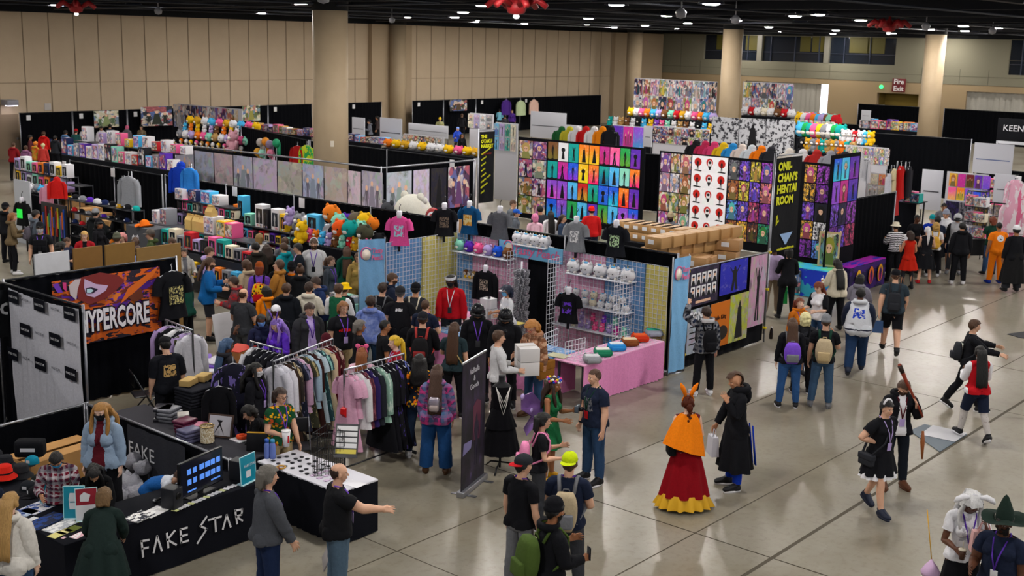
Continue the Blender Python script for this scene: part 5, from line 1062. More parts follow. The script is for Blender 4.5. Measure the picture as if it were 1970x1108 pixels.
def poster_mesh(kind,art):
 mb=MB();mb.box((-.5,-.004,0),(.5,.004,1));L=[(-.006,.002)]
 def pl(P,mi,o=.0055):mb.poly(P,.002,mi,None,o)
 if kind=='hero':pl(_man(0,.10,.78),1);pl([(-.5,0),(.5,0),(.5,.1),(.2,.07),(0,.13),(-.3,.06),(-.5,.1)],1)
 elif kind=='cape':pl(_man(.02,.06,.82,True),1)
 elif kind=='stance':pl(_man(-.03,.08,.80,False,1,1.3),1);pl([(-.5,0),(.5,0),(.5,.06),(0,.1),(-.5,.06)],1)
 elif kind=='raise':pl(_man(.03,.07,.78,False,3,.8),1)
 elif kind=='lord':pl(_man(0,.12,.62,True),1);pl(_ell(0,.62,.2,.12),1,.0052)
 elif kind=='portrait':
  pl(_ell(0,.60,.30,.30),2);pl([(-.34,.0),(.34,.0),(.26,.34),(.08,.42),(-.08,.42),(-.26,.34)],3,.0057);pl(_ell(0,.56,.17,.19),4,.0065);pl(_ell(0,.76,.2,.11,12,0,pi)+[(-.17,.62),(-.05,.68),(.1,.66),(.17,.6)],2,.0075)
  for s in (-1,1):pl(_ell(s*.075,.55,.026,.035,8),1,.0072)
 elif kind=='chibi':
  pl(_ell(-.02,.66,.24,.22),2);pl(_ell(-.02,.62,.17,.15),4,.0065);pl([(-.16,.06),(.14,.06),(.09,.46),(-.12,.46)],3);pl([(.1,.42),(.32,.6),(.28,.66),(.06,.5)],3)
  for s in (-1,1):pl(_ell(-.02+s*.07,.61,.03,.035,8),1,.0072)
 elif kind=='disc':pl(_ell(.0,.60,.30,.26,24),6);pl(_man(0,.12,.62),1,.0065);pl([(-.35,.05),(.3,.02),(.35,.09),(-.2,.13)],1)
 elif kind=='discs':pl(_ell(-.02,.62,.28,.25,24),6);pl(_ell(0,.55,.17,.22),5,.0065);pl(_ell(0,.62,.12,.09),1,.007);pl([(-.15,.40),(.15,.40),(.05,.16),(-.05,.16)],1,.0072)
 elif kind=='trio':
  for x,s in ((-.26,.55),(0,.68),(.26,.58)):pl(_man(x,.08,s,x==0),3 if x else 2);pl(_ell(x,.08+s*.92,.06,.07,10),4,.0065)
 elif kind=='bust':
  for x in (-.36,-.18,0,.18,.36):
   for z in (.56,.22):pl([(x-.07,z),(x+.07,z),(x+.07,z+.30),(x-.07,z+.30)],5);pl([(x-.065,z),(x+.065,z),(x+.03,z+.12),(x-.03,z+.12)],1,.0065);pl(_ell(x,z+.18,.035,.055,10),4,.0068);pl(_ell(x,z+.225,.04,.03,10),2,.0072)
  pl([(-.25,.06),(.25,.06),(.25,.13),(-.25,.13)],4)
 elif kind=='lines':
  for z in np.linspace(.2,.85,6):pl([(-.4,z),(.4*(1 if int(z*10)%2 else .7),z),(.4*(1 if int(z*10)%2 else .7),z+.03),(-.4,z+.03)],1)
 return mb.mesh('poster',[ART[art] if isinstance(art,str) else art,INK,ARTA,ARTB,SKINP,PAPER,plast('c4241c')])
PM={}
def poster(loc,w,h,rz,kind,art,color,label,group=None,name='art_print',cat='print',tilt=0.):
 k=(kind,art if isinstance(art,str) else art.name)
 if k not in PM:PM[k]=poster_mesh(kind,art)
 return link(name,PM[k],None,loc,0,label,cat,group,None,color,(tilt,0,rz),(w,1,h))
PAL=dict(red='c8202a',orange='f08020',yellow='f2c21a',teal='12a09a',blue='1f5ae0',sky='4ab8ee',purple='5a2ab0',violet='8a4ad0',pink='f0609a',magenta='c02a90',green='22a050',white='e4e4ea',cream='e6dcc4',black='17181d',grey='8a8c94',
brown='7a5030',lilac='b8a4dc',navy='1c2a58',mint='8ad8c0',gold='d8a428',maroon='6a1824',tan='b8925a')
def cname(i,names):n=names[i%len(names)]; return n,PAL[n]
def plush_mesh(k):
 mb=MB()
 if k=='round':mb.ell((0,0,.46),(.5,.46,.46),16,10);[mb.ell((s*.28,-.02,.86),(.12,.08,.12),8,6) for s in (1,-1)];mb.ell((0,-.38,.36),(.18,.1,.13),10,6,2);[mb.ell((s*.2,-.42,.5),(.045,.03,.055),6,5,1) for s in (1,-1)]
 elif k=='bear':
  mb.ell((0,0,.26),(.26,.22,.28),12,8);mb.ell((0,-.02,.66),(.27,.24,.24),14,9);[mb.ell((s*.2,0,.88),(.1,.06,.1),8,6) for s in (1,-1)];[mb.ell((s*.28,-.08,.34),(.1,.1,.17),8,6) for s in (1,-1)];[mb.ell((s*.16,-.2,.08),(.11,
.16,.1),8,6) for s in (1,-1)]
  mb.ell((0,-.23,.60),(.11,.08,.08),8,6,2);[mb.ell((s*.1,-.22,.70),(.03,.025,.035),6,5,1) for s in (1,-1)]
 elif k=='cat':
  mb.ell((0,0,.40),(.5,.42,.40),16,10);[mb.lathe([(.14,0),(.07,.12),(1e-4,.2)],8,0,Matrix.Translation((s*.3,0,.70))) for s in (1,-1)];mb.lathe([(.06,0),(1e-4,.22)],8,3,Matrix.Translation((0,-.05,.78)));mb.ell((0,-.12,.78),
(.16,.12,.08),10,6,4)
  [mb.ell((s*.17,-.40,.38),(.04,.03,.045),6,5,1) for s in (1,-1)];mb.ell((0,-.42,.30),(.035,.02,.025),6,4,2);[mb.ell((s*.28,-.2,.06),(.12,.14,.08),8,6,2) for s in (1,-1)]
 elif k=='doll':mb.ell((0,0,.2),(.2,.16,.22),10,7,3);mb.ell((0,0,.62),(.3,.28,.30),14,9);mb.ell((0,-.13,.57),(.22,.18,.22),12,8,2);[mb.ell((s*.09,-.29,.57),(.03,.02,.05),6,5,1) for s in (1,-1)];[mb.ell((s*.2,-.03,.25),(.07,
.07,.12),6,5,2) for s in (1,-1)]
 return mb.mesh('soft_toy',[OCF,plast('0d0d10'),cloth('e8e2dc'),plast('e8b81c',.6),cloth('6ab0e0')])
def box_mesh(k):
 mb=MB();mb.rbox((-.5,-.5,0),(.5,.5,1),.012)
 if k=='figure':mb.box((-.38,-.512,.16),(.38,-.50,.82),1);mb.box((-.36,-.516,.03),(.36,-.50,.13),2);mb.poly(_man(0,.18,.58),.008,3,None,.522);mb.box((-.512,-.38,.1),(-.5,.38,.9),2)
 elif k=='print':mb.box((-.44,-.512,.08),(.44,-.50,.92),2);mb.box((-.512,-.42,.08),(-.5,.42,.92),2);mb.box((-.3,-.3,.998),(.3,.3,1.006),2)
 elif k=='carton':mb.box((-.06,-.505,.55),(.06,.505,1.005),4);mb.box((-.3,-.512,.35),(.05,-.5,.75),5);mb.box((-.512,-.25,.35),(-.5,.1,.75),5)
 return mb.mesh('box',[OC,plast('23262e',.12),ART['mix'],ARTA,plast('c29a68',.5),PAPER])
def hat_mesh(k):
 mb=MB()
 if k=='bucket':mb.lathe([(.5,0),(.33,.18),(.29,.46),(.25,.5),(1e-4,.52)],22,cap=2);mb.lathe([(.335,.18),(.325,.24)],22,1,cap=0)
 else:
  mb.lathe([(.36,0),(.36,.15),(.3,.3),(.16,.4),(1e-4,.43)],18,cap=2);up=[(.36*math.cos(t),-.36*math.sin(t)*1.,.02) for t in np.linspace(.3,pi-.3,12)];dn=[(.40*math.cos(t),-.2-.48*math.sin(t),-.0) for t in np.linspace(.3,
pi-.3,12)];mb.grid([up,dn],1);mb.grid([dn,up],1);mb.box((-.1,-.36,.12),(.1,-.345,.26),2)
 return mb.mesh('hat',[OCF,cloth('17181d'),plast('d8d8dc')])
UM={}
def um(kind):
 if kind not in UM:
  a,b=kind.split('_');UM[kind]=dict(toy=plush_mesh,box=box_mesh,hat=hat_mesh)[a](b)
 return UM[kind]
KINDN=dict(toy_round=('soft_toy','round soft toy','soft toy'),toy_bear=('soft_toy','soft toy','soft toy'),toy_cat=('soft_toy','rainbow-horned cat soft toy','soft toy'),toy_doll=('doll','big-headed doll','doll'),box_figure=('figure_box',
'boxed figure','box'),box_print=('printed_box','printed box','box'),box_carton=('carton','cardboard carton','box'),hat_bucket=('hat','bucket hat','hat'),hat_cap=('cap','cap','cap'))
def item(kind,loc,size,rz,color,label,group=None,rot=None):
 nm,_,cat=KINDN[kind]; return link(nm,um(kind),None,loc,rz,label,cat,group,None,PAL.get(color,color),rot,size)
def row(kind,p0,p1,n,size,colors,place,rz,jit=.0,grp=None,skip=(),zj=0.):
 """n things evenly from p0 (left in view) to p1; labelled by colour, place and count from the left"""
 nm,phrase,cat=KINDN[kind];grp=grp or '%ss %s'%(phrase,place);out=[]
 for i in range(n):
  if i in skip: continue
  u=i/max(1,n-1);p=[a+(b-a)*u for a,b in zip(p0,p1)];s=size if isinstance(size,tuple) else (size,)*3;k=1+zj*R.uniform(-1,1)
  cn=colors[(i+(len(colors)>3)*(i//len(colors)))%len(colors)]
  out.append(item(kind,(p[0]+R.uniform(-jit,jit),p[1]+R.uniform(-jit,jit),p[2]),(s[0]*(1 if zj==0 else .85+.15*k),s[1],s[2]*k),rz+R.uniform(-.12,.12)*(jit>0),PAL.get(cn,cn),'%s %s, %s from left, %s'%(cn if cn in PAL else 'pale',
phrase,ORD[i],place),grp))
 return out
def garment_mesh(k,m,m2=None):
 mb=MB();L,w,fl,sl=dict(tee=(.66,.215,.235,.20),ls=(.68,.23,.25,.56),hood=(.66,.26,.27,.58),dress=(1.15,.19,.32,.18),blouse=(.85,.21,.30,.60),gown=(1.35,.18,.36,.5),skirt=(.7,.14,.28,0))[k]
 prof=[(0,.07,.045),(-.03,.14,.05),(-.065,w*.86,.055),(-.11,w,.06),(-.25,w*.94,.07),(-.42,w*.88,.075),(-.42-(L-.42)*.5,(w*.88+fl)/2,.085),(-L,fl,.10)]
 rings=[]
 for z,a,b in prof:rings.append([(a*math.cos(t),(b+.012*math.sin(7*t)*(z<-.3))*math.sin(t),z) for t in np.linspace(0,2*pi,28,False)])
 mb.loft(rings,0,False)
 if sl:
  for s in (1,-1):mb.tube([(s*w*.78,0,-.09),(s*(w+.02),0,-.15-sl*.12),(s*(w+.04),-.01,-.12-sl)],[.07,.068,.06 if sl>.3 else .074],10,0,cap=False)
 if k=='hood':mb.ell((0,.06,.0),(.13,.09,.12),14,8);mb.box((-.14,-.085,-.55),(.14,-.07,-.38))
 return mb.mesh('garment',m if isinstance(m,list) else [m])
HANGM=None
def garment(kind,loc,rz,m,label,group=None,cat='garment',hanger=True,scale=1.,name='hanging_garment',printm=None):
 """garment hung by its neck at loc"""
 global HANGM
 t=thing(name,label,cat,loc,rz,group);t.scale=(scale,)*3;link('cloth',garment_mesh(kind,m),t)
 if hanger:
  if HANGM is None:mb=MB();mb.tube([(-.2,0,-.06),(0,0,.01),(.2,0,-.06)],.007,6);mb.tube([(0,0,.01),(0,0,.06),(.0,.02,.09),(.0,-.01,.10)],.005,6);HANGM=mb.mesh('hanger',plast('c8c8d0'))
  link('hanger',HANGM,t)
 if printm:mb=MB();mb.grid([[(x,-.088-.004*math.cos(x*9),z) for x in np.linspace(-.11,.11,5)] for z in (-.2,-.45)]);mb.grid([[(x,-.0905-.004*math.cos(x*9),z) for x in np.linspace(-.11,.11,5)] for z in (-.45,-.2)]);mb.build('print',
printm,t)
 return t
def bust(loc,rz,kind,m,label,printm=None,cat='t-shirt',group=None,scale=1.1):
 """shirt shown on a white half torso form hung from a clip"""
 t=garment(kind,loc,rz,m,label,group,cat,False,scale,'display_shirt',printm);mb=MB();mb.lathe([(.075,-.04),(.06,.03),(.065,.09),(.045,.12),(1e-4,.125)],14,0,None,1,.85);mb.build('neck_form',plast('e4e4ee',.4),t)
 mb=MB();mb.tube([(0,0,.12),(0,.0,.20),(.03,.02,.25),(0,.05,.27)],.008,6);mb.build('hook',plast('17181c'),t);mb=MB();mb.box((-.025,-.02,-.80 if kind in ('tee',) else -.78),(.025,.02,-.55));mb.build('stand_tab',plast('17181c'),
t); return t
def printed(c1,c2,sc=14,thr=.5):
 key=('pr',c1,c2,sc)
 if key not in MATS:t=NT('shirt_print',.8);tc=t.n('TexCoord');n=t.noise(tc.outputs['Generated'],sc*.5,3).outputs[0];t.base(t.mix(t.math('GREATER_THAN',n,thr),C(c1),C(c2)));MATS[key]=t.m
 return MATS[key]
def rack(p0,p1,h,label,foot=True):
 t=thing('clothes_rack',label,'clothes rack');bk=plast('1a1b20',.4);mb=MB();mb.tube([(*p0,h),(*p1,h)],.016,8);mb.build('rail',metal('b8bac4',.3),t);d=Vector((p1[0]-p0[0],p1[1]-p0[1],0)).normalized();n=Vector((-d.y,d.x,0))
 for p in (p0,p1):
  mb=MB();mb.tube([(*p,.07),(*p,h)],.016,8);mb.build('post',bk,t);mb=MB();a=Vector((*p,.05));mb.tube([a-n*.28,a+n*.28],.028,8);mb.build('foot',bk,t)
 mb=MB();mb.tube([(*p0,.09),(*p1,.09)],.014,8);mb.build('base_bar',bk,t); return t
def hang_row(p0,p1,h,specs,place,grp,cat='garment'):
 n=len(specs);rz=math.atan2(p1[1]-p0[1],p1[0]-p0[0])+pi/2
 for i,(k,m,lab) in enumerate(specs):
  u=(i+.5)/n;garment(k,(p0[0]+(p1[0]-p0[0])*u,p0[1]+(p1[1]-p0[1])*u,h-.10),rz+R.uniform(-.18,.18),m if not isinstance(m,str) else cloth(m),'%s, %s from the left %s'%(lab,ORD[i],place),grp,cat)
def flat(px,py,z,w,d,rz,m,name,label,cat,group=None,th=.004):x,y=at(px,py,z); return MB().box((-w/2,-d/2,0),(w/2,d/2,th)).build(name,m,None,(x,y,z+.001),rz,label=label,cat=cat,group=group)
def sign_card(px,py,z,w,h,rz,m,label,parts=(),tilt=-.12):
 x,y=at(px,py,z);t=thing('table_sign',label,'sign',(x,y,z),rz);T=Matrix.Rotation(tilt,4,'X');mb=MB();mb.box((-w/2,-.004,.01),(w/2,.004,h),0,T);mb.build('card',m,t);mb=MB();mb.box((-w/2-.01,-.003,0),(w/2+.01,.006,h+.01),0,
T);mb.build('holder',plast('b8e4ea',.2),t);mb=MB();mb.box((-w/2,-.03,0),(w/2,.09,.008));mb.build('foot',plast('c8e8ee',.2),t)
 for nm,P,mm in parts:mb=MB();mb.poly([(a*w,b*h) for a,b in P],.002,0,T,.0062);mb.build(nm,mm,t)
 return t
 # ================================================================= FAKE STAR stall
bk=drapem('10121a');tealm=plast('1487a0');whitem=plast('d4d6dc')
counter(6.56,12.3,9.38,13.05,.76,'black cloth-covered front counter with white angular lettering',bk,sides='frbl',pleat=.004)
counter(6.56,13.06,7.32,15.7,.76,'black cloth-covered side counter heaped with hats',bk,sides='l',pleat=.006)
ft=thing('counter_lettering','white angular lettering across the front of the black counter','lettering',(0,0,0))
S=[((895,1095),(882,1008),(922,998)),((888,1050),(920,1042)),((955,1068),(970,975),(1000,1055)),((1037,1035),(1025,958)),((1068,940),(1030,992),(1080,1018)),((1138,918),(1102,930),(1110,1005),(1148,992)),((1107,968),(1140,
958)),((1248,850),(1215,905),(1252,920),(1203,1003)),((1262,868),(1330,845)),((1297,857),(1305,930)),((1345,915),(1362,835),(1388,900)),((1424,880),(1410,807),(1449,798),(1448,828),(1416,840),(1453,862))]
mb=MB()
for st in S:
 q=[onY(a/2.979,736+b/2.979,12.275) for a,b in st]
 for a,b in zip(q,q[1:]):
  d=Vector((b[0]-a[0],0,b[2]-a[2]));L=d.length;ang=math.atan2(d.z,d.x);mb.box((-.011,-.003,-.0125),(L+.011,.003,.0125),0,Matrix.Translation(a)@Matrix.Rotation(-ang,4,'Y'))
mb.build('lettering',plast('dcdce2'),ft)
t=thing('television','flat screen showing a dark menu of blue thumbnails on the front counter','television',(8.2,12.42,.76),.25);t.scale=(.8,1,.8)
mb=MB();mb.rbox((0,-.02,.07),(1.02,.03,.66),.008);mb.build('case',plast('0c0d12',.3),t);mb=MB();mb.box((.015,-.024,.09),(1.005,-.019,.645));mb.build('screen',mat('14151f',.15,0,'plain',.25),t)
mb=MB()
for r_ in range(2):
 for i,w in enumerate((.10,.09,.12,.13,.11,.10)):x=.16+i*.135+(.02 if i>1 else 0);mb.box((x,-.0265,.43-r_*.17),(x+w*.9,-.0235,.52-r_*.17))
mb.box((.16,-.0265,.14),(.36,-.0235,.165));mb.box((.72,-.0265,.16),(.94,-.0235,.185));mb.build('thumbnail',mat('4a78c8',.3,0,'plain',.9),t)
mb=MB();mb.box((.2,-.09,0),(.8,.1,.015));mb.box((.46,-.0,.01),(.56,.03,.1));mb.build('stand',plast('0c0d12'),t)
for (px,py,lab) in ((352,1006,'black desk speaker left of the flat screen'),(478,945,'black desk speaker right of the flat screen')):
 x,y=at(px,py,.76);t=thing('speaker',lab,'speaker',(x,y,.76),.3);mb=MB();mb.rbox((-.09,-.1,0),(.09,.1,.27),.01);mb.build('cabinet',plast('1c1e24',.5),t);mb=MB();mb.lathe([(.05,0),(.04,.012),(1e-4,.004)],16,0,Matrix.Translation((0,
-.1,.17))@Matrix.Rotation(pi/2,4,'X'));mb.build('cone',plast('0a0a0c'),t)
x,y=at(318,1000,.76);t=thing('microphone','silver and black microphone lying beside the left desk speaker','microphone',(x,y,.79),.2);mb=MB();mb.ell((0,0,0),(.03,.028,.028),12,8);mb.build('grille',metal('8a8c90'),t);mb=MB();mb.tube([(.02,
0,0),(.2,0,0)],[.02,.013],10);mb.build('handle',plast('17181c'),t)
for i in range(16):px,py=358+i*7.4,1012-i*3.55;flat(px,py,.76,.055,.085,.3+.2*(i%3),plast('e0e0e4' if i%4 else 'd8dc9a'),'sticker','small pale sticker in the line along the front counter, %s from the left'%ORD[i],'sticker',
'pale stickers along the front counter')
for (px,py,w,d,c,lab) in ((318,1017,.34,.22,'d6d6da','white printed order sheet lying left of the left desk speaker'),(290,1028,.32,.24,'2a2e3a','dark tray of small black and white pins on the front counter'),(92,1020,.36,
.30,'d8d8e0','white sheet of blue sample prints on the side counter'),(68,1032,.30,.2,'b8c8dc','blue and pink printed sheet on the side counter'),(80,1047,.26,.16,'e8e8ec','plain white paper sheet near the white sweater'),
(177,1068,.22,.12,'dca8b8','pink printed slip at the counter corner'),(160,1029,.12,.08,'dff01a','bright yellow sticky card beside the teal sign'),(176,1040,.12,.08,'d8ec20','bright yellow sticky card beside the red sign'),
(133,1070,.18,.13,'e2d98a','cream yellow patch packet at the front edge of the counter corner'),(148,1063,.16,.12,'e6dd9a','cream yellow patch packet just right of the other packet'),(163,1057,.18,.13,'6a7420','olive yellow patch packet near the bowed person'),
(110,1045,.5,.26,'2a3148','dark tray of red and blue patches on the side counter'),(140,1052,.42,.2,'b8bcc4','clear bag of white badges on the side counter'),(146,1075,.05,.04,'e0b8c4','tiny pink ticket at the counter corner')):
 flat(px,py,.76,w,d,.25,plast(c,.4) if 'print' not in lab and 'tray' not in lab and 'bag' not in lab else printed(c,'2a4a90' if 'blue' in lab or 'red' in lab else 'f0f0f0',9),'flyer' if 'sheet' in lab else 'packet',lab,'paper' if 'sheet' in lab or 'slip' in lab else 'packet',
None,.004 if 'tray' not in lab else .012)
tri=[(-.25,.42),(.2,.42),(.0,.80)];cross=[(-.35,.48),(.35,.48),(.35,.85),(-.35,.85)]
sign_card(113,1010,.76,.19,.34,-.95,tealm,'teal card sign with a white triangle on the side counter',(('emblem',tri,whitem),('lettering',[(-.32,.36),(.32,.36),(.32,.40),(-.32,.40)],whitem)))
sign_card(165,1037,.76,.24,.40,-.75,tealm,'teal card sign with a white figure emblem near the counter corner',(('emblem',[(-.22,.3),(.22,.3),(.26,.62),(.2,.8),(-.2,.8),(-.26,.62)],whitem),('stripe',[(-.2,.5),(.2,.5),(.2,
.54),(-.2,.54)],tealm)))
sign_card(190,1040,.76,.24,.40,-.55,plast('8f2634'),'dark red card sign with a white emblem partly behind the bowed person',(('emblem',[(-.3,.62),(.1,.6),(.2,.8),(-.1,.9),(-.3,.8)],whitem),('panel',[(-.5,.02),(.5,.02),(.5,
.5),(-.5,.5)],whitem)))
s_=sign_card(497,952,.76,.30,.38,.25,tealm,'teal card sign with small white lettering at the right end of the front counter',(('panel',[(-.16,.22),(.16,.22),(.16,.46),(-.16,.46)],whitem),),-.05)
text_obj('FAKE STAR',.05,whitem,s_,.001,0,loc=(0,-.026,.26))
HT=[(27,962,.33,'e02a1c','hat_bucket','bright red bucket hat on top of the black hats'),(12,950,.3,'black','hat_bucket','black bucket hat with a white mark behind the red hat'),(28,933,.3,'24262c','hat_bucket','dark grey bucket hat at the back of the hat pile'),
(58,950,.32,'26272b','hat_bucket','charcoal bucket hat right of the red hat'),(72,975,.28,'20242a','hat_cap','dark cap with a yellow tag in the hat pile'),(92,962,.28,'1c2320','hat_cap','dark green cap beside the checked shirt'),
(88,985,.28,'17181c','hat_cap','black cap at the front of the hat pile'),(8,925,.3,'2a2b30','hat_bucket','dark hat at the left end of the hat pile'),(10,992,.3,'1c2438','hat_cap','navy cap below the red bucket hat'),(78,
925,.26,'128aa8','hat_cap','teal cap between the black bag and checked shirt')]
for px,py,s,c,k,lab in HT:x,y=at(px,py,.84);item(k,(x,y,.77+.06*('top' in lab)),s,R.uniform(-2,0),c,lab,'hats piled on the black side counter')
for px,py,lab in ((75,915,'black padded bag standing behind the hats'),):x,y=at(px,py,.8);t=thing('duffel_bag',lab,'bag',(x,y,.76),-.8);mb=MB();mb.rbox((-.2,-.12,0),(.2,.12,.24),.06);mb.build('body',cloth('121318'),t);mb=MB();mb.box((-.1,
-.125,.1),(.1,-.121,.15));mb.build('tag',plast('d8d8e0'),t)
t=thing('carton','large open cardboard carton behind the denim jacket','box',(8.35,15.75,.0),.1);cb=mat('b88a54',.8,0,'card');mb=MB();[mb.box(a,b) for a,b in (((-.6,-.3,0),(-.59,.3,.62)),((.59,-.3,0),(.6,.3,.62)),((-.6,-.3,
0),(.6,-.29,.62)),((-.6,.29,0),(.6,.3,.62)),((-.6,-.3,0),(.6,.3,.02)))];mb.build('body',cb,t);mb=MB();mb.box((-.59,-.3,.62),(.59,-.05,.635),0,Matrix.Translation((0,0,0)));mb.build('flap',cb,t);mb=MB();mb.box((-.59,.05,.62),
(.59,.32,.63));mb.build('flap',cb,t)
pb=NT('clear_bag',.15,.5);pb.base(C('b9bac6'));pb.b.inputs['Alpha'].default_value=.75;pb.bump(pb.noise(None,14,4).outputs[0],.9,.03)
for i,(px,py,r_) in enumerate(((262,950,.22),(243,935,.18),(283,962,.18),(275,930,.15),(250,968,.16),(292,940,.13))):
 x,y=at(px,py,.35);mb=MB();mb.ell((0,0,r_*.8),(r_,r_*.85,r_*.85),12,9);v=[Vector(a) for a in mb.v];mb.v=[tuple(a*(1+.18*math.sin(a.x*31+i)*math.cos(a.y*37+a.z*29))) for a in v];mb.build('plastic_bag',pb.m,None,(x,y,.02 if r_>.15 else .3),
0,label='crumpled clear plastic bag of stock beside the bent man, %s of the heap'%ORD[i],cat='bag',group='clear bags heaped beside the bent man')
drape((7.0,16.45),(9.32,16.62),.91,'low black rail drape along the back of the lettered stall',bk,2);drape((9.36,16.6),(9.36,12.95),.91,'low black rail drape between the lettered stall and the clothing stall',bk,2)
t=thing('cloth_banner','dark cloth banner with white lettering draped over the low rail','banner',(9.30,14.6,0),RX);mb=MB();mb.grid([[(x,-.03+.012*math.sin(x*14),z) for x in np.linspace(-.75,.75,26)] for z in (.9,.5,.1)]);mb.build('cloth',
cloth('33353d'),t);text_obj('FAKE',.3,whitem,t,.001,0,loc=(-.35,-.05,.55))
drape((9.42,16.68),(9.42,21.2),2.44,'tall black drape behind the white repeat-logo banner',bk,2)
t=thing('logo_banner','tall white fabric backdrop with repeated small black logo blocks','banner');mb=MB();P=[[(9.33+.02*math.sin(j*.9+i)*i/8+.015*math.sin(j*2.3),18.85-2.2*j/30,2.42-2.38*i/8-(.05*math.sin(pi*j/30) if i==0 else 0)) for j in range(31)] for i in range(9)];mb.grid(P);mb.build('cloth',
mat('c6c7d2',.85,0,'cloth'),t)
for (a,b) in ((438,395),(770,470),(300,668),(625,758),(480,1030),(180,935),(815,1120),(155,320)):
 q=onX(a/5.626,560+b/5.626,9.28);mb=MB();mb.box((-.17,-.004,-.1),(.17,0,.1));o=mb.build('logo_block',plast('16171f'),t,q,RX);text_obj('FAKE STAR',.055,whitem,o,.001,loc=(0,-.006,0))
for (a,b) in ((275,345),(605,430),(455,705),(805,795),(320,975),(650,1075)):q=onX(a/5.626,560+b/5.626,9.28);text_obj('FAKE STAR',.055,plast('5a5b66'),t,.001,loc=q,rot=(pi/2,0,RX))
drape((5.6,19.25),(9.3,19.2),2.44,'tall black drape at the far left behind the white backdrop',bk,2)
t=thing('hanging_banner','black banner ending in white letters at the left edge','banner',(0,0,0));q0=onY(0,603,19.1);q1=onY(24,600,19.1);mb=MB();mb.box((q0[0]-1.4,19.09,q0[2]-.82),(q1[0]-.02,19.1,q0[2]-.02));mb.build('cloth',
cloth('17191d'),t);q=onY(9,643,19.08);text_obj('id',.42,whitem,t,.002,.006,loc=(q[0],19.08,q[2]+.05))
drape((9.5,19.35),(12.85,19.3),2.44,'tall black drape behind the orange and purple banner',bk,2)
t=thing('graphic_banner','orange, purple and maroon banner with big white jagged lettering','banner',(0,0,0))
hm=NT('banner_print',.6);_t=hm.n('TexCoord');G=_t.outputs['Object'];mp=hm.n('Mapping',i_Rotation=(0,.7,0),i_Scale=(1,1,3.2));hm.l(G,mp.inputs[0]);n_=hm.noise(mp.outputs[0],1.6,3,.55).outputs[0];n2=hm.noise(G,3.5,3).outputs[0]
hm.base(hm.mix(hm.ramp(n2,[(.56,(0,0,0,1)),(.60,(1,1,1,1))]),hm.ramp(n_,[(0,C('26202e')),(.44,C('26202e')),(.445,C('d8641c')),(.54,C('d8641c')),(.545,C('6a2a24')),(.60,C('6a2a24')),(.605,C('5a2a9a'))],'CONSTANT'),hm.ramp(n_,
[(0,C('2a2030')),(.5,C('6a30b0')),(.55,C('e07a2a'))],'CONSTANT')))
BY=19.2
def bq(px,py): return onY(px,py,BY)
q=[bq(100,586),bq(305,543),bq(305,664),bq(100,722)];x0,x1=q[0][0],q[1][0];zt,zb=(q[0][2]+q[1][2])/2,(q[2][2]+q[3][2])/2
mb=MB();mb.grid([[(x,BY+.01*math.sin(x*8),z) for x in np.linspace(x0,x1,24)] for z in (zt,(zt+zb)/2,zb)]);mb.build('cloth',hm.m,t)
def bz(pts,m,off,nm):mb=MB();mb.poly([( lambda k:(k[0],k[2]))(bq(a/5.77,440+b/5.77)) for a,b in pts],.004,0,Matrix.Translation((0,BY-off,0)));mb.build(nm,m,t)
bz([(880,770),(1100,700),(1300,720),(1380,780),(1280,900),(1150,1000),(1000,1060),(870,1010),(850,900)],plast('7d2b2a',.6),.022,'hair_shape');bz([(930,780),(1060,830),(1195,840),(1170,900),(1050,980),(960,960),(930,880)],
plast('c9aed2',.6),.028,'face_shape');bz([(950,880),(1010,868),(1085,885),(1030,935),(955,935)],plast('2a2038',.6),.033,'eye_shape');bz([(958,890),(1005,882),(1035,905),(1000,930),(960,928)],plast('b9dbe6',.4),.037,'eye_shape');bz([(760,
860),(830,790),(890,780),(860,900),(850,1020),(780,960)],plast('c8bcc0',.6),.026,'face_shape');bz([(1340,1040),(1420,860),(1740,600),(1700,700),(1460,930)],plast('d86a1e',.6),.024,'flame_shape');bz([(1420,960),(1560,850),
(1600,960),(1480,1000)],plast('6a3420',.6),.026,'flame_shape');bz([(580,860),(640,840),(700,940),(640,950)],plast('7038b8',.6),.022,'flame_shape');bz([(690,830),(730,830),(740,930),(700,900)],plast('d03a80',.6),.022,'flame_shape')
ql,qr=bq(150,668),bq(290,628);xm,zm=(ql[0]+qr[0])/2,(ql[2]+qr[2])/2
text_obj('HYPERCORE',.54,plast('e4e2ea'),t,.004,.014,loc=(xm,BY-.055,zm),sx=.47);text_obj('HYPERCORE',.54,plast('221c2c'),t,.004,.045,loc=(xm,BY-.045,zm),sx=.47)
q=bq(318,552);garment('tee',(q[0]+.05,BY-.12,q[2]),0,cloth('101116'),'black t-shirt with pale gold print hung at the right end of the jagged-letter banner',None,'t-shirt',True,1.35,'hanging_shirt',printed('101116','c8bd7a',
16,.52))
rack(at(322,646,1.65),at(375,664,1.65),1.65,'clothes rack of lilac and white shirts beside the jagged-letter banner')
hang_row(at(322,646,1.65),at(375,664,1.65),1.65,[('ls','b49ad0','lilac long-sleeved shirt'),('ls','black','black shirt'),('tee','white','white t-shirt'),('ls','1a1b22','black hooded top'),('ls',printed('a994c4','4a4a30',
8,.58),'lilac shirt with dark leaf print'),('blouse','d4d4de','long white shirt')],'on the rack by the banner','shirts on the rack by the banner')
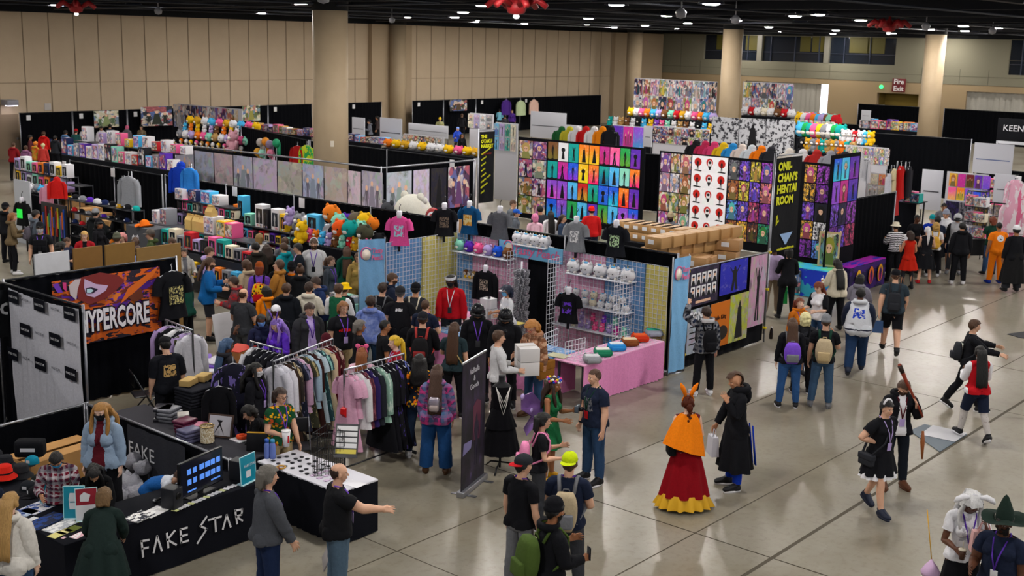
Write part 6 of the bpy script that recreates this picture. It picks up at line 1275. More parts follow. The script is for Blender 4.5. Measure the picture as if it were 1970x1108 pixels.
for nm,pts,c,lab,lf in (('foam_board',((63,533),(133,522)),'c6c8ce','white foam board leaning behind the jagged-letter banner',0),('cardboard_panel',((137,519),(196,509)),'7d5a2c','brown cardboard panel right of the white board',
0),('cardboard_panel',((198,509),(258,499)),'80602f','brown cardboard panel with a worn edge, middle of three',0),('cardboard_panel',((260,520),(346,489)),'86683a','lower brown cardboard panel behind the end of the black drape',
.12)):
 a,b=onY(*pts[0],20.3),onY(*pts[1],20.3-.02);z=a[2];mb=MB();mb.box((a[0],20.28,.01),(b[0]-.03,20.32,(a[2]+b[2])/2));mb.build(nm,mat(c,.8,0,'card'),None,label=lab,cat='panel')
 # ================================================================= clothing stall
r1=(at(533,717,1.65),at(645,668,1.65));rack(*r1,1.65,'long clothes rack of blouses and dresses behind the flowered shirt')
fl= lambda a,b,s=10:printed(a,b,s,.55)
hang_row(*r1,1.65,[('blouse','d6d6e2','white satin blouse'),('blouse','dcdce6','second white blouse'),('gown','3a2a22','dark brown long dress'),('gown',fl('2a2420','c8b48a'),'black dress with beige pattern'),('dress',fl('1a2034',
'6a6a8a'),'navy dress with faint flowers'),('blouse','c8a2c0','pinkish lilac blouse'),('dress',fl('3a3a2a','a89a6a'),'olive patterned dress'),('blouse','a8c4d8','pale blue blouse'),('gown','3a1f1c','dark brown dress with white cuffs'),
('dress','b8ccd8','light blue and cream dress'),('dress',fl('20424a','8ac0b8'),'teal patterned top'),('gown','cdbb9c','long cream cardigan'),('gown','5a1420','maroon long dress'),('gown',fl('4a1018','c8b0a0'),'maroon dress with pale flowers')],
'on the long rack','clothes on the long rack')
r2=(at(670,727,1.65),at(783,690,1.65));rack(*r2,1.65,'second clothes rack of pink to black clothes in front of the counter')
hang_row(*r2,1.65,[('dress','d8a4c0','pale pink dress'),('tee','dcaac4','pale pink t-shirt'),('blouse','dadade','white blouse'),('blouse',fl('4a1a28','8a4a58'),'dark red patterned blouse'),('blouse','2c2058','dark purple blouse'),
('blouse','23262e','charcoal blouse'),('blouse',fl('8ab0a0','c8dcd0'),'mint green patterned blouse'),('gown','14151b','long black dress'),('gown','17171e','long black lace dress'),('gown',fl('14141c','4a3a90'),'black dress with purple flowers'),
('gown','101118','plain black gown'),('gown',fl('18182a','6a7ad0'),'dark gown with blue trim')],'on the pink to black rack','clothes on the pink to black rack')
r0=(at(487,680,1.65),at(548,693,1.65));rack(*r0,1.65,'short rack of dark tops in front of the costumed lilac wig')
hang_row(*r0,1.65,[('ls',c,l) for c,l in (('cfcfd6','white top'),('191a20','black top'),('14151b','black long-sleeved top'),('1c1d26','dark navy top'),('16161c','plain black top'),('20202a','charcoal top'))],'on the short rack',
'dark tops on the short rack')
q=at(673,740,1.5);t=thing('heart_bag','red heart shaped bag hanging from the end of the pink to black rack','bag',(q[0]-.05,q[1]-.12,.95));mb=MB();mb.poly([(0,-.13),(.13,.02),(.12,.10),(.06,.13),(0,.09),(-.06,.13),(-.12,
.10),(-.13,.02)],.09,0,None,.045);mb.build('body',plast('c8181c',.4),t);mb=MB();[mb.tube([(s*.05,0,.1),(s*.03,0,.6)],.006,5) for s in (1,-1)];mb.build('strap',plast('b01a1c'),t)
garment('dress',(*at(456,725,1.5),1.5),-.6,printed('14152a','7a6ab8',9,.56),'dark dress with lilac and blue flowers hung beside the blue braids',None,'garment',True,1.2)
garment('gown',(*at(430,770,1.45),1.45),-.5,cloth('0e0f14'),'plain black gown hung on the end of the merchandise table',None,'garment',True,.95)
mx,my=at(978,905,0);t=thing('mannequin','black dress form in a tiered black lace dress with pearl strands','mannequin',(mx,my,0),-.6);mb=MB();mb.loft([[(a*math.cos(k),b*math.sin(k),z) for k in np.linspace(0,2*pi,24,False)] for z,
a,b in ((.98,.15,.11),(1.08,.12,.095),(1.2,.15,.11),(1.34,.17,.10),(1.40,.12,.07),(1.44,.05,.05),(1.52,.048,.048),(1.54,.05,.05))]);mb.build('bust',plast('17181c',.6),t)
mb=MB()
for z0,z1,a0,a1 in ((1.38,.98,.165,.135),(1.02,.72,.14,.25),(.76,.30,.22,.31)):mb.loft([[((a0+(a1-a0)*u)*(1+.05*u*math.sin(13*k))*math.cos(k),(a0+(a1-a0)*u)*.85*(1+.05*u*math.sin(13*k))*math.sin(k),z0+(z1-z0)*u) for k in np.linspace(0,
2*pi,52,False)] for u in np.linspace(0,1,6)],0,False)
mb.build('dress',cloth('0b0b10'),t);mb=MB();[mb.tube([(-.11+.0*d,-.10,1.38),(-.05,-.13,1.25-d),(0,-.14,1.14-d*1.4),(.05,-.13,1.25-d),(.11,-.10,1.38)],.007,6) for d in (0,.06,.14)];mb.build('pearls',plast('dcd8d4',.3),t);mb=MB();mb.tube([(0,
0,.05),(0,0,1.0)],.018,8);mb.build('pole',plast('14151a'),t)
for k in range(3):a=k*2.1;mb=MB();mb.tube([(0,0,.14),(.2*math.cos(a),.2*math.sin(a),.10),(.3*math.cos(a),.3*math.sin(a),.015)],.014,6);mb.build('leg',plast('14151a'),t)
bx,by=at(905,962,0);ex,ey=at(948,922,0);ang=math.atan2(ey-by,ex-bx);Lb=math.hypot(ex-bx,ey-by);t=thing('roller_banner','tall dark roller banner with white words and a purple gothic figure','banner',(bx,by,0),ang)
rm=NT('dark_banner',.5);_t=rm.n('TexCoord');n_=rm.noise(_t.outputs['Generated'],4,4,.7).outputs[0];rm.base(rm.ramp(n_,[(.42,C('15151b')),(.6,C('2c2238')),(.75,C('4a3a68'))]))
mb=MB();mb.box((.01,-.004,.09),(Lb-.01,.004,2.02));mb.build('panel',rm.m,t);mb=MB();mb.rbox((-.02,-.06,0),(Lb+.02,.06,.09),.012);mb.build('base',metal('aaacb4',.4),t);mb=MB();mb.box((0,-.014,2.02),(Lb,.014,2.045));mb.build('top_rail',
metal('c4c6cc',.3),t)
text_obj('Valhalla\n&\nGoods',.12,plast('c8c8d0'),t,.001,0,loc=(Lb/2,-.007,1.72));mb=MB();mb.poly([(.42,.75),(.68,.72),(.72,1.30),(.56,1.36),(.42,1.28)],.002,0,None,.006);mb.build('frame_print',plast('5a1a3a'),t);mb=MB();mb.poly([(a*.5+.55,
b*.75+.35) for a,b in _man(0,0,1.1)],.002,0,None,.008);mb.build('figure_print',plast('1a1230'),t);mb=MB();mb.poly([(.05,.62),(.35,.66),(.38,.78),(.08,.80)],.002,0,None,.0065);mb.build('lettering',plast('7a74a8'),t)
for s in (.12,Lb-.12):mb=MB();mb.box((s-.03,-.2,.001),(s+.03,.2,.012));mb.build('foot',metal('9a9ca4'),t)
counter(9.86,11.28,10.55,13.0,.76,'jewellery table with white top and black pleated skirt',bk,mat('d4d4de',.8),'lfr')
for i in range(24):
 u,v=(i%6)/5,i//6;x,y=10.0+.13*v,12.85-u*.75;MB().lathe([(.03,0),(.034,.01),(1e-4,.016)],7).build('charm',plast('2b2c33',.3),None,(x+R.uniform(-.02,.02),y+R.uniform(-.03,.03),.762),R.uniform(0,3),label='small black charm laid out on the white table top',
cat='jewellery',group='black charms on the white table')
for i in range(10):MB().rbox((-.04,-.03,0),(.04,.03,.008),.003).build('jewellery_card',plast('c8b0d0'),None,(10.02+.12*(i%3),12.0-.14*(i//3),.762),.1,label='pale lilac earring card beside the wire stand, %s in its block'%ORD[i],
cat='jewellery',group='lilac cards beside the wire stand')
t=thing('wire_stand','black wire grid display stand on the jewellery table','display stand',(10.25,11.95,.76),.4);wmm=plast('1d1e22',.4)
for k in range(3):
 mb=MB();a=k*2.09;T=Matrix.Rotation(a,4,'Z')@Matrix.Translation((0,.13,0));[mb.box((-.2+i*.05-.003,-.003,0),(-.2+i*.05+.003,.003,.62),0,T) for i in range(9)];[mb.box((-.2,-.003,j*.1),(.2,.003,j*.1+.005),0,T) for j in range(7)];mb.build('wire_panel',
wmm,t)
t=thing('card_board','slanted board of white earring cards on the wire stand','display board',(10.32,11.68,1.02),-.9);mb=MB();mb.box((-.16,-.01,0),(.16,.01,.46),0,Matrix.Rotation(-.5,4,'X'));mb.build('board',plast('26262e'),
t)
for j in range(5):mb=MB();mb.box((-.14,-.016,.05+j*.08),(.14,-.01,.11+j*.08),0,Matrix.Rotation(-.5,4,'X'));mb.build('card',plast('dcdce0' if j else 'd0c040'),t)
x,y=at(552,922,.77);t=thing('bracelet','maroon and gold bangle set on the white table edge','jewellery',(x,y,.765));[MB().tube([(.06*math.cos(a)+dx,.06*math.sin(a),.012) for a in np.linspace(0,2*pi,14)],.012,6).build('bangle',
plast(c,.3),t) for dx,c in ((-.05,'6a1c1c'),(.05,'b88a30'))]
flat(700,945,.76,.2,.26,.1,plast('e6e6ee'),'price_sheet','white sheet at the right corner of the jewellery table','paper')
counter(9.5,13.1,10.25,16.4,.76,'long merchandise table behind the low black drape',bk,mat('2a2a32',.8),'lfrb')
for i,(px,py,c,lab,w) in enumerate(((352,868,'5a5a7a','clear-wrapped lilac shirts pile at the left of the merchandise table',.3),(372,842,'5c1f3c','dark pink folded shirts pile on the merchandise table',.3),(345,820,'6d6f78',
'grey wrapped shirts pile above the low drape',.32),(398,850,'c87a98','pink and green plush ribbons heap on the merchandise table',.22),(395,800,'2b2b33','black wrapped shirts pile below the brown boxes',.34),(420,815,'b8b4b0',
'white frilled pieces heap on the merchandise table',.22))):
 x,y=at(px,py,.9);x=min(max(x,9.7),10.05);y=min(max(y,13.3),16.2);t=thing('folded_shirts',lab,'clothes pile',(x,y,.76),.2*i)
 for k in range(4):MB().rbox((-w/2,-w*.4,k*.05),(w/2,w*.4,k*.05+.047),.018).build('folded_shirt',mat(c,.3,0,'cloth'),t,(R.uniform(-.02,.02),R.uniform(-.02,.02),0))
x,y=at(395,722,.8);t=thing('shirt_heap','heap of white, purple and yellow shirts behind the black-capped seller','clothes pile',(12.3,17.6,.76))
counter(11.9,16.9,12.6,18.6,.76,'small black table under the heap of bright shirts',bk,sides='lfrb')
for k,c in enumerate(('dcdce4','7a5ac0','d8d8e0','e0c060','c8c8d8','8a70c8','e0e0e6')):MB().rbox((-.25,-.18,0),(.25,.18,.05),.02).build('shirt',cloth(c),t,(R.uniform(-.12,.12),-.4+k*.13,.04*(k%3)),R.uniform(-.6,.6))
t=thing('carton','open cardboard carton with a red inner flap behind the bright shirts','box',(12.75,17.3,0.76),.3);MB().rbox((-.25,-.2,0),(.25,.2,.3),.004).build('body',mat('a8703c',.8,0,'card'),t);MB().box((-.26,-.21,.3),
(.26,.21,.31)).build('flap',plast('c0301c',.6),t)
for px,py,w,lab in ((372,762,.30,'kraft gift box, left one of the pair on the merchandise pile'),(400,752,.26,'kraft gift box, right one of the pair on the merchandise pile')):x,y=at(px,py,1.12);MB().rbox((-w/2,-.09,0),(w/2,
.09,.10),.008).build('gift_box',mat('c4a468',.8,0,'card'),None,(x,y,1.06),.45,label=lab,cat='box')
t=thing('side_table','tall black stack of wrapped shirts under the kraft boxes','clothes pile',(*at(388,770,1.05),0));MB().rbox((-.3,-.25,0),(.3,.25,.75),.02).build('shelf_body',cloth('16171c'),t);[MB().rbox((-.28,-.22,.75+i*.05),
(.28,.22,.797+i*.05),.02).build('folded_shirt',cloth('23242c'),t,None,R.uniform(-.1,.1)) for i in range(6)]
x,y=at(323,775,.95);t=thing('display_sheet','white printed price sheet propped beside the kraft boxes','sign',(x,y,.95),-.3);MB().box((-.16,-.11,0),(.16,.11,.006)).build('sheet',printed('dcdce4','3a3a50',20,.6),t,rot=(.35,
0,0));MB().tube([(0,.08,0),(0,.1,-.9),(.2,.1,-.94)],.012,6).build('stand',plast('17181c'),t)
x,y=at(445,868,.76);t=thing('framed_mirror','framed picture of a black tripod figure leaning on the merchandise table','framed picture',(x-.05,y+.05,.77),-1.1);MB().box((-.2,-.012,0),(.2,.012,.34)).build('frame',mat('4a3830',
.6),t,rot=(-.3,0,0));MB().box((-.175,-.018,.025),(.175,-.012,.315)).build('picture',plast('b8b8c2',.3),t,rot=(-.3,0,0));MB().poly([(-.08,.04),(-.01,.2),(-.05,.25),(.05,.25),(.01,.2),(.08,.04),(.0,.17)],.003,0,None,.021).build('figure_print',
INK,t,rot=(-.3,0,0))
for i,(px,py,c,lab) in enumerate(((413,868,'b8a070','pearl and gold necklace stand left of the framed picture'),(441,850,'a8a8a0','round white beaded basket behind the framed picture'))):x,y=at(px,py,.85);t=thing('necklace_stand',
lab,'display stand',(x,y,.76));MB().tube([(.1*math.cos(a),.1*math.sin(a),.26) for a in np.linspace(0,2*pi,16)],.012,6).build('ring',metal(c),t);MB().lathe([(.1,.02),(.1,.25)],18,cap=0).build('strands',printed(c,'f0ead8',
30,.5),t);MB().lathe([(.07,0),(.07,.02)],12).build('base',plast('17181c'),t)
x,y=at(480,870,.76);t=thing('orange_wrap','orange wrapped sweets on white cloth near the bent person','packet',(x,y,.78));MB().tube([(.06*math.cos(a),.06*math.sin(a),.03) for a in np.linspace(0,2*pi,14)],.03,8).build('ring',
cloth('d8502a'),t);MB().rbox((-.14,-.12,-.02),(.14,.12,.0),.005).build('cloth',cloth('d0d0d8'),t)
x,y=at(510,890,.76);t=thing('cash_box','black book-like case with gold edge standing beside the blue bottles','case',(x,y,.76),-.9);MB().rbox((-.15,-.04,0),(.15,.04,.26),.01).build('body',plast('17171b'),t,rot=(-.15,0,0));MB().box((-.15,
-.035,.26),(.15,.035,.268)).build('edge',plast('d8a83a'),t,rot=(-.15,0,0))
for px,c,lab in ((530,'2a5ab8','water bottle with dark blue cap, left of the pair'),(541,'4aa0d0','water bottle with light blue cap, right of the pair')):x,y=at(px,903,.76);t=thing('water_bottle',lab,'bottle',(x,y,.76));MB().lathe([(.04,
0),(.045,.05),(.04,.2),(.02,.24)],14).build('body',mat('6a80c8',.1),t);MB().lathe([(.03,.235),(.03,.28),(1e-4,.285)],12).build('cap',plast(c),t)
for (px,py,rz_,lab) in ((288,790,1.2,'folding chair with dark seat beside the black-capped seller'),(585,878,-.6,'black folding chair behind the wire stand')):
 x,y=at(px,py,.45);t=thing('folding_chair',lab,'chair',(x,y,0),rz_);MB().rbox((-.2,-.2,.43),(.2,.2,.46),.02).build('seat',plast('202126'),t);MB().rbox((-.2,.18,.62),(.2,.21,.85),.02).build('backrest',plast('202126'),t)
 for s in (1,-1):MB().tube([(s*.21,-.24,.01),(s*.21,.2,.85)],.012,6).build('leg',metal('5a5c62'),t);MB().tube([(s*.2,.24,.01),(s*.2,-.16,.44)],.012,6).build('leg',metal('5a5c62'),t)
 # ================================================================= pastel soft-toy stall
GX=20.05;wire=plast('dfe2ec',.4);pinkc,bluec,yelc=cloth('e2a9c8'),cloth('6f9fd2'),cloth('d8cf7a')
def grid_panel(p0,p1,z0,z1,back,label,name='grid_panel'):
 d=math.hypot(p1[0]-p0[0],p1[1]-p0[1]);rz=math.atan2(p1[1]-p0[1],p1[0]-p0[0]);t=thing(name,label,'grid panel',(*p0,0),rz);mb=MB();n=max(2,round(d/.1));k=round((z1-z0)/.1)
 for i in range(n+1):x=d*i/n;mb.box((x-.004,-.004,z0),(x+.004,.004,z1))
 for j in range(k+1):z=z0+(z1-z0)*j/k;mb.box((0,-.004,z-.004),(d,.004,z+.004))
 mb.build('wire_grid',wire,t)
 if back:mb=MB();P=[[(d*j/24,.03+.012*math.sin(j*1.3+i),z0+.02+(z1-z0-.04)*i/6) for j in range(25)] for i in range(7)];mb.grid(P);mb.build('cloth',back,t)
 return t
def yX(px,py=470,X=GX): return onX(px,py,X)[1]
for a,b,c,lab in ((875,905,bluec,'blue-backed mesh panel at the inner corner of the pastel stall'),(905,955,pinkc,'pink-backed mesh panel left of the stall name board'),(955,1012,pinkc,'pink-backed mesh panel behind the keychain tower'),
(1066,1112,pinkc,'pink-backed mesh panel right of the black doorway'),(1112,1162,pinkc,'pink-backed mesh panel behind the white cat toys'),(1162,1205,bluec,'blue-backed mesh panel right of the pink ones'),(1205,1240,bluec,
'blue-backed mesh panel beside the yellow one'),(1240,1284,yelc,'yellow-backed mesh panel at the right end of the pastel stall')):
 grid_panel((GX,yX(a)),(GX,yX(b)),.02,2.22,c,lab)
grid_panel((17.75,18.72),(18.85,18.72),.02,2.25,bluec,'blue-backed mesh panel beside the left blue banner');grid_panel((18.85,18.72),(20.0,18.72),.02,2.25,yelc,'wide yellow-backed mesh panel on the left wing')
grid_panel((19.35,13.78),(20.0,13.78),.02,2.1,None,'bare white mesh wing at the right of the toy shelves');grid_panel((19.4,yX(1088)),(20.0,yX(1088)+.02),.02,2.1,None,'bare white mesh wing beside the black doorway');grid_panel((19.5,
yX(1012)+.12),(20.0,yX(1012)+.12),.02,2.1,None,'bare white mesh wing behind the hanging keychains')
t=thing('door_curtain','black curtain closing the doorway of the pastel stall','curtain');MB().grid(sheet_pts((20.1,yX(1012)),(20.1,yX(1066)),.03,2.1,.03,.2)).build('curtain',DRP,t)
def banner2(p0,p1,z1,label,txt=True):
 d=math.hypot(p1[0]-p0[0],p1[1]-p0[1]);rz=math.atan2(p1[1]-p0[1],p1[0]-p0[0]);t=thing('side_banner',label,'banner',(*p0,0),rz);MB().grid([[(d*j/16,.015*math.sin(j*.8+i*1.1)-.02,.06+(z1-.06)*i/10) for j in range(17)] for i in range(11)]).build('cloth',
cloth('7db4e2'),t)
 for x in (0,d):MB().tube([(x,0,0),(x,0,z1+.03)],.016,8).build('post',POST,t)
 MB().lathe([(.11,-.004),(.11,.004)],18,0,Matrix.Translation((d*.26,-.05,z1-.33))@Matrix.Rotation(pi/2,4,'X'),.9,1.1).build('emblem',plast('f2e8da'),t);MB().tube([(d*.26+.12*math.cos(a),-.055,z1-.31+.14*math.sin(a)) for a in np.linspace(.6,
4.,12)],.014,6).build('emblem_rim',plast('e0709c'),t)
 text_obj('Tasty\nPeach',.15,plast('e0709c'),t,.002,.004,loc=(d*.68,-.055,z1-.33),shear=.2,sx=.75)
banner2((17.2,19.0),(17.72,18.74),2.34,'light blue banner with pink lettering at the left end of the pastel stall');banner2((19.98,12.82),(20.55,12.8),2.42,'light blue banner with pink lettering at the right end of the pastel stall')
t=thing('name_board','light blue name board with pink script above the black doorway','sign');a,b=yX(957,460,19.9),yX(1080,475,19.9);MB().rbox((19.88,b,1.93),(19.9,a,2.26),.004).build('board',plast('74b4dc',.6),t)
text_obj('Tasty Peach',.27,plast('dc6c98'),t,.003,.004,loc=(19.872,(a+b)/2-.16,2.09),rot=(pi/2,0,RX),shear=.25);MB().ell((19.87,a-.3,2.1),(.008,.11,.12),16,8).build('emblem',plast('f2e6d4'),t);MB().tube([(19.868,a-.28+.13*math.cos(q),
2.12+.15*math.sin(q)) for q in np.linspace(.3,4.2,14)],.014,6).build('emblem_rim',plast('e0709c'),t)
def shelf(pa,pb,X,dep,label,z=None):
 a,b=onX(*pa,X),onX(*pb,X);zz=(a[2]+b[2])/2 if z is None else z;MB().rbox((X,b[1],zz-.025),(X+dep,a[1],zz),.004).build('shelf',plast('d4d8e4',.4),None,label=label,cat='shelf'); return (X+dep*.45,a[1]-.1,zz),(X+dep*.45,b[1]+.1,
zz)
SX=19.7
a,b=shelf((866,489),(972,500),SX,.35,'white shelf of doughnut cat toys, upper left of the pastel stall');row('toy_round',a,b,6,.27,['mint','purple','pink','lilac','blue','brown'],'on the upper left pastel shelf',RX)
a,b=shelf((880,541),(925,546),SX,.35,'white shelf of small dolls behind the red sweatshirt');row('toy_doll',a,b,5,.22,['brown','grey','tan','sky','red'],'on the shelf behind the red sweatshirt',RX)
a,b=shelf((1086,521),(1206,533),SX,.35,'white shelf of rainbow-horned cats, upper right of the pastel stall');row('toy_cat',a,b,5,.33,['white'],'on the upper right pastel shelf',RX)
a,b=shelf((1066,577),(1204,591),SX,.35,'white shelf of small white cats, middle right of the pastel stall');row('toy_cat',a,b,9,.19,['white','cream','white','white'],'on the middle right pastel shelf',RX);row('toy_cat',(a[0],
a[1]-.15,a[2]+.17),(b[0],b[1]+.1,b[2]+.17),7,.18,['white','white','white','cream','white'],'stacked on the middle right pastel row',RX)
a,b=shelf((1066,621),(1204,637),SX,.35,'white shelf of lilac and pink toys, lower right of the pastel stall');row('toy_bear',a,b,10,.2,['white','white','cream','lilac','lilac','pink','pink','lilac','magenta','mint'],'on the lower right pastel shelf',
RX);row('toy_bear',(a[0]+.1,a[1]-.5,a[2]+.16),(b[0]+.1,b[1]+.3,b[2]+.16),4,.18,['lilac','pink','violet','mint'],'stacked on the lower right pastel row',RX)
t=thing('top_shelf','flat wire shelf on top of the name board','shelf');z=2.24;MB().box((19.75,yX(1060),z-.02),(20.1,yX(995),z)).build('shelf_board',wire,t);row('toy_cat',(19.92,yX(1000),z),(19.92,yX(1052),z),4,.30,['white'],
'on top of the name board',RX)
for px,py,X,z,k,c,lab,pm in ((762,414,0,2.75,'tee','e0529a','bright pink t-shirt with cartoon print above the blue mesh',printed('e0529a','9ad0e0',9)),(848,394,0,2.82,'tee','15161b','black t-shirt with dark round print above the yellow mesh',
printed('15161b','7a6a5a',16)),(896,388,1,2.8,'tee','0f4a78','teal blue t-shirt with yellow animal print',printed('e8d89a','d89a2a',7)),(955,395,1,2.8,'tee','5b5d64','grey t-shirt with small yellow print at the hem',None),
(1103,408,1,2.78,'tee','83868c','light grey t-shirt with a column of white cats',printed('83868c','e8e8ea',10)),(1180,412,1,2.78,'tee','17191f','black t-shirt with green and white print',printed('17191f','b8d8a8',12)),(933,
510,2,1.9,'ls','131418','black hooded top with skull-like print hung before the shelves',printed('131418','a89a8a',14)),(1095,545,2,1.6,'tee','121318','black t-shirt with a purple ring print beside the doorway',printed('121318',
'6a38c8',6))):
 q=onY(px,py+12,18.66) if X==0 else onX(px,py+12,19.98 if X==1 else 19.35);t=bust((q[0],q[1],q[2]),RX+(.7 if X==0 else .25),k,cloth(c),lab,pm,scale=.98)
 if X==2:MB().tube([(0,.04,-.5),(0,.04,-q[2]/.98)],.015,6).build('stand_pole',POST,t)
t=thing('keychain_tower','tower of packed keychains hanging in tiers beside the doorway','display stand',(19.45,yX(1003,560,19.45),0),.3);MB().tube([(0,0,0),(0,0,1.95)],.02,8).build('pole',wire,t);MB().lathe([(.25,0),(.25,
.02)],16).build('base',wire,t)
kp=printed('b8b8c0','5a5a64',30,.5)
for k in range(8):
 mb=MB();z=.55+k*.18
 for i in range(9):mb.box((-.012,-.2,-.15),(.012,-.05,.0),0,Matrix.Translation((0,0,z))@Matrix.Rotation(i*.7+k*.2,4,'Z')@Matrix.Rotation(.25,4,'X'))
 mb.build('keychain_tier',kp,t)
for i,(px,z) in enumerate(((921,.78),(936,.78),(948,.78),(938,1.0),(946,1.0))):x,y=at(px,612,.8);MB().rbox((-.1,-.1,0),(.1,.1,.215),.006).build('white_box',plast('d8d8de',.6),None,(x,y,z),-.1,label='white carton on the counter behind the helmets, %s of the stack'%ORD[i],
cat='box',group='white cartons stacked on the counter')
psk=cloth('e490c4');ptop=cloth('e8a8ce')
counter(17.1,13.55,17.85,16.75,.78,'front counter with blue top and pink pleated skirt',psk,bluec,'lfb',pleat=.03);counter(17.1,12.78,19.75,13.5,.78,'side counter with pink top and pink pleated skirt facing the aisle',psk,
ptop,'fr',pleat=.035);counter(17.1,16.8,18.9,17.5,.78,'pink-topped counter before the red sweatshirt seller',psk,ptop,'lfb',pleat=.03)
for nm,lo,hi in (('front',(17.13,13.6),(17.82,16.7)),('side',(17.2,12.8),(19.72,13.48))):
 mb=MB()
 for x in np.arange(lo[0],hi[0],.1):mb.box((x,lo[1],.785),(x+.005,hi[1],.79))
 for y in np.arange(lo[1],hi[1],.1):mb.box((lo[0],y,.785),(hi[0],y+.005,.79))
 mb.build('wire_mat',wire,None,label='white wire grid laid over the %s counter'%('blue front' if nm=='front' else 'pink side'),cat='grid')
grid_panel((17.25,13.35),(17.8,13.3),.8,1.1,None,'small wire basket front on the counter corner','wire_basket');grid_panel((17.3,13.9),(17.85,14.0),.8,1.15,None,'small wire basket back on the counter corner','wire_basket')
for px,py,c,c2,lab in ((1146,690,'8f9298','c8cad0','silver grey character backpack, nearest the counter corner'),(1166,676,'1f7a58','e0ded8','green backpack with white flap on the pink counter'),(1192,664,'2a86cc','d8e0ea',
'bright blue backpack with white flap on the pink counter'),(1217,654,'7a4420','e0c9a8','brown backpack with cream patch on the pink counter'),(1236,645,'c03418','e06030','red orange backpack on the pink counter'),(1262,
634,'9aa0b0','3ab8a0','multicoloured round backpack at the far end of the pink counter')):
 x,y=at(px,py-8,.86);t=thing('toy_backpack',lab,'backpack',(x,y,.79),-.75);MB().rbox((-.17,-.13,0),(.17,.17,.11),.05).build('body',cloth(c),t);MB().rbox((-.13,-.02,.10),(.13,.15,.125),.02).build('flap',cloth(c2),t);MB().rbox((-.12,
-.17,.01),(.12,-.1,.08),.02).build('pocket',cloth(c),t);[MB().lathe([(.05,0),(1e-4,.06)],8,0,Matrix.Translation((s*.11,.15,.09))).build('ear',cloth(c),t) for s in (1,-1)]
for px,py,c,w,d,lab in ((1055,672,'3a4a6a',.03,.5,'dark print tube on the blue counter'),(1080,680,'c9c8a8',.28,.4,'pale green print in a sleeve on the blue counter'),(880,632,'d8dce4',.3,.3,'white sheet of prints on the pink counter'),
(905,622,'d2b8c0',.5,.6,'large pink framed print tray on the pink counter'),(1000,622,'d8c870',.24,.2,'yellow framed print on the blue counter')):flat(px,py,.79,w,d,.1,plast(c,.4),'print_tray' if 'tray' in lab else 'print_sheet',
lab,'print',None,.012)
row('toy_doll',(*at(842,622,.8),.79),(*at(862,630,.8),.79),4,.15,['orange','red','pink','yellow'],'on the pink counter by the seller',RX,.02)
PY=12.86;t=thing('poster_rack','black cloth frame with yellow clips holding large posters','display frame');MB().grid(sheet_pts((20.6,PY+.05),(24.0,PY+.05),.03,2.08,.012,.4)).build('cloth',drapem('0e0f14'),t)
for x in (20.62,24.0):MB().tube([(x,PY,0),(x,PY,2.2 if x<22 else 2.16)],.02,8).build('post',POST,t);[MB().rbox((x-.03,PY-.04,z),(x+.03,PY+.04,z+.05),.008).build('clip',plast('e0c818'),t) for z in (.3,1.2,2.05)]
MB().tube([(20.62,PY,2.12),(24.,PY,2.08)],.016,8).build('rail',POST,t)
def wallposter(r,kind,art,color,label):
 x0,_,z0=onY(r[0],r[3],PY-.03);x1,_,z1=onY(r[2],r[1],PY-.03); return poster(((x0+x1)/2,PY-.03,z0),x1-x0,z1-z0,0,kind,art,color,label)
wallposter((1324,487,1381,577),'bust','dark','2a2440','dark poster with two rows of suited portraits');wallposter((1384,474,1436,551),'raise','glow','2226a8','blue purple poster with a leaping figure and confetti');wallposter((1440,
464,1473,610),'raise','pale','c890b8','tall pink and grey poster of a long-haired figure')
o=wallposter((1325,569,1366,668),'lines','pale','a8b0c4','pale blue poster with bold white letters behind the checked hoodie');q=onY(1343,580,PY-.05);text_obj('SONIC',.26,plast('eceef4'),o,.002,.006,loc=(0,-.02,.83),sx=.95);o.children[0].scale=(.95/o.scale[0],
1/o.scale[2],1)
o=wallposter((1368,556,1405,655),'plain','mix','d0700e','orange poster with dark words and leaf shapes');MB().box((-.5,-.01,0),(.5,-.005,1)).build('field',plast('cf6f10',.5),o);k=text_obj('Hello Kitty',.13,plast('3a1a10'),
o,.002,.002,loc=(0,-.016,.66));k.scale=(1/o.scale[0]*.85,1/o.scale[2],1);MB().poly(_ell(.15,.3,.28,.16),.004,0,None,.014).build('leaf_shape',plast('1d1512'),o);MB().poly(_ell(-.2,.12,.2,.09),.004,0,None,.016).build('leaf_shape',
plast('d8a010'),o)
wallposter((1405,538,1441,641),'cape','pale','b4c020','yellow-green poster of a white-clad standing figure')
x,y=at(1487,628,0);t=thing('soda_bottle','dark soda bottle standing on the floor beyond the poster frame','bottle',(x,y,0));MB().lathe([(.04,0),(.045,.1),(.035,.2),(.015,.26)],12).build('body',plast('1a1210',.1),t);MB().lathe([(.018,
.26),(.018,.29)],10).build('cap',plast('c8c8cc'),t)
def cartons(X,z0,px0,px1,n,rows,s,place,dep=.45):
 a,b=yX(px0,440,X),yX(px1,440,X)
 for r_ in range(rows):row('box_carton',(X,a,z0+r_*s*.56),(X,b,z0+r_*s*.56),n,(s,dep*1.3,s*.55),['b48a58','b98f5c','ae8452'],'%s, %s tier'%(place,('lowest','second','top')[r_]),RX,0,'cartons %s'%place)
def T_(pa,pb,X,dep,label,m=None,sides='l',top=None):
 a,b=onX(*pa,X),onX(*pb,X);z=(a[2]+b[2])/2;counter(X,b[1],X+dep,a[1],z,label,m or DRP,top or mat('1a1b21',.8),sides); return (X+dep*.5,a[1]-.12,z),(X+dep*.5,b[1]+.12,z)
drape((20.42,18.8),(20.36,12.95),2.44,'tall black drape right behind the pastel stall',None,3)
a,b=T_((1195,447),(1312,470),22.2,.8,'black stock table under the left group of cartons');cartons(22.6,a[2],1200,1305,7,2,.36,'left of the bearded seller')
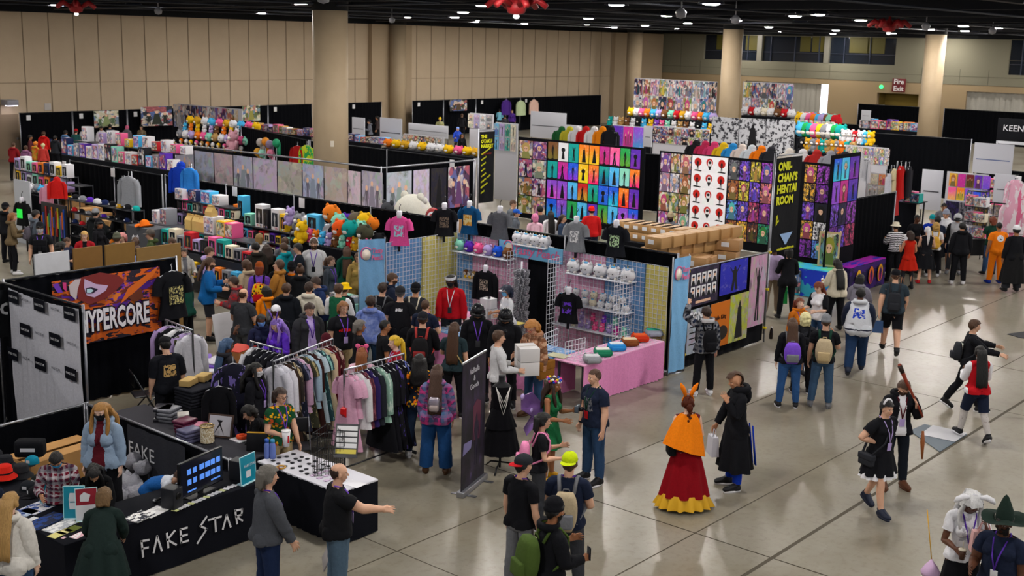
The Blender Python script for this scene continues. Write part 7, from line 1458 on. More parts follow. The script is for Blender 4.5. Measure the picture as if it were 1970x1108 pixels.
counter(20.75,13.25,23.9,14.5,1.85,'tall black stock table under the right group of cartons',DRP,None,'flb')
for r_ in range(3):row('box_carton',(21.2,14.2-.1*r_,1.86+r_*.25),(23.7,13.95-.1*r_,1.86+r_*.25),7,(.42,.4,.24),['b48a58','b98f5c','ae8452'],'right of the bearded seller, %s tier'%('lowest','second','top')[r_],RX,0,'cartons right of the bearded seller')
for i,(px,py,s,lab) in enumerate(((1348,478,.55,'large open carton with orange cloth in front of the right cartons'),(1400,452,.5,'carton with raised flap at the right end of the carton stack'),(1335,492,.6,'long low carton at the end of the pastel stall'),
(1395,470,.5,'carton with an orange label below the raised flap'))):q=onY(px,py,13.5);item('box_carton',(q[0],13.5,1.86+(.27 if i==1 else 0)),(s,s*.8,s*.5),RX+.3,'b0865a',lab)
# ================================================================= drape rows and stalls beyond
PALE=['b9b4c8','a8b0cc','c0a8b0','a9a8c4','bba8c8','a8a49c','a4aed0','b4a49a','d0b8c8','a8a0b8','b8c0cc','c8b4d0']
drape((20.3,36.3),(20.25,31),2.44,'tall black drape behind the cap stall',None,3);drape((20.3,30.9),(20.3,19.0),2.44,'long tall black drape behind the boxed figures',None,5)
for i,(px,py,X) in enumerate(((117,358,20.2),(211,368,20.2),(447,393,20.2),(577,409,20.2),(861,300+20,30))):q=onX(px,py,X);number_tag(X-.06,q[1],q[2],RX,'white stall number card clipped to a black drape')
t=thing('tapestry_line','long pole and wire line holding the pale tapestries','rail');MB().tube([(26.1,39.0,2.5),(26.5,28.2,2.5),(30.8,28.1,2.5)],.03,8).build('pole',POST,t)
for p in ((26.1,39.0),(26.3,33.4),(26.5,28.2),(30.8,28.1)):MB().tube([(*p,0),(*p,2.55)],.025,8).build('post',POST,t)
ED=[326,362,400,437,475,522,570,612,657,684,726]
for i,(a,b) in enumerate(zip(ED,ED[1:])):
 X=26.02+.04*i;ya,yb=yX(a,325,X),yX(b,335,X);w=ya-yb-.04;h=1.32 if i!=8 else 1.5;poster((X,(ya+yb)/2,2.36-h-.05*(i==8)),w,h,RX,'trio' if i%3==0 else 'plain','pale',PALE[i],'pale washed tapestry with %s, %s from the left on the line'%(('grouped figures',
'faint scenery','faint colours')[i%3],ORD[i]),'pale tapestries on the line','tapestry','tapestry')
for i,(a,b,c,art,k,lab) in enumerate(((731,781,'b0b8c8','pale','trio','pale green and blue tapestry left of the corner pole'),(783,815,'c4b8d8','pale','plain','lilac patterned tapestry beside the green strip'),(817,848,'2a2422',
'dark','cape','dark brown tapestry with a pale figure'),(850,892,'5a4a90','mix','trio','purple blue tapestry of grouped figures next to the tall black sign'))):x0,x1=onY(a,340,28.05)[0],onY(b,330,28.05)[0];poster(((x0+x1)/2,
28.02,.95),x1-x0-.05,1.4,0,k,art,c,lab,None,'tapestry','tapestry')
drape((26.75,39.5),(26.75,28.4),1.9,'black drape hanging behind the pale tapestries',None,3,False)
drape((34.1,45.65),(31.7,38.0),2.44,'black drape behind the hung wigs at the mid left',None,2);drape((31.7,37.9),(31.2,28.4),2.44,'long black drape right of the first column',None,3)
BK=drapem('0b0c11')
def backing(X,pa,pb,z1,label):t=thing('display_wall',label,'display wall');MB().rbox((X+.01,yX(pb,280,X),.02),(X+.05,yX(pa,280,X),z1),.004).build('panel',BK,t)
def print_wall(X,edges,z0,z1,rows,kinds,art,colors,place,gap=.03,fn=None):
 ys=[yX(e,300,X) for e in edges];hh=(z1-z0)/rows
 for r_ in range(rows):
  for c in range(len(ys)-1):
   i=r_*(len(ys)-1)+c;cn=colors[i%len(colors)];cl=PAL.get(cn,cn);k=kinds[(i*5+r_)%len(kinds)]
   poster((X-.01,(ys[c]+ys[c+1])/2,z1-(r_+1)*hh+gap/2),abs(ys[c]-ys[c+1])-gap,hh-gap,RX,k,art[i%len(art)] if isinstance(art,list) else art,cl,'%s %sprint, %s row, %s from left %s'%(cn if cn in PAL else 'colourful','figure ' if k in ('hero',
'cape','stance','raise','lord') else '',('top','second','third','fourth','fifth')[r_],ORD[c],place),'prints %s'%place)
AX=34.6
backing(AX,984,1228,3.06,'black wall carrying the bright figure prints');print_wall(AX,[987,1013,1040],.2,2.96,4,['portrait','chibi','trio','raise'],'mix',['pink','violet','purple','cream','red','purple','orange','pink'],
'on the two-column print strip')
print_wall(AX,np.linspace(1042,1221,10),.2,3.0,4,['hero','cape','stance','raise','hero','lord','cape'],'glow',['brown','white','teal','orange','orange','magenta','pink','green','purple','teal','magenta','blue','yellow','orange',
'teal','sky','mint','orange','violet','violet','sky','red','teal','blue','blue','orange','purple','blue','violet','green','sky','purple','green','sky','violet','blue'],'on the bright figure print wall')
backing(AX,1256,1478,3.02,'black wall carrying the portrait, red disc and dark prints');print_wall(AX,[1259,1279,1298,1319],.3,2.98,4,['portrait','chibi'],'mix',['violet','red','pink','lilac','white','red','orange','gold',
'red','violet','gold','mint'],'on the portrait print strip');print_wall(AX,[1320,1343,1366,1389],.3,2.98,5,['disc','discs'],ART['glow'],['white'],'on the white red-disc print block',.0)
print_wall(AX,[1391,1412,1433,1454,1476],.3,2.95,4,['portrait','trio','chibi'],'dark',['grey','blue','gold','violet','red','gold','blue','pink','sky','blue','magenta','purple','red','orange','maroon','green'],'on the dark print block')
OX=31.;backing(OX,1480,1588,3.45,'black wall of prints right of the tall yellow-lettered banner');print_wall(OX,[1537,1561,1587],.75,3.4,5,['portrait','chibi','raise'],'dark',['orange','violet','orange','purple','blue','black',
'orange','white','purple','sky'],'right of the tall banner')
PYW=14.3;xs=[onY(e,380,PYW)[0] for e in (1590,1605,1620,1638)]
for r_ in range(4):
 for c in range(3):cn=['blue','sky','purple','violet','magenta','purple','blue','navy','violet','purple','blue','magenta'][r_*3+c];poster(((xs[c]+xs[c+1])/2,PYW,3.1-r_*.62),xs[c+1]-xs[c]-.04,.6,0,'raise' if c!=1 else 'chibi',
'glow' if r_<2 else 'dark',PAL[cn],'%s neon print, %s from the left in the %s row of the purple strip'%(cn,ORD[c],('top','second','third','fourth')[r_]),'neon prints on the purple strip')
t=thing('display_wall','black post and cloth behind the purple neon strip','display wall');MB().rbox((xs[0]-.1,PYW+.02,0),(xs[3]+.1,PYW+.06,3.8),.004).build('panel',BK,t)
def tall_sign(x0,x1,Y,z0,z1,head,lines,label,foot=None,pole=True):
 t=thing('hanging_sign',label,'sign');w=x1-x0;ym=plast('d8da1c');MB().grid([[(x0+w*j/10,Y+.01*math.sin(j+i),z0+(z1-z0)*i/8) for j in range(11)] for i in range(9)]).build('cloth',cloth('17181c'),t)
 if pole:MB().tube([(x0-.05,Y,0),(x0-.05,Y,z1+.12)],.03,8).build('post',POST,t);MB().tube([(x0-.05,Y,z1+.06),(x1,Y,z1+.06)],.016,8).build('arm',POST,t)
 hs=w*.21;text_obj(head,hs,ym,t,.002,hs*.045,loc=(x0+w*.06,Y-.03,z1-.1-hs*.95*(head.count('\n')*.5+.5)),align='LEFT',sx=1.02)
 zz=z1-.3-hs*(head.count('\n')+1);sp=(zz-z0-(.62 if len(lines)>8 else .15))/len(lines)
 for i,s in enumerate(lines):text_obj(s,min(w*.09,sp*.8),ym,t,.002,.002,loc=(x0+w*.10,Y-.03,zz-i*sp),rot=(pi/2,-.45,0),align='LEFT')
 return t
s_=tall_sign(30.9,31.68,27.95,1.0,3.48,'THE\nOTAKU\nMARKET',['COMICS+MANGA','SCROLLS','FIGURES','PRINTS','T-SHIRTS','PLUSHIES + HATS','KEYCHAINS','MORE!'],'tall narrow black sign with yellow block letters and slanted yellow lines');text_obj('THE · OTAKU',
.07,plast('a82a20'),s_,.002,loc=(31.28,27.92,2.72))
s_=tall_sign(24.75,26.0,13.25,1.9,4.1,'ONII-\nCHAN\'S\nHENTAI\nROOM',['VIDEOS','MANGA','FIGURES','PC GAMES','DOUJIN','PRINTS','WALL SCROLLS','DAKIMAKURA &','MORE!'],'wide black banner with yellow block letters and a pale blue triangle');MB().poly([(25.1,
2.32),(25.72,2.32),(25.5,2.12),(25.44,2.05),(25.38,2.05),(25.32,2.12)],.003,0,Matrix.Translation((0,13.22,0))).build('emblem',plast('8fb0dc'),s_);text_obj('onechanmarket.com',.1,plast('d8da1c'),s_,.002,.002,loc=(25.38,13.2,
1.97))
counter(29.3,13.95,30.1,15.3,.78,'table with rainbow printed cloth under the print wall',printed('1838c0','2a9ab8',4),printed('2aa0c8','58b880',5),'lf',pleat=.004);poster((29.27,14.95,.08),.5,.62,RX,'plain','mix','3a9a6a',
'green house picture on the front of the rainbow table',None,'table_print')
counter(30.3,13.78,32.6,14.25,.78,'long table with purple neon cloth facing the aisle',printed('1d1440','3a1a6a',6),printed('b01ab0','2a30c0',4),'flr',pleat=.004)
for i,x in enumerate((30.75,31.55,32.15)):t=thing('table_emblem','orange and pink round emblem on the purple table front, %s from the left'%ORD[i],'emblem',(x,13.72,.42),0,'round emblems on the purple table');MB().poly(_ell(0,
0,.16,.25),.004).build('disc',plast(('e8b020','e87a20','e8a818')[i]),t);MB().poly(_ell(0,-.04,.11,.18),.004,0,None,.006).build('inner_disc',plast('c82a80'),t);MB().poly(_man(0,-.22,.4),.003,0,None,.01).build('figure_print',
plast('241a50'),t)
t=thing('framed_print','gold-framed bright print standing behind the cream sweatshirt','framed picture',(29.9,14.25,.8),RX+.4);MB().box((-.28,0,0),(.28,.03,.95)).build('frame',plast('cbb88a'),t);o=poster((0,-.012,.05),.46,
.85,0,'portrait','mix','b8c020',None,None,'picture');o.parent=t; del o['category']
drape((32.0,14.55),(34.6,14.5),2.44,'black drape closing the stall right of the purple strip',None,2)
# ================================================================= goods rows
W_=['white','grey','sky','pink','black','red','cream','purple','yellow','navy','mint','orange']
W2=['white','lilac','black','pink','teal','cream','grey','red']
BR=['yellow','white','pink','orange','sky','lilac','brown','mint','red','gold']
def shelf_unit(X,pa,pb,zs,dep,label):
 a,b=yX(pa[0],pa[1],X),yX(pb[0],pb[1],X);t=thing('shelf_unit',label,'shelves')
 for z in zs:MB().rbox((X,b,z-.03),(X+dep,a,z),.004).build('shelf',plast('23242a',.5),t)
 for y in (a,b):
  for x in (X+.02,X+dep-.02):MB().tube([(x,y,0),(x,y,zs[-1]+.02)],.015,6).build('post',plast('23242a',.5),t)
 return a-.1,b+.1
def stock(X,ya,yb,zs,kind,n,s,cols,place,dep=.15):
 for j,z in enumerate(zs):row(kind,(X+dep,ya,z),(X+dep,yb,z),n,s,cols[j%3:]+cols[:j%3],'%s, %s shelf'%(place,('bottom','second','third')[j]),RX,0,'goods %s'%place,(),.2)
a,b=shelf_unit(19.3,(330,420),(442,430),[.9,1.32,1.74],.4,'black shelves of small boxed figures, left of the bearded seller');stock(19.3,a,b,[.9,1.32,1.74],'box_figure',11,(.2,.18,.26),W2,'left of the bearded seller')
for i,(px,py,s,c) in enumerate(((345,405,.36,'white'),(370,395,.38,'navy'),(395,392,.42,'sky'),(415,392,.34,'white'))):q=onX(px,py+4,19.5);item('box_print',(19.5,q[1],2.03),(s,.3,s*.8),RX,c,'%s printed box on top of the left figure shelves, %s from the left'%(c,
ORD[i]))
MB().rbox((19.3,b-.1,2.0),(19.7,a+.1,2.03),.004).build('shelf',plast('23242a'),None,label='top board of the left figure shelves',cat='shelf')
a,b=shelf_unit(19.5,(447,450),(552,455),[.9,1.25,1.6],.4,'black shelves of boxed figures behind the man with white straps');stock(19.5,a,b,[.9,1.25],'box_figure',10,(.2,.18,.24),W_,'behind the man with white straps')
for i,(px,s,h,c) in enumerate(((455,.2,.5,'orange'),(464,.22,.75,'sky'),(478,.3,.3,'mint'),(500,.34,.6,'white'),(512,.2,.5,'black'),(530,.3,.55,'white'),(545,.22,.45,'yellow'))):item('box_figure',(19.7,yX(px,440,19.7),1.6),
(s,.25,h),RX,c,'%s boxed figure on the top board by the white straps, %s from the left'%(c,ORD[i]))
za,zb=T_((255,500),(478,520),18.0,.75,'black display counter of boxed goods before the crowd');
row('box_figure',(18.1,za[1],za[2]),(18.1,zb[1],za[2]),15,(.3,.25,.36),W2,'on the display counter before the crowd',RX,0,None,(),.3)
t=thing('glass_case','long glass-fronted case of boxed figures under the counter edge','display case',(17.9,0,0));MB().rbox((0,zb[1],.05),(.06,za[1],za[2]-.05),.004).build('front',plast('2a2d36',.15),t);row('box_figure',
(17.78,za[1]-.1,.45),(17.78,zb[1]+.1,.45),14,(.26,.2,.34),W_,'in the lower tier before the crowd',RX,0,None,(),.15);MB().rbox((17.65,zb[1],.42),(17.9,za[1],.45),.004).build('shelf',plast('23242a'),None,label='low shelf before the long display counter',
cat='shelf');[MB().rbox((17.65,y-.02,0),(17.9,y,.42),.002).build('shelf_end',plast('23242a'),None,label='upright end of the low shelf, %s'%l,cat='shelf end') for y,l in ((zb[1]+.03,'near the crowd'),(za[1],'near the cap stall'))]
zt=za[2]+.38;MB().rbox((18.3,zb[1],zt),(18.8,za[1],zt+.03),.004).build('shelf',plast('3a3c44'),None,label='upper board over the display counter carrying paper bags',cat='shelf')
for i,px in enumerate((362,376,388,402)):t=thing('paper_bag','folded kraft paper bag on the upper board, %s from the left'%ORD[i],'bag',(18.5,yX(px,460,18.5),zt+(.03 if i!=3 else .35)),RX,'kraft paper bags on the upper board');MB().loft([[(-.14,
-.1,0),(.14,-.1,0),(.14,.1,0),(-.14,.1,0)],[(-.14,-.1,.26),(.14,-.1,.26),(.14,.1,.26),(-.14,.1,.26)],[(-.12,-.015,.40),(.12,-.015,.40),(.12,.015,.40),(-.12,.015,.40)]],0,True,None,False).build('body',mat('cfae6a',.85,0,'card'),
t);MB().box((-.12,-.03,.38),(.12,.02,.42)).build('fold',mat('c09c58',.85,0,'card'),t)
for i,(px,w,h,c) in enumerate(((405,.42,.46,'white'),(428,.34,.4,'yellow'),(443,.32,.38,'pink'),(318,.3,.44,'grey'),(302,.26,.36,'white'))):item('box_print',(18.55,yX(px,480,18.5),zt+.03),(w,.35,h),RX,c,'%s printed box on the upper board, beside the paper bags, %s placed'%(c,
ORD[i]))
for i,(px,py,X,s,c,k,lab) in enumerate(((590,462,19.6,.55,'white','box_figure','tall white boxed figure behind the orange plush'),(602,450,19.4,.4,'sky','box_figure','blue boxed figure beside the tall white box'),(577,470,
19,.6,'yellow','toy_bear','large yellow plush beside the bearded navy shirt'),(572,455,19.5,.62,'grey','toy_bear','grey and white plush with black ears'),(553,440,19.5,.5,'lilac','toy_bear','lilac plush at the shelf end'),
(632,432,19.6,.5,'orange','toy_round','orange plush lying on the tall boxes'),(648,447,19.5,.46,'mint','toy_round','mint green round plush'),(651,460,19.3,.48,'f05a18','toy_round','vivid orange red round plush'),(670,460,
19.3,.48,'teal','toy_round','teal round plush beside the vivid orange one'),(664,444,19.7,.42,'purple','toy_round','purple round plush at the back'),(680,442,19.7,.46,'6a5f50','toy_round','brown grey round plush'),(690,456,
19.5,.40,'mint','toy_round','pale mint plush tower'),(697,443,19.7,.46,'yellow','toy_round','bright yellow round plush'),(712,446,19.7,.34,'orange','toy_round','small orange plush right of the yellow one'),(697,465,19.3,
.44,'4a4a3a','toy_round','dark olive round plush'))):q=onX(px,py,X);item(k,(X,q[1],q[2]-s*.35),(s,s*(.6 if 'box' in k else 1),s),RX,c,lab+' on the plush table')
za,zb=T_((555,492),(700,492),19.0,1.2,'black table under the heap of round plush toys',None,'lf');row('toy_bear',(19.2,za[1],za[2]),(19.2,zb[1],zb[2]),12,.36,BR,'in the front row of the plush table',RX,.04);row('toy_round',
(19.6,za[1],za[2]+.05),(19.6,zb[1],zb[2]+.05),10,.42,['grey','brown','white','black','tan','sky','pink'],'in the second row of the plush table',RX,.04)
for i,(px,py,s,c,k,lab) in enumerate(((742,440,.7,'4a4c52','toy_bear','dark grey wrapped statue beside the pink t-shirt'),(790,440,1.0,'e4e2d6','toy_round','huge white and black plush behind the yellow mesh'),(802,425,.9,
'e8e6e0','toy_bear','white long-necked plush creature'))):q=onX(px,py+30,20.9);item(k,(20.9,q[1],1.9),s,RX,c,lab)
t=thing('plush_table','tall black-covered stand under the huge plush toys','table',(20.9,0,0));MB().rbox((-.3,yX(885,450,20.9),0),(.5,yX(730,450,20.9),1.9),.01).build('body',DRP,t);t=thing('round_shield','red white and blue ringed shield hung behind the black t-shirt',
'shield',onX(828,430,20.8),RX)
for r_,c in ((.3,'a01c24'),(.23,'d8d8de'),(.17,'a01c24'),(.11,'26409a')):MB().lathe([(r_,0),(r_*.8,.03),(1e-4,.04)],24,0,Matrix.Translation((0,-.02*(.3-r_)*10,0))@Matrix.Rotation(pi/2,4,'X')).build('ring',plast(c),t)
item('box_carton',(20.9,yX(868,420,20.9),1.9),(.6,.4,.55),RX,'b08458','brown carton with a yellow sticker between two display t-shirts')
counter(17.4,19.4,18.2,21.4,.8,'pale mint table beside the left blue banner',cloth('8fb8a8'),None,'lf');row('box_print',(17.6,21.2,.8),(17.6,19.6,.8),6,(.22,.2,.14),['navy','white','red','white','mint','grey'],'on the pale mint table',
RX)
zs=[.75,1.1,1.45,1.8];a,b=shelf_unit(17.9,(124,440),(246,430),zs,.4,'grey wire cap rack with square compartments');stock(17.9,a,b,zs[:3],'hat_cap',9,.24,['black','navy','red','black','grey','orange','purple','black'],'in the cap rack');row('hat_cap',
(18.1,a,1.8),(18.1,b,1.8),9,.32,['black','grey','purple','white','navy','black','gold','black','teal'],'on top of the cap rack',RX)
t=thing('lanyard_rack','tall rack of multicoloured lanyards and chains beside the cap rack','display stand');ya,yb=yX(76,470,17.8),yX(122,470,17.8);MB().rbox((17.8,yb,0),(17.86,ya,1.6),.004).build('panel',plast('2a2a2e'),
t)
for i in range(16):MB().box((17.76,ya-.04-(ya-yb)*i/16.5,.4+.25*(i%3)),(17.79,ya-.08-(ya-yb)*i/16.5,1.2+.1*(i%4))).build('lanyard',plast(('d86a1e','2a50a8','3a3a42','b82a2a','c8b02a','2a8a5a','7a5aa8')[i%7]),t)
for i,(px,py,c,k,lab,h) in enumerate(((100,388,'c81f1c','hood','bright red jacket hung above the lanyard rack',1.0),(238,374,'8a8d94','ls','silver grey shiny jacket hung at the end of the cap stall',1.5),(226,380,'16171c',
'gown','long black coat beside the silver jacket',1.1),(335,350,'1238a8','hood','royal blue hooded top hung before the tapestries',1.35),(354,352,'2a78c8','ls','sky blue and white costume top behind the royal blue hoodie',
1.2),(80,402,'d898b0','hood','pale pink hooded top beside the red jacket',.9))):
 q=onX(px,py,18.2 if px<300 else 19.6);t=garment(k,q,RX+(.9 if px in (100,) else .3),cloth(c),lab,None,'garment',True,h*.82);MB().tube([(0,.1,.1),(0,.1,-q[2]/h/.82)],.015,6).build('stand_pole',POST,t)
za,zb=T_((20,420),(100,418),18.6,.6,'stock table under the grey backpacks at the cap stall');row('toy_round',(18.8,za[1],za[2]),(18.8,zb[1],zb[2]),8,.34,['black','grey','white','grey','sky','white','pink','white'],'on the cap stall stock table',
RX,.04)
MB().rbox((18.3,yX(48,400,18.3),0),(18.34,yX(18,400,18.3),2.0),.004).build('room_divider',plast('b8bcc4'),None,label='tall pale grey panel at the left of the cap stall',cat='panel')
bust(onX(35,432,17.6),RX+.2,'tee',cloth('0d0f10'),'black t-shirt with a glowing green smile print',mat('2ae04a',.5,0,'plain',.5),'t-shirt');q=onX(35,432,17.6);MB().tube([(17.7,q[1],0),(17.7,q[1],q[2])],.03,8).build('stand_pole',
plast('17181c'),None,label='black stand of the glowing smile t-shirt',cat='stand')
a,b=shelf_unit(19.4,(18,360),(116,372),[1.15,1.6,2.05],.45,'black shelves of pale boxed toys at the upper left');stock(19.4,a,b,[1.15,1.6,2.05],'box_figure',9,(.3,.25,.4),['white','yellow','lilac','white','mint','pink','orange',
'navy'],'at the upper left')
a,b=shelf_unit(19.2,(118,400),(143,400),[.9,1.9],.5,'black metal shelf of opened cartons behind the cap rack');
for i,(px,s) in enumerate(((128,.7),(158,.75),(178,.6),(195,.5),(208,.45))):item('box_carton',(19.4,yX(px,400,19.4),.91 if i==0 else .7),(s,.6,s*.75),RX+.2*(i%3-1),'b48a58','opened brown carton behind the cap rack, %s from the left'%ORD[i])
t=thing('stock_table','low stand of cartons behind the cap rack','table',(19.4,0,0));MB().rbox((-.4,yX(215,400,19.4),0),(.45,yX(146,400,19.4),.7),.01).build('body',DRP,t)
t=thing('cowboy_hat','orange cowboy hat on the counter right of the cap stall','hat',(17.9,yX(273,462,17.9),onX(273,462,17.9)[2]-.1));MB().grid([[(r_*math.cos(k),r_*.8*math.sin(k),.06*abs(math.sin(k))*(r_>.2)) for k in np.linspace(0,
2*pi,25)] for r_ in (.12,.2,.28)]).build('brim',cloth('e0701a'),t);MB().lathe([(.14,0),(.12,.14),(.06,.18),(1e-4,.16)],16,cap=2).build('crown',cloth('e0701a'),t);counter(17.7,yX(300,470,17.9),18.3,yX(250,470,17.9),onX(273,
462,17.9)[2]-.1,'grey counter carrying the orange cowboy hat',mat('4a4c52',.7),None,'lf',pleat=.003)
za,zb=T_((108,347),(318,350),24.0,1.0,'black table of large figure boxes beyond the first drape')
row('box_print',(24.2,za[1],za[2]),(24.2,zb[1],zb[2]),17,(.38,.3,.5),['navy','sky','grey','purple','white','lilac','white','black','mint','pink','white','red','black'],'in the front tier of figure boxes',RX,0,None,(),.35);MB().rbox((24.5,
zb[1],za[2]+.5),(24.95,za[1],za[2]+.53),.004).build('shelf',plast('23242a'),None,label='raised board behind the front tier of figure boxes',cat='shelf');row('box_print',(24.75,za[1],za[2]+.53),(24.75,zb[1],zb[2]+.53),13,
(.36,.3,.42),['blue','white','gold','lilac','white','pink','yellow','sky','white','red','white','pink'],'in the back tier of figure boxes',RX,0,None,(0,2),.4)
PX=33.5;za,zb=T_((318,318),(450,312),PX,1.4,'black table under the hill of plush toys')
for j in range(4):row('toy_doll' if j==0 else 'toy_round' if j%2 else 'toy_bear',(PX+.15+.3*j,za[1],za[2]+.32*j),(PX+.15+.3*j,zb[1],za[2]+.32*j),13-j,(.34,.34,.38) if j==0 else .44,(['black','orange','white','yellow','pink',
'tan'],['grey','white','lilac','orange','pink','mint','tan'],['sky','orange','yellow','white','lilac','brown'],['yellow','gold','white','sky','pink'])[j],'in the %s tier of the plush hill'%('front','second','third','top')[j],
RX,.03)
for j in (1,2,3):MB().rbox((PX+.05+.3*j,zb[1],za[2]),(PX+.3+.3*j,za[1],za[2]+.32*j-.005),.004).build('riser',DRP,None,label='black riser under the %s tier of the plush hill'%('','second','third','top')[j],cat='riser')
item('toy_bear',(PX-.1,yX(440,300,PX),onX(440,316,PX)[2]),1.0,RX,'d8a0b0','very large pink plush at the right end of the plush hill')
def far_prints(X,edges,py0,py1,rows,kinds,art,cols,place,bl=None):
 z1,z0=onX(edges[0],py0,X)[2],onX(edges[0],py1,X)[2];print_wall(X,edges,z0,z1,rows,kinds,art,cols,place);t=thing('display_wall',bl or 'frame wall behind the prints %s'%place,'display wall');MB().rbox((X+.01,yX(edges[-1],
200,X),0),(X+.05,yX(edges[0],200,X),z1+.03),.004).build('panel',plast('b8b8c0'),t)
far_prints(38.,[323,345,366,386,402,424,447],231,275,1,['trio','portrait','cape','plain','raise'],'mix',['white','navy','black','white','purple','red'],'on the tall row behind the plush hill')
for r_,c,k,lab in (((165,252,215,280),'c0a878','trio','light banner with a bearded portrait and flying figure on the wall drape'),((255,240,318,272),'2a3a2a','trio','dark banner with yellow heading and two faces on the wall drape'),
((450,228,486,255),'b8a040','trio','white and yellow poster of a crowd with a blue edge on the wall drape'),((849,198,882,217),'6a4a38','trio','dark poster with figures on the wall drape right of the second column')):x0,_,z1=onY(r_[0],
r_[1],58.2);x1,_,z0=onY(r_[2],r_[3],58.2);poster(((x0+x1)/2,58.2,z0),x1-x0,z1-z0,0,k,'mix',c,lab,None,'wall_banner','banner')
for i,(a,b,lab) in enumerate(((19,122,'black wall drape at the far left of the back wall'),(122,228,'black wall drape behind the bearded portrait banner'),(228,345,'black wall drape behind the dark two-face banner'),(345,
500,'black wall drape behind the tall print row'),(500,585,'black wall drape just left of the first column'),(652,719,'black wall drape between the two columns'),(778,838,'black wall drape right of the second column'),(838,
900,'black wall drape behind the dark figure poster'),(900,985,'black wall drape behind the hung t-shirts'),(985,1140,'black wall drape ending near the third column'))):drape((onY(a,230,58.5)[0],58.5),(onY(b,230,58.5)[0]-.05,
58.5),2.44,lab,None,2);q=onY(a+6,230,58.4);number_tag(q[0]+.3,58.4,2.2,0,'white stall number card clipped to a black drape')
for i,(px,py,c,lab) in enumerate(((957,193,'4a2a80','purple t-shirt hung on the wall drape'),(985,193,'b8c8a0','green and cream striped jersey hung on the wall drape'),(1010,190,'d8b4a4','pale pink shirt hung on the wall drape'),
(560,300,'a01818','dark red jersey hung on the mid drape'),(578,298,'9ac020','yellow-green patterned costume hung on the mid drape'))):q=onY(px,py,58.0) if i<3 else onX(px,py,31.55);garment('ls',q,0 if i<3 else RX,cloth(c) if i!=4 else printed('b8c820',
'2a9a4a',7),lab,None,'garment',True,1.6 if i<3 else 1.5)
for i,(px,py,c,lab) in enumerate(((488,297,'b8b0ac','pale grey wig'),(498,295,'ee8a1e','orange wig'),(506,300,'8a7a98','mauve wig'),(519,297,'1f9a6a','long green wig'),(484,316,'d89a2a','golden short wig'),(493,318,'8ac8b8',
'mint wig'),(509,317,'d87a9a','pink wig'))):q=onX(px,py,31.6);t=thing('wig','%s on a stand before the mid drape'%lab,'wig',(31.6,q[1],q[2]-.3),RX);m=mat(c,.6,0,'hair');MB().ell((0,0,.3),(.16,.17,.18),14,9).build('hair',m,
t);MB().loft([[(.14*math.cos(k),.1+.06*math.sin(k),z) for k in np.linspace(0,2*pi,14,False)] for z in (.3,0.,-.25)]).build('hair_length',m,t);MB().tube([(0,0,.1),(0,0,-q[2]+.3)],.02,6).build('stand',POST,t)
FARR=[((455,272),(585,284),44.,'box_print',14,(.5,.4,.4),['brown','white','tan','red','lilac','navy','pink','gold'],'on the long table left of the first column',40),((655,285),(720,292),42.,'box_print',6,(.6,.4,.35),['navy',
'sky','red','brown','grey'],'on the table right of the first column',0),((722,297),(900,305),38.,'toy_round',11,(.55,.5,.42),['orange','yellow','gold','white','yellow','white','white','yellow','pink'],'on the table of yellow plush',
0),((70,328),(150,322),31.,'box_print',7,.3,['navy','grey','black','sky','white'],'on the leftmost wall table',0),((1190,218),(1355,212),66.,'toy_round',15,.6,BR,'below the far tall print wall',0),((1150,236),(1350,236),
56.,'toy_bear',18,.55,['teal','white','tan','brown','white','black','sky','yellow','violet','pink','mint'],'on the far black counter',0),((1518,212),(1590,222),62.,'toy_round',9,.8,BR,'on the top plush shelf at the far right',
0),((1518,235),(1600,245),54.,'toy_round',9,.8,['sky','green','teal','pink','yellow','grey','white'],'on the second plush shelf at the far right',0),((1520,262),(1625,272),46.,'toy_bear',11,.6,['black','gold','grey','orange',
'teal','tan'],'on the third plush shelf at the far right',0),((1600,246),(1660,250),52.,'toy_bear',6,.7,['white','white','red','white','sky','yellow'],'on the shelf beside the dark far drape',0),((1640,212),(1755,220),70.,
'box_print',15,(.55,.4,.5),W_,'on the far bookshelf row',0),((1410,200),(1505,203),72.,'toy_round',8,.6,['white','red','white','cream','white','brown'],'below the far grey print wall',0),((1700,355),(1755,352),37.,'box_print',
5,.3,W2,'on the costume stall shelf',0)]
for pa,pb,X,k,n,s,cols,place,_ in FARR:za,zb=T_(pa,pb,X,.9,'black table of goods standing %s'%place.replace('on the ','as the ').replace('below','just below'));row(k,(X+.3,za[1],za[2]),(X+.3,zb[1],zb[2]),n,s,cols,place,RX,
.03,None,(),.25 if 'box' in k else 0)
far_prints(48.,np.linspace(887,933,5),222,250,2,['portrait','trio'],'pale',['cream','lilac','white','grey'],'on the white rack left of the tall black sign');far_prints(41.,np.linspace(760,838,8),268,296,2,['portrait','chibi'],
'mix',['cream','pink','gold','brown','red','tan'],'on the table rack behind the yellow plush');far_prints(38.,np.linspace(937,980,5),238,290,2,['trio','raise'],'pale',['sky','lilac','teal','cream'],'on the scroll rack right of the tall black sign')
WP=[((664,240,688,280),44,'white panel with black angular marks'),((718,238,760,290),43,'white board ruled with small black marks'),((772,246,848,270),46,'long white foam panel behind the print rack'),((1006,212,1074,262),
46,'tall grey white panel above the bright prints'),((1075,235,1104,270),44,'small white panel right of the grey panel'),((1224,230,1240,270),46,'narrow white grid panel'),((1590,270,1660,312),40,'white board with hung shoes'),
((1760,288,1800,365),42,'plain white stall wall beside the costume stall'),((1858,232,1934,290),44,'large white board with blue lines at the far right'),((1900,290,1938,345),41,'white board below the pink pockets'),((1640,
180,1658,200),70,'small white poster board by the exit'),((1902,205,1970,232),60,'white sign with fruit pictures at the far right')]
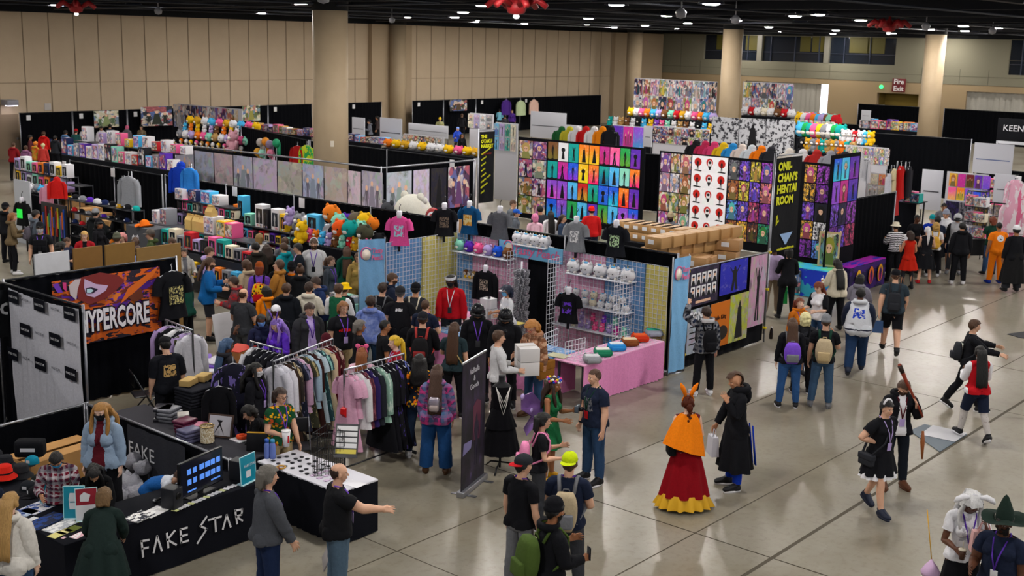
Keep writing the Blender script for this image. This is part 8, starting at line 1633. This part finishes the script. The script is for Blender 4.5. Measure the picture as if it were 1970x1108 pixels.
for r_,X,lab in WP:ya,yb=yX(r_[0],r_[3],X),yX(r_[2],r_[3],X);z1,z0=onX(r_[0],r_[1],X)[2],onX(r_[0],r_[3],X)[2];t=thing('white_board',lab,'board');MB().rbox((X,yb,max(z0,.02)),(X+.04,ya,z1),.006).build('board',plast('c4c6d0',
.6),t);[MB().tube([(X+.06,y,0),(X+.06,y,z1)],.02,6).build('post',plast('23242a'),t) for y in (ya-.05,yb+.05)];MB().box((X-.01,yb+.1,z0+(z1-z0)*.45),(X,ya-.1,z0+(z1-z0)*.48)).build('line_print',plast('5a6a9a' if 'blue' in lab else '4a4a52'),
t)
far_prints(70.,list(np.linspace(1202,1360,11)),140,203,2,['trio','portrait','cape','chibi','plain'],'mix',['navy','red','lilac','orange','white','teal','grey','cream','mint','black','white','pink','gold'],'on the far tall print wall',
'white frame wall behind the far tall prints');far_prints(74.,list(np.linspace(1410,1505,7)),137,197,2,['trio','portrait','plain'],'mix',['orange','black','grey','navy','white','sky','white','lilac','tan'],'on the far grey print wall',
'white frame wall behind the far grey prints')
MX=54.
for i,(a,b,k,lab) in enumerate(((1354,1406,'plain','large ink drawing sheet of crowded heads, left of three'),(1408,1458,'cape','large ink drawing sheet of a single winged figure, middle of three'),(1460,1514,'plain','large ink drawing sheet of battle panels, right of three'))):ya,yb=yX(a,
207,MX),yX(b,207,MX);z1,z0=onX(a,206,MX)[2],onX(a,272,MX)[2];poster((MX,(ya+yb)/2,z0),ya-yb,z1-z0,RX,k,'ink','c2c4cc',lab,None,'ink_tapestry','tapestry')
t=thing('display_wall','frame wall behind the three ink drawing sheets','display wall');MB().rbox((MX+.02,yX(1514,207,MX),0),(MX+.06,yX(1354,207,MX),2.95),.004).build('panel',plast('6a6c72'),t)
for X,a,b,c,lab in ((54,1665,1855,2.75,'long dark drape wall in the upper right distance'),(88.3,1632,1754,2.44,'black drape under the exit sign at the far wall'),(88.3,1797,1970,2.44,'black drape before the wide far curtain'),
(72,1515,1780,1.9,'black drape behind the far plush shelves'),(40,1150,1260,2.3,'black drape beyond the bright print wall'),(60,1140,1330,1.6,'black drape below the far tall print wall'),(50,1870,1970,1.9,'black drape behind the far pink goods')):drape((X,
yX(a,230,X)),(X,yX(b,230,X)),c,lab,None,2)
t=thing('stall_banner','black banner with white lettering high at the far right edge','banner',(58,0,0));ya,yb=yX(1903,205,58),yX(1990,205,58);z1=onX(1903,183,58)[2];MB().rbox((0,yb,z1-1.05),(.04,ya,z1),.004).build('cloth',
cloth('0e0f14'),t);text_obj('KEENWO',.4,plast('c8c8d0'),t,.004,loc=(-.02,(ya+yb)/2-.1,z1-.45),rot=(pi/2,0,RX));[MB().tube([(.05,y,0),(.05,y,z1)],.03,6).build('post',POST,t) for y in (ya-.05,yb+.05)]
far_prints(41.,[1815,1832,1848,1864,1880,1896],292,345,2,['portrait','trio','plain'],'glow',['gold','magenta','maroon','purple','violet','pink','orange','violet','blue','purple'],'on the purple rack at the far right')
a,b=shelf_unit(44.,(1902,300),(1940,300),[.8,1.3,1.8,2.3],.4,'white wire shelves with pink pockets at the far right');stock(44.,a,b,[.8,1.3,1.8],'box_print',5,(.5,.3,.4),['white','pink','pink'],'in the pink pocket shelves')
for (pa,pb,X,cols,place) in (((1065,250),(1160,246),38.,['1f5a30','b8b030','d8d8dc','c01c1c','dcdce0','ee8a12','1c1d22'],'on the jacket rail above the bright prints'),((1325,266),(1470,272),36.,['1a1a1e','b02a50','c83a6a',
'd8b01c','2a86c8','d8c8c0','c8d0d8','ee7a12','2a2a30'],'on the jacket rail above the red-disc prints'),((1505,274),(1640,276),36.,['d8d0c8','dcdce0','b02a28','9a9aa4','26262e','c8c8d0'],'on the rail above the tall banner')):
 p0,p1=onX(*pa,X),onX(*pb,X);t=thing('clothes_rail','rail of coloured jackets hung %s'%place,'rail');MB().tube([(X,p0[1]+.3,p0[2]),(X,p1[1]-.3,p1[2])],.02,8).build('rail',POST,t);[MB().tube([(X,y,0),(X,y,p0[2])],.02,6).build('post',
POST,t) for y in (p0[1]+.3,p1[1]-.3)]
 for i,c in enumerate(cols):u=i/(len(cols)-1);garment('hood',(X,p0[1]+(p1[1]-p0[1])*u,p0[2]+(p1[2]-p0[2])*u+.1),RX+.2,cloth(c),'coloured jacket, %s from the left %s'%(ORD[i],place),'jackets %s'%place,'garment',False,1.15)
far_prints(50.,np.linspace(1166,1224,4),232,272,1,['plain','trio'],'glow',['purple','magenta','violet'],'on the purple scroll display')
far_prints(49.,np.linspace(1242,1350,9),230,262,2,['trio','portrait','plain'],'mix',['brown','navy','maroon','gold','teal','black','orange'],'on the dim prints below the plush')
far_prints(43.,np.linspace(1615,1698,9),250,282,2,['chibi','trio'],'mix',['cream','yellow','white','orange','sky'],'on the small bright card display');far_prints(40.,np.linspace(1813,1896,4),346,392,1,['plain'],'dark',['navy',
'grey','brown'],'on the dark low rack at far right');far_prints(38.,[1660,1680,1700],300,345,2,['plain','trio'],'pale',['cream','orange','white'],'on the panel left of costumes')
for i,(px,py,c) in enumerate(((1945,300,'e0a8c0'),(1958,318,'d86a90'),(1940,345,'e8c4d4'),(1962,352,'d89ab4'))):q=onX(px,py,41.);garment('gown' if i<2 else 'ls',q,RX,printed(c,'e8dce4',6),'pink patterned garment hung at the far right edge, %s from the left'%ORD[i],
'pink garments at the far right','garment',True,1.3)
a,b=shelf_unit(39.,(1850,370),(1885,370),[.7,1.2,1.7,2.2],.35,'white wire drawer tower at the far right');stock(39.,a,b,[.7,1.2,1.7],'box_print',3,.3,['white','grey','pink','cream'],'in the drawer tower')
for i,(px,py,k,c,lab,s) in enumerate(((1709,290,'dress','d8c8a0','cream pleated costume skirt with a grey hem',1.1),(1722,284,'ls','c01c1a','red costume jacket with white trim',1.5),(1738,284,'ls','2a2a30','black and white striped costume top',
1.4),(1715,330,'tee','b03030','red pleated costume at the lower rail',1.2),(1700,300,'blouse','c8c8d4','pale costume blouse at the left of the costume stall',1.2),(1712,400,'blouse','d0d0d2','white printed costume heap on the display form',
1.2))):q=onY(px,py,15.2);t=garment(k,q,.3,cloth(c),lab,None,'garment',True,s);MB().tube([(0,.08,.1),(0,.08,-q[2]/s)],.015,6).build('stand_pole',POST,t)
counter(35.2,14.3,38.5,14.9,.9,'black counter of the costume stall facing the aisle',DRP,mat('c8c8cc',.8),'fl')
